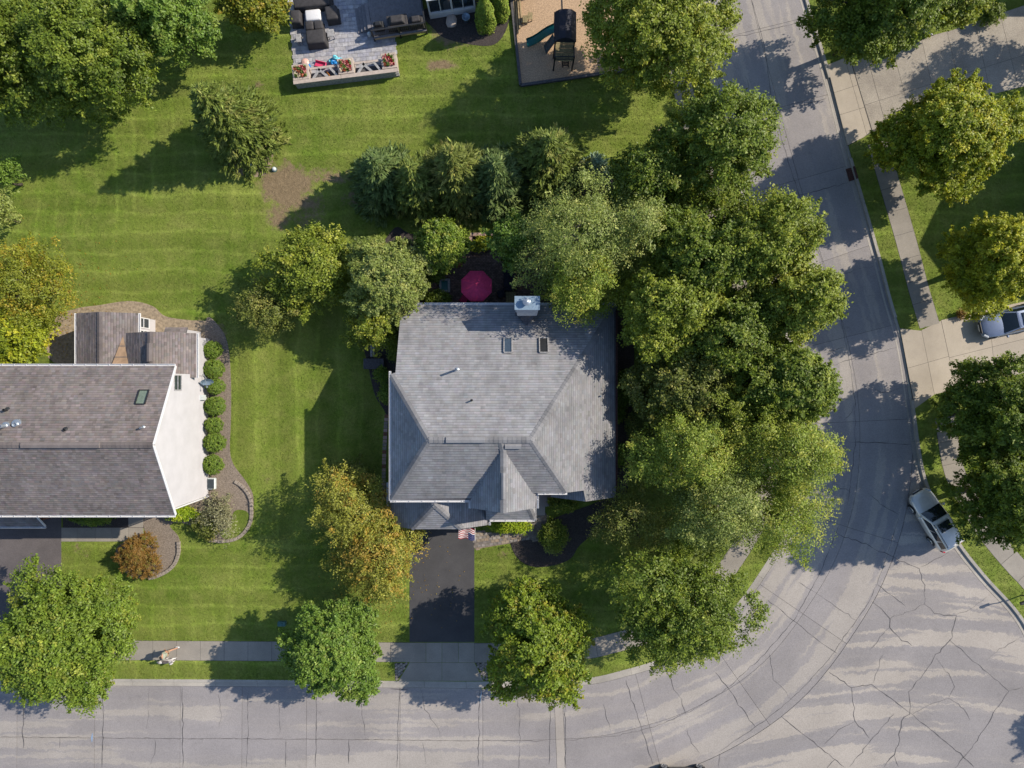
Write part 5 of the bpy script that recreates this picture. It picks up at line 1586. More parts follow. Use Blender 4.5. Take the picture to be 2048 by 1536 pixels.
# ------------------------------------------------------------------ cars
def patch(mb, q, nu=6, nv=4, lift=0.0, bulge=0.0, mi=0):
    """bilinear patch on four corners, lifted along its normal"""
    q = [Vector(p) for p in q]
    n = (q[1] - q[0]).cross(q[3] - q[0]).normalized()
    vs = []
    for j in range(nv + 1):
        for i in range(nu + 1):
            u, v = i / nu, j / nv
            p = q[0].lerp(q[1], u).lerp(q[3].lerp(q[2], u), v)
            vs.append(p + n * (lift + bulge * 16 * u * (1 - u) * v * (1 - v)))
    fs = []
    for j in range(nv):
        for i in range(nu):
            a = j * (nu + 1) + i
            fs.append((a, a + 1, a + nu + 2, a + nu + 1))
    mb.add(vs, fs, mi)

def make_car(name, label, loc, heading, paint, suv=True, rails=False, sunroof=True, L=4.7, W=1.84):
    root = thing(name, label, "car", loc, heading)
    hw = W / 2
    if suv:
        st = [(-L / 2, .78, .62, .98), (-L / 2 + .12, .90, .40, 1.02), (-L / 2 + .5, .98, .30, 1.04), (-1.35, 1.0, .27, 1.03), (-0.4, 1.0, .25, 1.0), (0.55, 1.0, .25, .99), (0.95, 1.0, .26, 1.0),
              (1.45, .99, .28, .96), (1.9, .94, .32, .90), (L / 2 - .15, .84, .38, .80), (L / 2, .66, .48, .66)]
        xf0, xf1, xr1, xr0, zr, wr, wb = 1.05, 0.30, -1.95, -2.22, 1.66, .76, .93
    else:
        st = [(-L / 2, .72, .58, .86), (-L / 2 + .12, .86, .38, .95), (-L / 2 + .5, .96, .28, .98), (-1.35, 1.0, .25, .97), (-0.4, 1.0, .22, .93), (0.5, 1.0, .22, .92), (0.95, 1.0, .23, .92),
              (1.45, .98, .26, .86), (1.9, .92, .30, .78), (L / 2 - .15, .80, .36, .68), (L / 2, .60, .44, .58)]
        xf0, xf1, xr1, xr0, zr, wr, wb = 1.0, 0.05, -1.25, -1.95, 1.43, .66, .9
    vs = []; fs = []
    for x, w, z0, z1 in st:
        sec = [(w * .80, z0), (w * .97, z0 + .10), (w * 1.0, z0 + (z1 - z0) * .5), (w * .975, z0 + (z1 - z0) * .8), (w * .93, z1 - .05), (w * .82, z1), (w * .4, z1 + .035), (0, z1 + .045)]
        pr = [(hw * a, z) for a, z in sec]
        full = [(-a, z) for a, z in pr] + [(a, z) for a, z in pr[-2::-1]]
        vs += [(x, -a, z) for a, z in full]
    k = 15
    for i in range(len(st) - 1):
        for j in range(k - 1):
            fs.append((i * k + j, i * k + j + 1, (i + 1) * k + j + 1, (i + 1) * k + j))
        fs.append((i * k + k - 1, i * k, (i + 1) * k, (i + 1) * k + k - 1))
    fs.append(tuple(range(k))[::-1]); fs.append(tuple((len(st) - 1) * k + j for j in range(k)))
    mb = MB(); mb.add(vs, fs)
    body = mb.build("body", paint, root, smooth=True, local=True)
    bm = bmesh.new(); bm.from_mesh(body.data); bmesh.ops.recalc_face_normals(bm, faces=bm.faces); bm.to_mesh(body.data); bm.free()
    # cabin
    zb = .98 if suv else .90
    B4 = [(xf0, -hw * wb, zb), (xf0, hw * wb, zb), (xr0, hw * wb * .97, zb + .02), (xr0, -hw * wb * .97, zb + .02)]
    T4 = [(xf1, -hw * wr, zr - .04), (xf1, hw * wr, zr - .04), (xr1, hw * wr * .97, zr - .03), (xr1, -hw * wr * .97, zr - .03)]
    mb = MB(); mb.add(B4 + T4, [(0, 1, 5, 4), (1, 2, 6, 5), (2, 3, 7, 6), (3, 0, 4, 7), (4, 5, 6, 7)])
    cab = mb.build("cabin", paint, root, local=True, bevel=0.09, seg=3, smooth=True)
    mb = MB(); patch(mb, [T4[0], T4[1], T4[2], T4[3]], 8, 8, -0.005, 0.045)
    rf = mb.build("roof", paint, root, smooth=True, local=True)
    def glass(nm, q, inset_, lift=.012, bl=.01):
        q = [Vector(p) for p in q]
        c = sum(q, Vector()) / 4
        q2 = [p + (c - p) * inset_ for p in q]
        m = MB(); patch(m, q2, 6, 4, lift, bl)
        return m.build(nm, MT['carglass'], root, smooth=True, local=True)
    glass("windscreen", [B4[0], B4[1], T4[1], T4[0]], .10, .02, .03)
    glass("rear_window", [B4[2], B4[3], T4[3], T4[2]], .16)
    for sgn in (1, -1):
        f0 = Vector((xf0, sgn * hw * wb, zb)); r0 = Vector((xr0, sgn * hw * wb * .97, zb)); f1 = Vector((xf1, sgn * hw * wr, zr - .04)); r1 = Vector((xr1, sgn * hw * wr * .97, zr - .03))
        for a, b in ((0.08, 0.40), (0.43, 0.70), (0.74, 0.93)):
            bl_ = f0.lerp(r0, a); br_ = f0.lerp(r0, b); tl_ = f1.lerp(r1, max(0.03, a - .03)); tr_ = f1.lerp(r1, min(.96, b))
            q = [bl_.lerp(tl_, .1), br_.lerp(tr_, .1), br_.lerp(tr_, .86), bl_.lerp(tl_, .86)]
            if sgn < 0: q = [q[1], q[0], q[3], q[2]]
            m = MB(); patch(m, q, 3, 2, .012)
            m.build("side_window", MT['carglass'], root, local=True)
        m = MB(); m.rbox((xf0 - .22, sgn * (hw + .09), zb - .02), .16, .2, .15); m.build("wing_mirror", paint, root, local=True, bevel=.04)
        m = MB(); zl = .72 if suv else .62
        m.beam((L / 2 - .10, sgn * hw * .60, zl), (L / 2 - .36, sgn * hw * .86, zl + .07), .16, .15); m.build("headlight", MT['lens'], root, local=True, bevel=.03)
        m = MB(); m.beam((-L / 2 + .03, sgn * hw * .72, .86), (-L / 2 + .22, sgn * hw * .90, .92), .14, .26); m.build("tail_light", MT['red'], root, local=True, bevel=.03)
        if rails:
            m = MB(); m.tube([(xf1 - .15, sgn * hw * wr * .92, zr - .01), (xf1 - .3, sgn * hw * wr * .92, zr + .07), (xr1 + .35, sgn * hw * wr * .9, zr + .07), (xr1 + .15, sgn * hw * wr * .9, zr)], .022, 6)
            m.build("roof_rail", MT['dark'], root, local=True)
    if sunroof:
        m = MB(); x0, x1 = xf1 - .28, xf1 - .95
        patch(m, [(x1, -hw * .50, zr + .02), (x0, -hw * .50, zr + .015), (x0, hw * .50, zr + .015), (x1, hw * .50, zr + .02)], 4, 4, .012, .008)
        m.build("sunroof", MT['carglass'], rf, local=True)
    m = MB(); m.beam((L / 2 - .01, -hw * .45, .60), (L / 2 - .01, hw * .45, .60), .05, .2); m.build("grille", MT['dark'], root, local=True)
    m = MB(); m.beam((L / 2 + .015, -.25, .46), (L / 2 + .015, .25, .46), .02, .11); m.build("number_plate", MT['white'], root, local=True)
    for wx in (L * .285, -L * .29):
        for sgn in (1, -1):
            m = MB(); r = .36 if suv else .33
            prof = [(.10, -.10), (r * .7, -.115), (r * .93, -.10), (r, -.06), (r, .06), (r * .93, .10), (r * .7, .115)]
            n = 20; vs = []; fs = []
            for rr_, y in prof:
                for q in range(n):
                    a = 2 * math.pi * q / n
                    vs.append((wx + rr_ * math.cos(a), sgn * (hw - .07) + y * sgn, r + rr_ * math.sin(a)))
            for i in range(len(prof) - 1):
                for q in range(n): fs.append((i * n + q, i * n + (q + 1) % n, (i + 1) * n + (q + 1) % n, (i + 1) * n + q))
            fs.append(tuple(range(n))); fs.append(tuple((len(prof) - 1) * n + q for q in range(n)))
            m.add(vs, fs); wh = m.build("wheel", MT['tyre'], root, local=True)
            m = MB()
            for q in range(5):
                a = 2 * math.pi * q / 5
                m.beam((wx, sgn * (hw + .052), r), (wx + r * .62 * math.cos(a), sgn * (hw + .048), r + r * .62 * math.sin(a)), .03, .085)
            m.tube([(wx + r * .64 * math.cos(t), sgn * (hw + .05), r + r * .64 * math.sin(t)) for t in np.linspace(0, 2 * math.pi, 19)], .03, 5, cap=False)
            m.build("rim", MT['rim'], wh, local=True)
            m = MB()   # wheel arch
            m.tube([(wx + (r + .05) * math.cos(t), sgn * (hw - .005), r + (r + .05) * math.sin(t)) for t in np.linspace(0.05, math.pi - .05, 13)], .035, 6)
            m.build("wheel_arch", MT['dark'], root, local=True)
    return root
make_car("parked_car", "silver beige estate car with roof rails parked along the kerb of the bend", (*G(1859, 1036).xy, RZ), math.radians(120.6), MT['silver'], True, True)
make_car("parked_car", "blue grey car parked nose out on the beige driveway", (*G(2011, 643).xy, 0.012), math.radians(193), MT['steelblue'], False)
make_car("parked_car", "black car cut off by the bottom edge of the photo", (*G(1362, 1555).xy, RZ), 0.0, MT['blackpaint'], False, L=4.5)

# ------------------------------------------------------------------ person walking a dog
def skinned(name, verts, edges, radii, mat, parent, root_i=0, sub=2):
    me = bpy.data.meshes.new(name)
    me.from_pydata([Vector(v) for v in verts], edges, [])
    me.materials.append(mat)
    o = bpy.data.objects.new(name, me)
    COL.objects.link(o)
    sk = o.modifiers.new("skin", 'SKIN')
    sk.use_smooth_shade = True
    for i, r in enumerate(radii):
        d = me.skin_vertices[0].data[i]
        d.radius = (r, r) if not hasattr(r, '__len__') else r
        d.use_root = (i == root_i)
    sb_ = o.modifiers.new("sub", 'SUBSURF'); sb_.levels = sub; sb_.render_levels = sub
    dg = bpy.context.evaluated_depsgraph_get()
    ev = o.evaluated_get(dg)
    nm = bpy.data.meshes.new_from_object(ev)
    bpy.data.objects.remove(o); bpy.data.meshes.remove(me)
    nm.name = name
    ob = bpy.data.objects.new(name, nm)
    for p in nm.polygons: p.use_smooth = True
    COL.objects.link(ob); ob.parent = parent
    return ob
pz = G(346, 1297, 0.015)
per = thing("person", "walker in a pale green shirt and tan shorts holding a leash on the sidewalk", "person", pz, math.pi)   # faces -X
bv = [(0, 0, .95), (0, 0, 1.12), (.02, 0, 1.30), (.03, 0, 1.43), (.05, 0, 1.52), (.07, 0, 1.62), (.07, 0, 1.72),
      (.02, .19, 1.40), (.02, .25, 1.14), (.22, .22, 1.02), (.02, -.19, 1.40), (-.12, -.25, 1.16), (.08, -.30, .98),
      (0, .10, .90), (.18, .10, .50), (.24, .10, .08), (0, -.10, .90), (-.16, -.10, .52), (-.42, -.10, .14), (.40, .11, .05), (-.28, -.11, .05)]
be = [(0, 1), (1, 2), (2, 3), (3, 4), (4, 5), (5, 6), (3, 7), (7, 8), (8, 9), (3, 10), (10, 11), (11, 12), (0, 13), (13, 14), (14, 15), (0, 16), (16, 17), (17, 18), (15, 19), (18, 20)]
br = [.15, .14, .16, .12, .055, .095, .07, .075, .05, .035, .075, .05, .035, .095, .065, .042, .095, .065, .042, .035, .035]
skinned("body", bv, be, br, MT['skin'], per)
MT['shirt'] = simple("pale_green_cloth", (0.34, 0.36, 0.27), 0.9, var=0.12)
MT['shorts'] = simple("tan_cloth", (0.40, 0.28, 0.17), 0.9, var=0.1)
MT['hair'] = simple("dark_hair", (0.02, 0.014, 0.012), 0.6, var=0.3)
skinned("shirt", [(0, 0, .96), (0, 0, 1.14), (.02, 0, 1.32), (.03, 0, 1.44), (.02, .20, 1.41), (.02, .25, 1.24), (.02, -.20, 1.41), (-.07, -.24, 1.24)],
        [(0, 1), (1, 2), (2, 3), (3, 4), (4, 5), (3, 6), (6, 7)], [.175, .165, .185, .13, .095, .075, .095, .075], MT['shirt'], per)
skinned("shorts", [(0, 0, .98), (0, .10, .88), (.10, .10, .66), (0, -.10, .88), (-.09, -.10, .66)], [(0, 1), (1, 2), (0, 3), (3, 4)], [.165, .12, .10, .12, .10], MT['shorts'], per)
skinned("hair", [(.04, 0, 1.64), (.05, 0, 1.70), (.05, 0, 1.755)], [(0, 1), (1, 2)], [.10, .10, .065], MT['hair'], per)
for f in ((.33, .11), (-.36, -.11)):
    m = MB(); m.rbox((f[0], f[1], 0.0), .29, .11, .09); m.build("shoe", MT['white'], per, local=True, bevel=.03)
for sx, sy, sz in ((.25, .22, 1.0), (.11, -.30, .95)):
    fv = [(sx, sy, sz)]; fe = []; fr = [.04]
    for q in range(5):
        a = (q - 2) * .4
        fv += [(sx + .05, sy + .022 * (q - 2), sz - .03), (sx + .07 - .006 * abs(q - 2), sy + .024 * (q - 2), sz - .08)]
        fe += [(0, 1 + 2 * q), (1 + 2 * q, 2 + 2 * q)]; fr += [.011, .009]
    skinned("hand", fv, fe, fr, MT['skin'], per, 0, 1)
dz = G(341, 1317, 0.012)
dog = thing("dog", "white and grey furry dog walking beside the person at the sidewalk edge", "dog", dz, math.pi)
MT['fur'] = simple("white_grey_fur", (0.55, 0.51, 0.48), 0.95, var=0.55, scale=5.0)
dv = [(-.30, 0, .50), (-.05, 0, .49), (.22, 0, .50), (.36, 0, .60), (.46, 0, .70), (.60, 0, .66), (.68, 0, .64),
      (-.32, .10, .42), (-.26, .11, .28), (-.38, .11, .17), (-.34, .11, .03), (-.32, -.10, .42), (-.36, -.11, .28), (-.48, -.11, .18), (-.46, -.11, .03),
      (.22, .10, .40), (.24, .10, .20), (.22, .10, .03), (.22, -.10, .40), (.14, -.10, .20), (.10, -.10, .03),
      (-.45, 0, .60), (-.52, .03, .74), (-.44, .07, .84), (-.32, .09, .80)]
de = [(0, 1), (1, 2), (2, 3), (3, 4), (4, 5), (5, 6), (0, 7), (7, 8), (8, 9), (9, 10), (0, 11), (11, 12), (12, 13), (13, 14), (2, 15), (15, 16), (16, 17), (2, 18), (18, 19), (19, 20), (0, 21), (21, 22), (22, 23), (23, 24)]
drd = [.155, .15, .18, .13, .115, .065, .045, .085, .06, .035, .035, .085, .06, .035, .035, .07, .045, .04, .07, .045, .04, .06, .075, .08, .05]
skinned("body", dv, de, drd, MT['fur'], dog, 1)
MT['fur2'] = simple("grey_fur", (0.10, 0.085, 0.085), 0.95, var=0.4, scale=9.0)
skinned("saddle_fur", [(-.24, 0, .575), (0, 0, .57), (.2, 0, .60), (.32, 0, .67)], [(0, 1), (1, 2), (2, 3)], [(.12, .12), (.125, .125), (.14, .14), (.10, .10)], MT['fur2'], dog)
for s_ in (-1, 1):
    m = MB(); m.add([(.42, s_ * .05, .79), (.50, s_ * .09, .78), (.44, s_ * .085, .90), (.40, s_ * .09, .78)], [(0, 1, 2), (1, 3, 2), (3, 0, 2), (0, 3, 1)]); m.build("ear", MT['fur2'], dog, local=True)
lz = [pz + Vector((-.25, -.22, 1.0)), pz + Vector((-.30, -.5, .72)), dz + Vector((-.36, 0.02, .72))]
tag(MB().tube(lz, 0.012, 5).build("leash", MT['dark']), "thin dark leash between the walker and the dog", "leash")

# ------------------------------------------------------------------ flag on the garage
fl = thing("flag", "striped flag with blue starred corner on a pole at the garage corner", "flag", P(950, 1056, 2.5))
a = P(950, 1056, 2.5); b = P(950, 1081, 3.3)
MB().tube([a, b], 0.018, 8).build("flag_pole", MT['white'], fl)
cr = simple("flag_red", (0.33, 0.02, 0.035), 0.8); cw = simple("flag_white", (0.70, 0.68, 0.68), 0.8); cb = simple("flag_blue", (0.02, 0.03, 0.12), 0.8)
m = MB(); nu = 20; vs = []
for i in range(nu + 1):
    for j in range(14):
        u, v = i / nu, j / 13
        p = a.lerp(b, 0.97 - 0.9 * v)
        w = Vector((-1.15 * u, -0.05 * math.sin(9 * u + v * 2) + 0.10 * u, -0.26 * u * u + 0.09 * math.sin(8 * u + 1.5 * v)))
        vs.append(p + w + Vector((-0.02, 0, 0)))
for i in range(nu):
    for j in range(13):
        mi = 2 if (i < 8 and j < 7) else (0 if j % 2 == 0 else 1)
        m.add([vs[i * 14 + j], vs[i * 14 + j + 1], vs[(i + 1) * 14 + j + 1], vs[(i + 1) * 14 + j]], [(0, 1, 2, 3)], mi)
cloth = m.build("cloth", [cr, cw, cb], fl)
st_ = MB()
for i in range(1, 8):
    for j in range(1, 7):
        if (i + j) % 2: continue
        p = vs[i * 14 + j]; n_ = (vs[(i + 1) * 14 + j] - p).cross(vs[i * 14 + j + 1] - p).normalized()
        if n_.z < 0: n_ = -n_
        e1 = (vs[(i + 1) * 14 + j] - p).normalized() * .016; e2 = n_.cross(e1)
        pts = [p + n_ * .006 + e1 * math.cos(t) * (1 if q % 2 == 0 else .45) + e2 * math.sin(t) * (1 if q % 2 == 0 else .45) for q, t in enumerate(np.linspace(0, 2 * math.pi, 11)[:-1])]
        st_.add(pts, [tuple(range(10))])
so = st_.build("stars", cw, cloth); so["kind"] = "stuff"

# ------------------------------------------------------------------ walk of pavers to the porch, and side paths
pw = tag(empty("paver_walk"), kind="structure")
pwp = [tuple(q) for q in catmull([(950, 1062), (980, 1066), (1010, 1062), (1040, 1052), (1056, 1040), (1060, 1030), (1094, 1030), (1094, 1062), (1080, 1078), (1040, 1084), (1000, 1090), (965, 1096), (950, 1098)], 4, True)]
mb = MB(); mb.prism(wpoly(pwp), -0.05, 0.012); mb.build("sand_bed", MT['mulchgrey'], pw)
EXC.append(pwp)
pavers("paving_stones", [p for p in pwp], 0.30, MT['paver'], pw, 0.034, 0.15, var=0.22, aspect=1.5, tints=[(1, 1, 1), (1.1, .95, .8), (.85, .85, .9), (1.15, 1.05, .9)])
cz = G(1073, 1060); V = []; Cc = []
for ring in range(6):
    r0, r1 = ring * .14, ring * .14 + .125
    n = 1 if ring == 0 else 6 * ring
    for q in range(n):
        a0, a1 = 2 * math.pi * q / n + .04 / max(ring, 1), 2 * math.pi * (q + 1) / n - .04 / max(ring, 1)
        V.append([(cz.x + r * math.cos(t), cz.y + r * math.sin(t), .046) for r, t in ((r0 + .01, a0), (r1, a0), (r1, a1), (r0 + .01, a1))])
        t = rngp.uniform(.6, 1.1); Cc.append((t, t, t))
o = fast_quads("circle_stones", np.array(V), MT['paver'], np.array(Cc), parent=pw); o["kind"] = "stuff"
MB().lathe((cz.x, cz.y, 0.0), [(.72, 0.0), (.72, .042)], 28).build("circle_bed", MT['mulchgrey'], pw)
bp = tag(empty("brick_path"), kind="structure")
for i in range(24):
    t = i / 23
    x = 773 - 5 * t - 2 * math.sin(t * 3); y = 832 + 165 * t
    slab("edging_brick", [(x - 4, y - 3.2), (x + 4, y - 3.2), (x + 4, y + 3.2), (x - 4, y + 3.2)], -0.02, 0.06, random.choice([MT['block'], MT['pinkstone'], MT['brickwall']]), bp, 0.2)

def edging(label_pts, n, parent, w=6.5, h=0.16):
    pts = catmull(label_pts, 12)
    d = np.concatenate([[0], np.cumsum(np.hypot(*np.diff(pts, axis=0).T))])
    for i in range(n):
        s0, s1 = d[-1] * i / n, d[-1] * (i + 1) / n
        p = np.array([np.interp((s0 + s1) / 2, d, pts[:, 0]), np.interp((s0 + s1) / 2, d, pts[:, 1])])
        a_ = np.array([np.interp(s0, d, pts[:, 0]), np.interp(s0, d, pts[:, 1])]); b_ = np.array([np.interp(s1, d, pts[:, 0]), np.interp(s1, d, pts[:, 1])])
        t = (b_ - a_) / np.hypot(*(b_ - a_)); nn = np.array([-t[1], t[0]])
        L = (s1 - s0) / 2 - .35
        pol = [tuple(p + t * L * s1_ + nn * w * .5 * s2_) for s1_, s2_ in ((-1, -1), (1, -1), (1, 1), (-1, 1))]
        m_ = MB(); m_.prism(wpoly(pol), -0.03, h + random.uniform(-.02, .02)); m_.build("wall_block", MT['block'], parent, bevel=.015)
e1 = thing("stone_edging", "curved block edging beside the bare twigged shrub", "edging", G(500, 1020))
edging([(470, 962), (488, 975), (501, 995), (504, 1020), (501, 1045), (488, 1066), (470, 1078), (445, 1082), (420, 1080)], 24, e1)
e2 = thing("stone_edging", "curved block edging around the bed of the rust coloured bush", "edging", G(340, 1130))
edging([(358, 1082), (358, 1105), (350, 1127), (335, 1142), (315, 1152), (298, 1156)], 15, e2)

# ------------------------------------------------------------------ small things on the lawns and kerbs
def tagged(o, label, cat, group=None): return tag(o, label, cat, group)
ub = thing("utility_box", "green utility box on the lawn left of the round maple", "utility box", G(565, 1246))
q = G(565, 1246)
m = MB(); m.rbox((q.x, q.y, 0), .62, .36, .28, 0, 0, .92); bx_ = m.build("cabinet", MT['greenbox'], ub, bevel=.03)
m = MB(); m.lathe((q.x, q.y, .28), [(.1, 0), (.1, .03), (.06, .04)], 12); m.build("lid", MT['greenbox'], ub)
up_ = thing("utility_pedestal", "pale utility pedestal at the foot of the lone spruce", "utility box", G(508, 334))
q = G(510, 336)
m = MB(); m.rbox((q.x, q.y, 0), .26, .22, .8, .4, 0, .9); m.build("cabinet", MT['utilwhite'], up_, bevel=.03)
m = MB(); m.rbox((q.x - .32, q.y + .02, 0), .24, .2, .45, .2, 0, .85); m.build("side_cabinet", MT['utilwhite'], up_, bevel=.03)
vv_ = thing("valve_cap", "small pale green domed cap on bare soil right of the pedestal", "cap", G(548, 338))
q = G(549, 339); MB().lathe((q.x, q.y, 0), [(.16, 0), (.16, .12), (.13, .2), (.06, .25)], 14).build("dome", MT['utilwhite'], vv_, smooth=True)
MB().lathe((q.x, q.y, 0), [(.2, 0), (.2, .03)], 14).build("base_ring", MT['greenbox'], vv_)
q = G(1320, 264); st1 = MB(); st1.lathe((q.x, q.y, 0), [(.34, -.02), (.36, .05), (.33, .075), (.12, .08)], 24)
tag(st1.build("tree_stump", MT['pinkstone']), "round pinkish flush tree stump in the lawn by the roadside trees", "stump")
sd = thing("storm_drain", "rusty dark storm drain grate in the right kerb", "drain", (*G(1702, 348).xy, RZ))
ang = math.radians(90 + 16)
for k in range(6):
    q = G(1702, 348); t = (k - 2.5) * .15
    m = MB(); m.beam(Vector((q.x + math.cos(ang) * t - .2, q.y + math.sin(ang) * t - .06, RZ + .03)), Vector((q.x + math.cos(ang) * t + .2, q.y + math.sin(ang) * t + .06, RZ + .03)), .09, .04); m.build("bar", MT['rust'], sd)
m = MB(); m.rbox((G(1702, 348).x, G(1702, 348).y, RZ), .44, .95, .03, math.radians(16)); m.build("frame", MT['rust'], sd)
m = MB(); m.rbox((G(1711, 345).x, G(1711, 345).y, RZ), .16, .95, .16, math.radians(16)); m.build("hood", MT['rust'], sd)

def mailbox(label, post, box, ang, zt, mat):
    t = thing("mailbox", label, "mailbox", post)
    m = MB(); m.tube([(post.x, post.y, -.05), (post.x, post.y, zt - .05)], .05, 8); m.build("post", MT['dark'], t)
    bxp = Vector((box.x, box.y, zt))
    m = MB(); m.beam((post.x, post.y, zt - .08), (bxp.x, bxp.y, zt - .08), .06, .06); m.build("arm", MT['dark'], t)
    d = Vector((math.cos(ang), math.sin(ang), 0)); s_ = Vector((-d.y, d.x, 0))
    vs = []; n = 9
    for e in (-.27, .27):
        for k in range(n):
            a_ = math.pi * k / (n - 1)
            vs.append(bxp + d * e + s_ * (.1 * math.cos(a_)) + Vector((0, 0, .1 + .1 * math.sin(a_))))
        vs += [bxp + d * e - s_ * .1, bxp + d * e + s_ * .1]
    k = n + 2; fs = [tuple(range(k)), tuple(range(2 * k - 1, k - 1, -1))]
    for i in range(k): fs.append((i, k + i, k + (i + 1) % k, (i + 1) % k))
    m = MB(); m.add(vs, fs); o = m.build("box", mat, t)
    bm = bmesh.new(); bm.from_mesh(o.data); bmesh.ops.recalc_face_normals(bm, faces=bm.faces); bm.to_mesh(o.data); bm.free()
    m = MB(); m.beam(bxp + s_ * .11 + Vector((0, 0, .1)), bxp + s_ * .11 + Vector((0, 0, .26)), .02, .05); m.build("signal_flag", MT['red'], o)
mailbox("black mailbox at the kerb right of the driveway apron", G(999, 1347), G(999, 1356), math.radians(90), 1.1, MT['dark'])
mailbox("dark mailbox on a post at the right edge by the bend", G(2044, 1190), G(2022, 1194), math.radians(200), 1.2, MT['dark'])
mailbox("green mailbox beside the sidewalk under the yellow green maple", G(1802, 330), G(1792, 331), math.radians(190), 1.1, MT['greenbox'])
# satellite dish
ds = thing("satellite_dish", "grey satellite dish on the white gable wall", "dish", G(418, 762, 1.3))
c = P(414, 762, 1.6)
m = MB(); m.tube([(gxs, c.y + .5, 1.2), (gxs + .2, c.y + .5, 1.25), (c.x, c.y, 1.5)], .025, 6); m.build("mount", MT['galv'], ds)
vs = []; fs = []; nr_, na_ = 5, 20
dn = Vector((.25, -.85, .5)).normalized(); e1_ = Vector((1, 0, 0)).cross(dn).normalized(); e2_ = dn.cross(e1_)
for i in range(nr_ + 1):
    for k in range(na_):
        r = .45 * i / nr_; a_ = 2 * math.pi * k / na_
        vs.append(c + e1_ * r * math.cos(a_) * .9 + e2_ * r * math.sin(a_) + dn * (r * r * .5))
for i in range(nr_):
    for k in range(na_): fs.append((i * na_ + k, i * na_ + (k + 1) % na_, (i + 1) * na_ + (k + 1) % na_, (i + 1) * na_ + k))
m = MB(); m.add(vs, fs); m.build("reflector", MT['bluemetal'], ds, smooth=True)
m = MB(); m.tube([c - e1_ * .4, c + dn * .5], .018, 6); m.rbox(c + dn * .5 - Vector((0, 0, .04)), .1, .12, .08); m.build("feed_arm", MT['galv'], ds)

# ------------------------------------------------------------------ garden bench and store beside the grey house
gb = thing("garden_bench", "weathered plank bench left of the grey house", "bench", G(747, 702))
for k in (-1, 1):
    q = G(747 + k * 2.2, 702); m = MB(); m.box(q.x - .065, q.x + .065, q.y - .45, q.y + .45, .42, .46); m.build("plank", MT['stonegrey'], gb)
for k in (-1, 1):
    q = G(747, 702 + k * 9); m = MB(); m.box(q.x - .13, q.x + .13, q.y - .04, q.y + .04, 0, .42); m.build("leg", MT['timber'], gb)
gs = thing("garden_box", "dark slatted storage box left of the grey house", "storage box", G(748, 727))
q = G(750, 728)
m = MB(); m.box(q.x - .72, q.x + .72, q.y - .35, q.y + .35, 0, .52); m.build("body", MT['timber'], gs)
for k in range(14):
    x = q.x - .74 + 1.48 * (k + .5) / 14
    m = MB(); m.box(x - .046, x + .046, q.y - .38, q.y + .38, .525, .56); m.build("slat", MT['timber'], gs)

# ------------------------------------------------------------------ patio behind the grey house
pt = tag(empty("patio"), kind="structure")
ptp = [(845, 505), (1000, 498), (1095, 505), (1095, 614), (812, 614), (840, 560)]
mb = MB(); mb.prism(wpoly(ptp), -0.05, 0.03); mb.build("sand_bed", MT['mulch'], pt)
pavers("brick_pavers", ptp, 0.24, MT['redpaver'], pt, 0.055, 0.0, var=0.3, aspect=2.0)
EXC.append(ptp)
um = thing("patio_umbrella", "maroon octagonal parasol on the patio behind the grey house", "umbrella", G(955, 578))
c = P(953, 572, 2.55); R_ = 33 / PPM * .95
vs = [c + Vector((0, 0, .28))]; fs = []
for k in range(8):
    a0 = 2 * math.pi * (k + .5) / 8
    a1 = 2 * math.pi * (k + 1.5) / 8
    panel = MB(); n = 5; vs = []
    for i in range(n + 1):
        f = i / n
        for j in range(4):
            t = j / 3
            e = Vector((math.cos(a0), math.sin(a0), 0)).lerp(Vector((math.cos(a1), math.sin(a1), 0)), t)
            vs.append(c + e * R_ * f + Vector((0, 0, .55 * (1 - f ** 1.2) - .07 * math.sin(math.pi * t) * f)))
    for i in range(n):
        for j in range(3): panel.add([vs[i * 4 + j], vs[(i + 1) * 4 + j], vs[(i + 1) * 4 + j + 1], vs[i * 4 + j + 1]], [(0, 1, 2, 3)])
    panel.build("canopy_panel", MT['maroon'], um, smooth=True)
    rb = MB(); rb.beam(c + Vector((0, 0, .5)), c + Vector((math.cos(a0) * R_, math.sin(a0) * R_, -.03)), .02, .02); rb.build("rib", MT['dark'], um)
m = MB(); m.tube([(c.x, c.y, .05), (c.x, c.y, 3.2)], .025, 8); m.build("pole", MT['dark'], um)
m = MB(); m.lathe((c.x, c.y, .05), [(.3, 0), (.3, .08), (.06, .12)], 16); m.build("base", MT['dark'], um)
tb = thing("patio_table", "round table under the maroon parasol", "table", (c.x, c.y, .05))
m = MB(); m.lathe((c.x, c.y, .72), [(.04, 0), (.6, 0), (.62, .03), (.04, .035)], 24); m.build("table_top", MT['dark'], tb)
for k in range(4):
    a_ = math.pi / 4 + k * math.pi / 2
    m = MB(); m.tube([(c.x + .5 * math.cos(a_), c.y + .5 * math.sin(a_), .05), (c.x + .4 * math.cos(a_), c.y + .4 * math.sin(a_), .72)], .025, 6); m.build("leg", MT['dark'], tb)
def chair(label, gx, gy, rz, seatm):
    t = thing("patio_chair", label, "chair", (*G(gx, gy).xy, .06), rz, group="patio chairs")
    m = MB(); m.box(-.26, .26, -.26, .26, .40, .48); m.build("seat", seatm, t, local=True, bevel=.03)
    m = MB(); m.box(-.30, -.22, -.26, .26, .48, .95); m.build("backrest", seatm, t, local=True, bevel=.03)
    for sx in (-.22, .22):
        for sy in (-.22, .22):
            m = MB(); m.tube([(sx, sy, 0), (sx, sy, .4)], .02, 6); m.build("leg", MT['dark'], t, local=True)
chair("patio chair with a red seat below the parasol", 929, 600, math.radians(60), MT['maroon'])
chair("dark patio chair right of the parasol", 1002, 590, math.radians(200), MT['navyfab'])
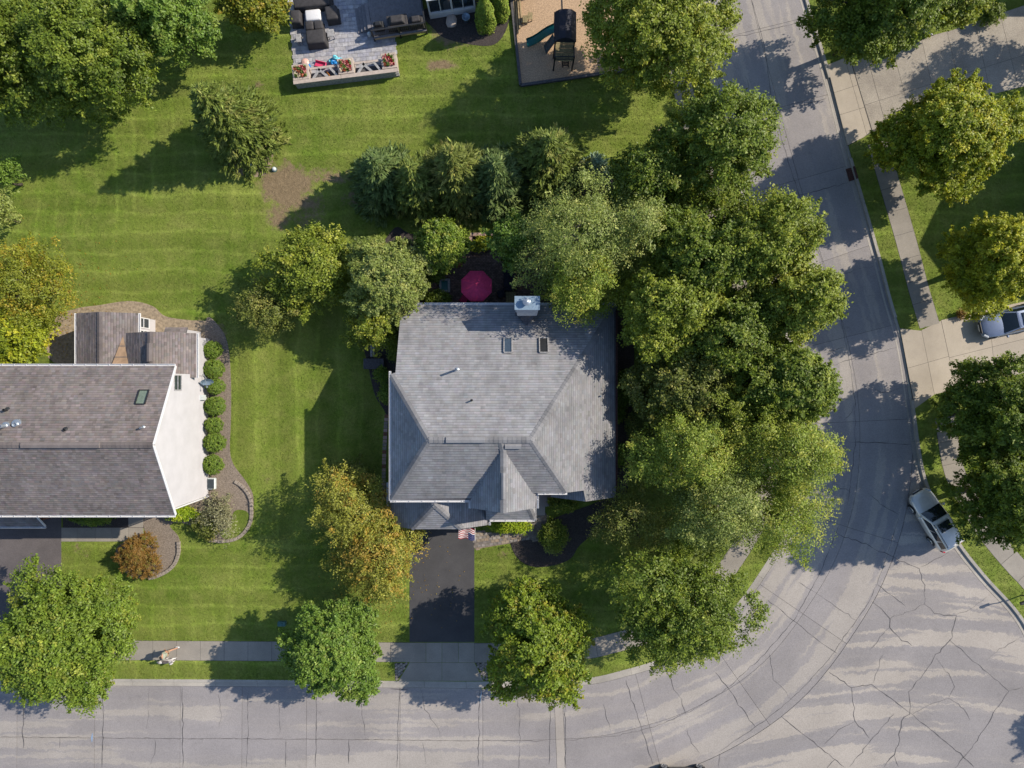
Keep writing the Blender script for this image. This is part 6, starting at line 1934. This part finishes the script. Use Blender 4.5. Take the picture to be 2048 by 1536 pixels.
fo_ = thing("garden_fountain", "small stone framed basin of teal water left of the parasol", "fountain", G(889, 571))
q = G(890, 572)
for dx, dy, sx, sy in ((-.32, 0, .16, 1.0), (.32, 0, .16, 1.0), (0, .42, .48, .16), (0, -.42, .48, .16)):
    m = MB(); m.rbox((q.x + dx, q.y + dy, .03), sx, sy, .35); m.build("rim_stone", MT['stonegrey'], fo_, bevel=.02)
m = MB(); m.rbox((q.x, q.y, .03), .48, .68, .24); m.build("water", MT['teal'], fo_)
chm = thing("chiminea", "terracotta chiminea beside the bright green tree", "chiminea", G(919, 527))
q = G(918, 529)
m = MB(); m.lathe((q.x, q.y, .05), [(.12, 0), (.18, .1), (.3, .3), (.3, .5), (.2, .7), (.11, .85), (.11, 1.05), (.16, 1.12), (.12, 1.13), (.1, 1.0)], 18); m.build("pot", MT['terra'], chm, smooth=True)
m = MB(); m.lathe((q.x, q.y, .0), [(.22, 0), (.2, .1)], 12); m.build("stand", MT['dark'], chm)
sf = thing("covered_sofa", "dark covered sofa on the patio right of the parasol", "sofa", G(1020, 562))
q = G(1018, 563)
m = MB(); m.rbox((q.x, q.y, .05), .8, 1.5, .42); m.build("seat", MT['navyfab'], sf, bevel=.08, seg=2)
m = MB(); m.rbox((q.x + .32, q.y, .47), .22, 1.5, .38); m.build("backrest", MT['navyfab'], sf, bevel=.06, seg=2)
for k in (-1, 1):
    m = MB(); m.rbox((q.x, q.y + k * .68, .47), .76, .16, .16); m.build("armrest", MT['navyfab'], sf, bevel=.04)
dk = thing("wooden_step", "tan plank steps beside the chimney", "steps", G(1022, 598))
for k in range(4):
    q = G(1014 + k * 5, 598); m = MB(); m.box(q.x - .08, q.x + .08, q.y - .6, q.y + .5, .3, .36); m.build("plank", MT['greenwood'], dk)
for k in (-1, 1):
    q = G(1021.5, 598 + k * 10); m = MB(); m.box(q.x - .4, q.x + .4, q.y - .05, q.y + .05, .05, .3); m.build("joist", MT['greenwood'], dk)
lw = thing("garden_wall", "low pinkish stone wall behind the patio", "wall", G(968, 472))
for i in range(7):
    x = 941 + i * 8.1
    slab("wall_block", [(x, 468), (x + 7.9, 468), (x + 7.9, 474.5), (x, 474.5)], -0.02, .45 + random.uniform(-.01, .01), MT['pinkstone'], lw, .12)
for k, xx in ((0, 939), (1, 992)):
    slab("wall_block", [(xx, 475), (xx + 6, 475), (xx + 6, 484), (xx, 484)], -0.02, .42, MT['pinkstone'], lw, .12)

# ------------------------------------------------------------------ top patio, deck and what stands on them
tp = tag(empty("terrace"), kind="structure")
tpp = [(570, -80), (576, 0), (590, 150), (796, 132), (790, 78), (760, -80)]
mb = MB(); mb.prism(wpoly(tpp), -0.05, 0.05); mb.build("paving_bed", MT['stonegrey'], tp)
pavers("paving_stones", inset(tpp, 1.5), 0.42, MT['stamped'], tp, 0.075, math.radians(5), var=0.13, aspect=1.4, gapm=0.008, tints=[(1, 1, 1), (1.05, 1.02, .98), (.9, .9, .95), (1.1, 1.08, 1.05)])
EXC.append(tpp)

def cover(name, label, cx, cy, sx, sy, h, rz, mat, cat, group=None, taper=.9, base=.075):
    c = P(cx, cy, base + h)
    t = thing(name, label, cat, (c.x, c.y, base), group=group)
    m = MB(); m.rbox((c.x, c.y, base), sx / PPM, sy / PPM, h, rz, 0, taper); o = m.build("cover", mat, t, bevel=min(.12, h * .25), seg=3, smooth=True)
    m = MB(); m.rbox((c.x, c.y, base), sx / PPM * 1.02, sy / PPM * 1.02, h * .16, rz, 0, .99); m.build("hem", mat, t, bevel=.02)
    return t
r5 = math.radians(6)
cover("covered_sofa", "long charcoal covered sofa at the top edge of the terrace", 622, 2, 78, 22, .8, r5, MT['cover'], "sofa", "covered terrace furniture")
cover("covered_armchair", "charcoal covered armchair at the left of the white covered table", 590, 32, 22, 28, .8, math.radians(3), MT['cover'], "armchair", "covered terrace furniture")
cover("covered_table", "white covered table between the covered armchairs", 625, 29, 32, 23, .6, r5, MT['coverwhite'], "table", "covered terrace furniture", .95)
cover("covered_armchair", "charcoal covered armchair at the right of the white covered table", 662, 24, 26, 30, .8, math.radians(10), MT['cover'], "armchair", "covered terrace furniture")
cover("covered_bench", "grey covered bench below the white table, left half", 618, 50, 17, 18, .65, r5, MT['cover'], "bench", "covered terrace furniture", .97)
cover("covered_bench", "grey covered bench below the white table, right half", 636, 49, 18, 18, .65, r5, MT['cover'], "bench", "covered terrace furniture", .97)
cover("covered_sofa", "large charcoal covered loveseat at the bottom of the furniture group", 630, 72, 40, 30, .85, r5, MT['cover'], "sofa", "covered terrace furniture")
def side_table(label, cx, cy, w, d):
    c = P(cx, cy, .55); t = thing("side_table", label, "table", (c.x, c.y, .075), r5, group="stone side tables")
    m = MB(); m.box(-w / 2, w / 2, -d / 2, d / 2, .45, .5); m.build("table_top", MT['stonegrey'], t, local=True, bevel=.015)
    for sx in (-1, 1):
        for sy in (-1, 1):
            m = MB(); m.box(sx * (w / 2 - .06) - .03, sx * (w / 2 - .06) + .03, sy * (d / 2 - .06) - .03, sy * (d / 2 - .06) + .03, 0, .45); m.build("leg", MT['stonegrey'], t, local=True)
side_table("grey side table left of the covered loveseat", 597, 76, .38, .6)
side_table("grey side table right of the covered loveseat", 661, 66, .5, .55)

# planter wall along the lower edge
pl = thing("planter_wall", "long stone planter wall with timber braces below the terrace", "planter", G(698, 160))
A_ = G(596, 178); B_ = G(800, 153)
ux_ = (B_ - A_).normalized(); uy_ = Vector((-ux_.y, ux_.x, 0)); Lw = (B_ - A_).length
def pp(u, v, z): return A_ + ux_ * u + uy_ * v + Vector((0, 0, z))
def pbox(nm, u0, u1, v0, v1, z0, z1, mat, par=pl, bev=.012):
    m = MB()
    vs = [pp(u, v, z) for z in (z0, z1) for u, v in ((u0, v0), (u1, v0), (u1, v1), (u0, v1))]
    m.add(vs, [(3, 2, 1, 0), (4, 5, 6, 7), (0, 1, 5, 4), (1, 2, 6, 5), (2, 3, 7, 6), (3, 0, 4, 7)])
    return m.build(nm, mat, par, bevel=bev)
hw_ = .86
nb_ = 17
for row in range(5):
    for i in range(nb_):
        o_ = (row % 2) * .5
        u0 = max(0, (i - o_) * Lw / nb_); u1 = min(Lw, (i + 1 - o_) * Lw / nb_)
        if u1 - u0 < .05: continue
        pbox("stone_block", u0 + .008, u1 - .008, 0, .2 + random.uniform(-.02, .0), row * hw_ / 5 + .006, (row + 1) * hw_ / 5 - .006, MT['stonegrey'])
pbox("wall_cap", -.05, Lw * .45, -.06, .22, hw_, hw_ + .07, MT['caststone']); pbox("wall_cap", Lw * .45 + .02, Lw + .04, -.06, .22, hw_, hw_ + .07, MT['caststone'])
MT['flower'] = leaf_material("flower_petal", 0.2, 0.6)
def flower_box(u0, u1, dv, seed):
    for a0, a1, b0, b1 in ((u0, u1, dv, dv + .17), (u0, u1, dv + .95, dv + 1.12), (u0, u0 + .17, dv + .17, dv + .95), (u1 - .17, u1, dv + .17, dv + .95)):
        pbox("box_rim", a0, a1, b0, b1, .08, hw_ + .1, MT['caststone'])
    pbox("soil", u0 + .17, u1 - .17, dv + .17, dv + .95, .1, hw_ - .05, MT['mulch'])
    rs = np.random.RandomState(seed)
    N = 520
    P_ = np.array([list(pp(u0 + .15 + rs.rand() * (u1 - u0 - .3), dv + .15 + rs.rand() * .82, hw_ + rs.rand() * .28)) for _ in range(N)])
    V = leaf_faces(rs, P_, unit(np.array([0, 0, 1.0]) + rs.normal(size=(N, 3)) * .6), rs.uniform(.07, .15, N), .8)
    base = np.array([(.30, .02, .03), (.12, .20, .03), (.62, .55, .40), (.35, .10, .05), (.10, .16, .03), (.55, .22, .2)])
    fx = thing("flowers", "mixed red and cream flowers in the planter box, " + {1: "left", 2: "middle", 3: "right"}[seed] + " of three", "flowers", pp((u0 + u1) / 2, dv + .5, hw_), group="planter flowers")
    blob = (np.floor((P_[:, 0] - P_[:, 0].min()) * 4) * 7 + np.floor((P_[:, 1] - P_[:, 1].min()) * 4)).astype(int)
    c_ = base[(blob * 13 + seed) % 6] * rs.uniform(.7, 1.25, (N, 1))
    fast_quads("blossoms", V - np.array(root_offset(fx)), MT['flower'], c_, parent=fx)
flower_box(-.02, 1.16, .21, 1); flower_box(3.3, 4.45, .24, 2); flower_box(6.5, 7.6, .24, 3)
for (u0, u1) in ((1.2, 3.26), (4.5, 6.45)):
    pbox("rail", u0, u1, .9, 1.08, .7, .78, MT['caststone'])
    for f0, f1 in ((.1, .38), (.62, .3), (.95, .72)):
        m = MB(); m.beam(pp(u0 + (u1 - u0) * f0, .24, .80), pp(u0 + (u1 - u0) * f1, .92, .80), .17, .05); m.build("brace", MT['stonegrey'], pl)
    pbox("bench_floor", u0, u1, .22, .88, .06, .3, MT['timber'])
# toys
tw = thing("toy_wagon", "pink plastic toy sled beside the planter wall", "toy", P(638, 130, .3))
c = P(640, 128, .3)
m = MB(); m.rbox((c.x, c.y, .1), .85, .42, .07, math.radians(-14)); m.build("floor", MT['pink'], tw, bevel=.03)
for k in (-1, 1):
    n_ = Vector((math.sin(math.radians(14)), math.cos(math.radians(14)), 0)) * .2 * k
    m = MB(); m.rbox((c.x + n_.x, c.y + n_.y, .17), .85, .06, .16, math.radians(-14)); m.build("side_panel", MT['pink'], tw, bevel=.02)
m = MB(); m.rbox((c.x + .4, c.y - .1, .17), .06, .36, .2, math.radians(-14)); m.build("end_panel", MT['pink'], tw, bevel=.02)
tf = thing("pool_float", "heap of aqua and blue inflatable toys beside the planter wall", "toy", P(670, 123, .2))
c = P(670, 123, .2)
for k, (dx, dy, r, mt) in enumerate(((-.2, .05, .22, 'aqua'), (.15, .0, .24, 'blue'), (.38, .08, .16, 'aqua'), (-.05, -.15, .17, 'blue'), (.05, .2, .13, 'aqua'))):
    m = MB(); ring_ = [(c.x + dx + r * math.cos(t), c.y + dy + r * math.sin(t) * .8, .18 + .05 * k + .06 * math.sin(2 * t + k)) for t in np.linspace(0, 2 * math.pi, 17)]
    m.tube(ring_, .075, 8, cap=False); m.build("inflated_ring", MT[mt], tf, smooth=True)
tt = thing("water_table", "blue toy water table with a peach umbrella top by the left planter", "toy", P(611, 130, .3))
c = P(612, 132, .35)
m = MB(); m.rbox((c.x, c.y, .08), .55, .4, .3, .5, 0, 1.1); m.build("basin", MT['blue'], tt, bevel=.05)
m = MB(); m.lathe((c.x - .06, c.y + .25, .4), [(.03, 0), (.3, .0), (.2, .08), (.02, .14)], 16); m.build("shade", MT['peach'], tt)
pn = thing("foam_bat", "orange toy bat lying in the left planter bay", "toy", pp(2.5, .5, .3)); m = MB(); m.tube([pp(2.35, .8, .45), pp(2.62, .35, .36)], [.03, .055], 8); m.build("shaft", MT['orange'], pn); m = MB(); m.tube([pp(2.3, .88, .46), pp(2.34, .81, .45)], .04, 8); m.build("grip", MT['dark'], pn)

# deck
dk2 = thing("wooden_deck", "raised grey board deck with dark railing at the top edge", "deck", G(795, 50))
c0_ = P(747, 76, .6); c1_ = P(853, 60, .6)
dux = (c1_ - c0_).normalized(); duy = Vector((-dux.y, dux.x, 0)); dL = (c1_ - c0_).length
def dp(u, v, z): return Vector((c0_.x, c0_.y, 0)) + dux * u + duy * v + Vector((0, 0, z))
nbd = 34
for i in range(nbd):
    u0, u1 = dL * i / nbd + .006, dL * (i + 1) / nbd - .006
    m = MB(); vs = [dp(u, v, z) for z in (.56, .6 + random.uniform(-.003, .003)) for u, v in ((u0, .08), (u1, .08), (u1, 4.6), (u0, 4.6))]
    m.add(vs, [(3, 2, 1, 0), (4, 5, 6, 7), (0, 1, 5, 4), (1, 2, 6, 5), (2, 3, 7, 6), (3, 0, 4, 7)]); m.build("deck_board", MT['deck'], dk2)
for i in range(7):
    v = .1 + i * .7
    m = MB(); m.beam(dp(.0, v, .48), dp(dL, v, .48), .05, .14); m.build("joist", MT['tanwood'], dk2)
m = MB(); m.beam(dp(-.02, .03, .42), dp(dL + .02, .03, .42), .06, .3); m.build("fascia", MT['tanwood'], dk2)
m = MB(); m.beam(dp(-.02, .02, .66), dp(dL + .02, .02, .66), .22, .05); m.build("edge_plank", MT['deck'], dk2)
for u in (0.02, dL * .5, dL - .02):
    m = MB(); m.beam(dp(u, .04, 0), dp(u, .04, 1.55), .1, .1); m.build("post", MT['dark'], dk2)
m = MB(); m.beam(dp(0, .04, 1.55), dp(dL, .04, 1.55), .1, .05); m.build("handrail", MT['dark'], dk2)
m = MB(); m.beam(dp(0, .04, .8), dp(dL, .04, .8), .05, .05); m.build("bottom_rail", MT['dark'], dk2)
m = MB(); m.beam(dp(dL, .04, 1.55), dp(dL, 4.5, 1.55), .1, .05); m.build("handrail", MT['dark'], dk2)
for i in range(28):
    u = dL * (i + .5) / 28
    m = MB(); m.beam(dp(u, .04, .8), dp(u, .04, 1.53), .025, .025); m.build("baluster", MT['dark'], dk2)
for k in range(4):
    m = MB(); vs = [dp(-1.1 + k * .28, v, z) for v in (1.2, 2.6) for z in (0,)]
    m.beam(dp(-.98 + k * .27, .75, .12 + k * .15), dp(-.98 + k * .27, 2.6, .12 + k * .15), .26, .06); m.build("stair_tread", MT['deck'], dk2)
def grill(label, u, v, w, d, h, mat):
    t = thing("covered_grill", label, "grill", dp(u, v, .6), group="grills on the deck")
    c = dp(u, v, .6)
    m = MB(); m.rbox(c, w, d, h * .7, math.atan2(dux.y, dux.x)); m.build("cabinet", mat, t, bevel=.05, seg=2)
    m = MB(); m.rbox(c + Vector((0, 0, h * .7)), w * .8, d * .8, h * .3, math.atan2(dux.y, dux.x), 0, .7); m.build("hood", mat, t, bevel=.06, seg=2)
grill("large black covered grill behind the deck railing", 1.95, .62, 1.5, .85, 1.0, MT['cover'])
grill("black covered cabinet right of the large grill", 3.3, .5, 1.0, .7, .85, MT['cover'])
grill("small round topped grey grill at the left end of the deck", .55, .6, .75, .5, .8, MT['dark'])
pc = thing("propane_tank", "small white cylinder beside the deck corner", "tank", G(740, 72))
q = G(740, 72); m = MB(); m.lathe((q.x, q.y, .05), [(.13, 0), (.15, .05), (.15, .3), (.1, .38)], 14); m.build("shell", MT['utilwhite'], pc, smooth=True); m = MB(); m.lathe((q.x, q.y, .42), [(.07, 0), (.07, .06)], 10); m.build("collar", MT['utilwhite'], pc)
# boulder and pot by the sunroom
q = G(903, 44); bo = MB(); rs = np.random.RandomState(8)
bm = bmesh.new(); bmesh.ops.create_icosphere(bm, subdivisions=2, radius=.42)
for v in bm.verts: v.co = Vector((v.co.x * 1.0, v.co.y * 1.25, v.co.z * .6)) * (1 + rs.normal() * .06)
me = bpy.data.meshes.new("boulder"); bm.to_mesh(me); bm.free(); me.materials.append(MT['caststone'])
o = bpy.data.objects.new("boulder", me); o.location = (q.x, q.y, .1); COL.objects.link(o)
tag(o, "pale angular boulder on bare soil below the sunroom", "boulder")
pc = thing("planter_pot", "grey round plant pot below the sunroom", "pot", G(932, 40))
q = G(933, 41); m = MB(); m.lathe((q.x, q.y, .0), [(.2, 0), (.27, .5), (.3, .52), (.3, .56), (.25, .56), (.24, .46)], 18); m.build("pot", MT['bluemetal'], pc, smooth=True); m = MB(); m.lathe((q.x, q.y, .43), [(.05, 0), (.24, .02)], 14); m.build("soil", MT['mulch'], pc)

# ------------------------------------------------------------------ play area
pa = tag(empty("play_area"), kind="structure")
pap = [(1018, -60), (1041, 170), (1190, 150), (1260, 135), (1250, -60)]
mb = MB(); mb.prism(wpoly(pap), -.05, .06); mb.build("wood_chips", MT['woodchip'], pa)
EXC.append(pap)
for a_, b_ in (((1017, -60), (1025, 20)), ((1025, 20), (1033, 95)), ((1033, 95), (1041, 172)), ((1041, 172), (1118, 161)), ((1118, 161), (1192, 150)), ((1192, 150), (1262, 140))):
    m = MB(); p0, p1 = G(*a_, .1), G(*b_, .1); m.beam(p0, p1, .2, .22); m.build("border_timber", MT['timber'], pa)
ps = thing("playset", "wooden playset with navy canopy, teal slide, climbing wall and ladder", "playset", G(1126, 100))
def kk(x, y, z): return P(x, y, z)
cz0 = kk(1131, 50, 2.9)
px0, px1 = cz0.x - .68, cz0.x + .68
py0, py1 = cz0.y - .95, cz0.y + .95
for x in (px0, px1):
    for y in (py0 - .9, py0, py1):
        m = MB(); m.box(x - .05, x + .05, y - .05, y + .05, 0, 2.75 if y > py0 - .5 else 2.2); m.build("post", MT['dark'], ps)
for i in range(9):
    y = py0 - .9 + (py1 - py0 + .9) * (i + .5) / 9
    m = MB(); m.box(px0, px1, y - .14, y + .14, 1.45, 1.5); m.build("floor_plank", MT['greenwood'], ps)
m = MB()
m.add([(px0 - .1, py0 - .1, 2.6), (px1 + .1, py0 - .1, 2.6), (px1 + .1, py1 + .1, 2.6), (px0 - .1, py1 + .1, 2.6), ((px0 + px1) / 2, py0 - .05, 3.15), ((px0 + px1) / 2, py1 + .05, 3.15), (px0 + .25, py0 - .08, 3.02), (px1 - .25, py0 - .08, 3.02), (px0 + .25, py1 + .08, 3.02), (px1 - .25, py1 + .08, 3.02)],
      [(0, 6, 8, 3), (6, 4, 5, 8), (4, 7, 9, 5), (7, 1, 2, 9), (0, 1, 7, 4, 6), (3, 8, 5, 9, 2)])
m.build("canopy", MT['navyfab'], ps)
for z in (1.8, 2.15):
    for a_, b_ in (((px0, py0 - .9), (px1, py0 - .9)), ((px1, py0 - .9), (px1, py1)), ((px0, py0 - .9), (px0, py0 - .1))):
        m = MB(); m.beam((*a_, z), (*b_, z), .05, .09); m.build("rail", MT['dark'], ps)
s0_ = Vector((px0, kk(1108, 58, 1.5).y, 1.5)); s1_ = kk(1054, 87, .3)
m = MB(); n = 12; vs = []
dd = (s1_ - s0_); dd.z = 0; dd.normalize(); sd_ = Vector((-dd.y, dd.x, 0))
for i in range(n + 1):
    t = i / n
    p = s0_.lerp(s1_, t); p.z = 1.5 - 1.25 * (t ** .9) + .12 * math.sin(t * math.pi * 2)
    for e, hz in ((-.32, .2), (-.28, .0), (-.12, -.02), (.12, -.02), (.28, 0), (.32, .2)): vs.append(p + sd_ * e + Vector((0, 0, hz)))
for i in range(n):
    for j in range(5): m.add([vs[i * 6 + j], vs[(i + 1) * 6 + j], vs[(i + 1) * 6 + j + 1], vs[i * 6 + j + 1]], [(0, 1, 2, 3)])
m.build("slide", MT['teal'], ps, smooth=True)
w0 = kk(1108, 76, 1.5); w1 = kk(1090, 100, .1)
m = MB(); m.beam(w0, w1, .62, .05); cw_ = m.build("climbing_wall", MT['timber'], ps)
dd = (w1 - w0).normalized(); sd_ = dd.cross(Vector((0, 0, 1))).normalized(); nn = sd_.cross(dd)
for i in range(6):
    for j in (-1, 1):
        p = w0 + dd * ((w1 - w0).length * (i + .5) / 6) + sd_ * j * (.14 + .04 * (i % 2)) + nn * .04
        m = MB(); m.rbox(p - Vector((0, 0, .03)), .09, .07, .06, i); m.build("hold", MT['teal'], cw_, bevel=.015)
l0 = kk(1131, 110, 1.5); l1 = kk(1131, 134, .05)
for k in (-1, 1):
    m = MB(); m.beam(l0 + Vector((k * .22, 0, 0)), l1 + Vector((k * .22, 0, 0)), .06, .09); m.build("ladder_side", MT['dark'], ps)
for i in range(5):
    p = l0.lerp(l1, (i + .6) / 5.5); m = MB(); m.beam(p - Vector((.2, 0, 0)), p + Vector((.2, 0, 0)), .09, .04); m.build("rung", MT['dark'], ps)
m = MB(); m.beam(((px0 + px1) / 2 - .2, py1, 2.55), ((px0 + px1) / 2 - .35, py1 + 3.4, 2.55), .1, .14); m.build("swing_beam", MT['dark'], ps)
for k in (-1, 1):
    e = Vector(((px0 + px1) / 2 - .35, py1 + 3.4, 2.5)); m = MB(); m.beam(e, (e.x + k * .9, e.y + .2, .05), .09, .09); m.build("swing_leg", MT['dark'], ps)
for i in range(4):
    t = thing("stacked_timber", ORD[i] + " long tan timber from the left lying along the play area border", "timber", G(1030 + i * 3.6, 30), group="loose timbers")
    m = MB(); y0_, y1_ = (-40, 78 - i * 10); m.beam(G(1024 + i * 3.9, y0_, .16 + .02 * (i % 2)), G(1032 + i * 3.9, y1_, .16 + .02 * (i % 2)), .1, .1); m.build("log", MT['tanwood'], t); m = MB(); m.beam(G(1032 + i * 3.9, y1_ + .1, .16 + .02 * (i % 2)), G(1032.1 + i * 3.9, y1_ + 1.2, .16 + .02 * (i % 2)), .103, .103); m.build("cut_end", MT['greenwood'], t)
for i, (x, y) in enumerate(((1050, 44), (1060, 38))):
    t = thing("toy_stool", ("left" if i == 0 else "right") + " small timber frame stool on the wood chips", "stool", G(x, y), group="timber stools")
    q = G(x, y)
    for dx in (-.13, .13):
        for dy in (-.2, .2):
            m = MB(); m.box(q.x + dx - .03, q.x + dx + .03, q.y + dy - .03, q.y + dy + .03, .05, .4); m.build("leg", MT['greenwood'], t)
    for dx in (-.12, 0, .12):
        m = MB(); m.box(q.x + dx - .05, q.x + dx + .05, q.y - .26, q.y + .26, .4, .44); m.build("slat", MT['greenwood'], t)
# corner of a pale decoy-like garden ornament beside the aggregate drive
go = thing("garden_ornament", "small white and red goose ornament beside the aggregate driveway", "ornament", G(1855, 70))
q = G(1853, 72)
m = MB(); m.tube([(q.x - .42, q.y + .4, .18), (q.x - .25, q.y + .25, .25), (q.x, q.y, .22), (q.x + .12, q.y - .08, .16)], [.03, .13, .17, .06], 10); m.build("body", MT['stonegrey'], go, smooth=True)
m = MB(); m.tube([(q.x + .05, q.y - .02, .3), (q.x + .14, q.y - .1, .42), (q.x + .2, q.y - .12, .44)], [.06, .06, .02], 8); m.build("head", MT['coverwhite'], go, smooth=True)
m = MB(); m.tube([(q.x + .18, q.y - .1, .3), (q.x + .24, q.y - .02, .32)], [.05, .04], 8); m.build("ribbon", MT['red'], go)
# fallen leaves round the autumn trees and thin litter on the road edge
def litter(label, spots, n, seed, size=.09, cols=((.42, .24, .03), (.30, .20, .05), (.38, .30, .05))):
    rs = np.random.RandomState(seed); P_ = []
    for (x, y, rx, ry, w) in spots:
        k = int(n * w)
        xs = rs.normal(x, rx, k); ys = rs.normal(y, ry, k)
        P_.append(np.stack([(xs - 1024) / PPM, (768 - ys) / PPM, np.full(k, .05)], 1))
    P_ = np.concatenate(P_); N = len(P_)
    V = leaf_faces(rs, P_, unit(np.array([0, 0, 1.0]) + rs.normal(size=(N, 3)) * .25), size * rs.uniform(.6, 1.3, N), .7, 0)
    c_ = np.array(cols)[rs.randint(0, len(cols), N)] * rs.uniform(.6, 1.2, (N, 1))
    o = fast_quads("fallen_leaves", V, MT['leaf'], c_)
    tag(o, label, "leaves", kind="stuff")
litter("yellow leaves fallen round the trees at the left edge", ((110, 620, 40, 40, .6), (150, 560, 50, 60, .25), (120, 690, 20, 20, .15)), 700, 3)
litter("yellow leaves fallen on the drive and lawn by the orange tree", ((780, 1180, 60, 40, .5), (860, 1120, 40, 50, .15), (700, 1180, 40, 30, .35)), 260, 4)
grass()
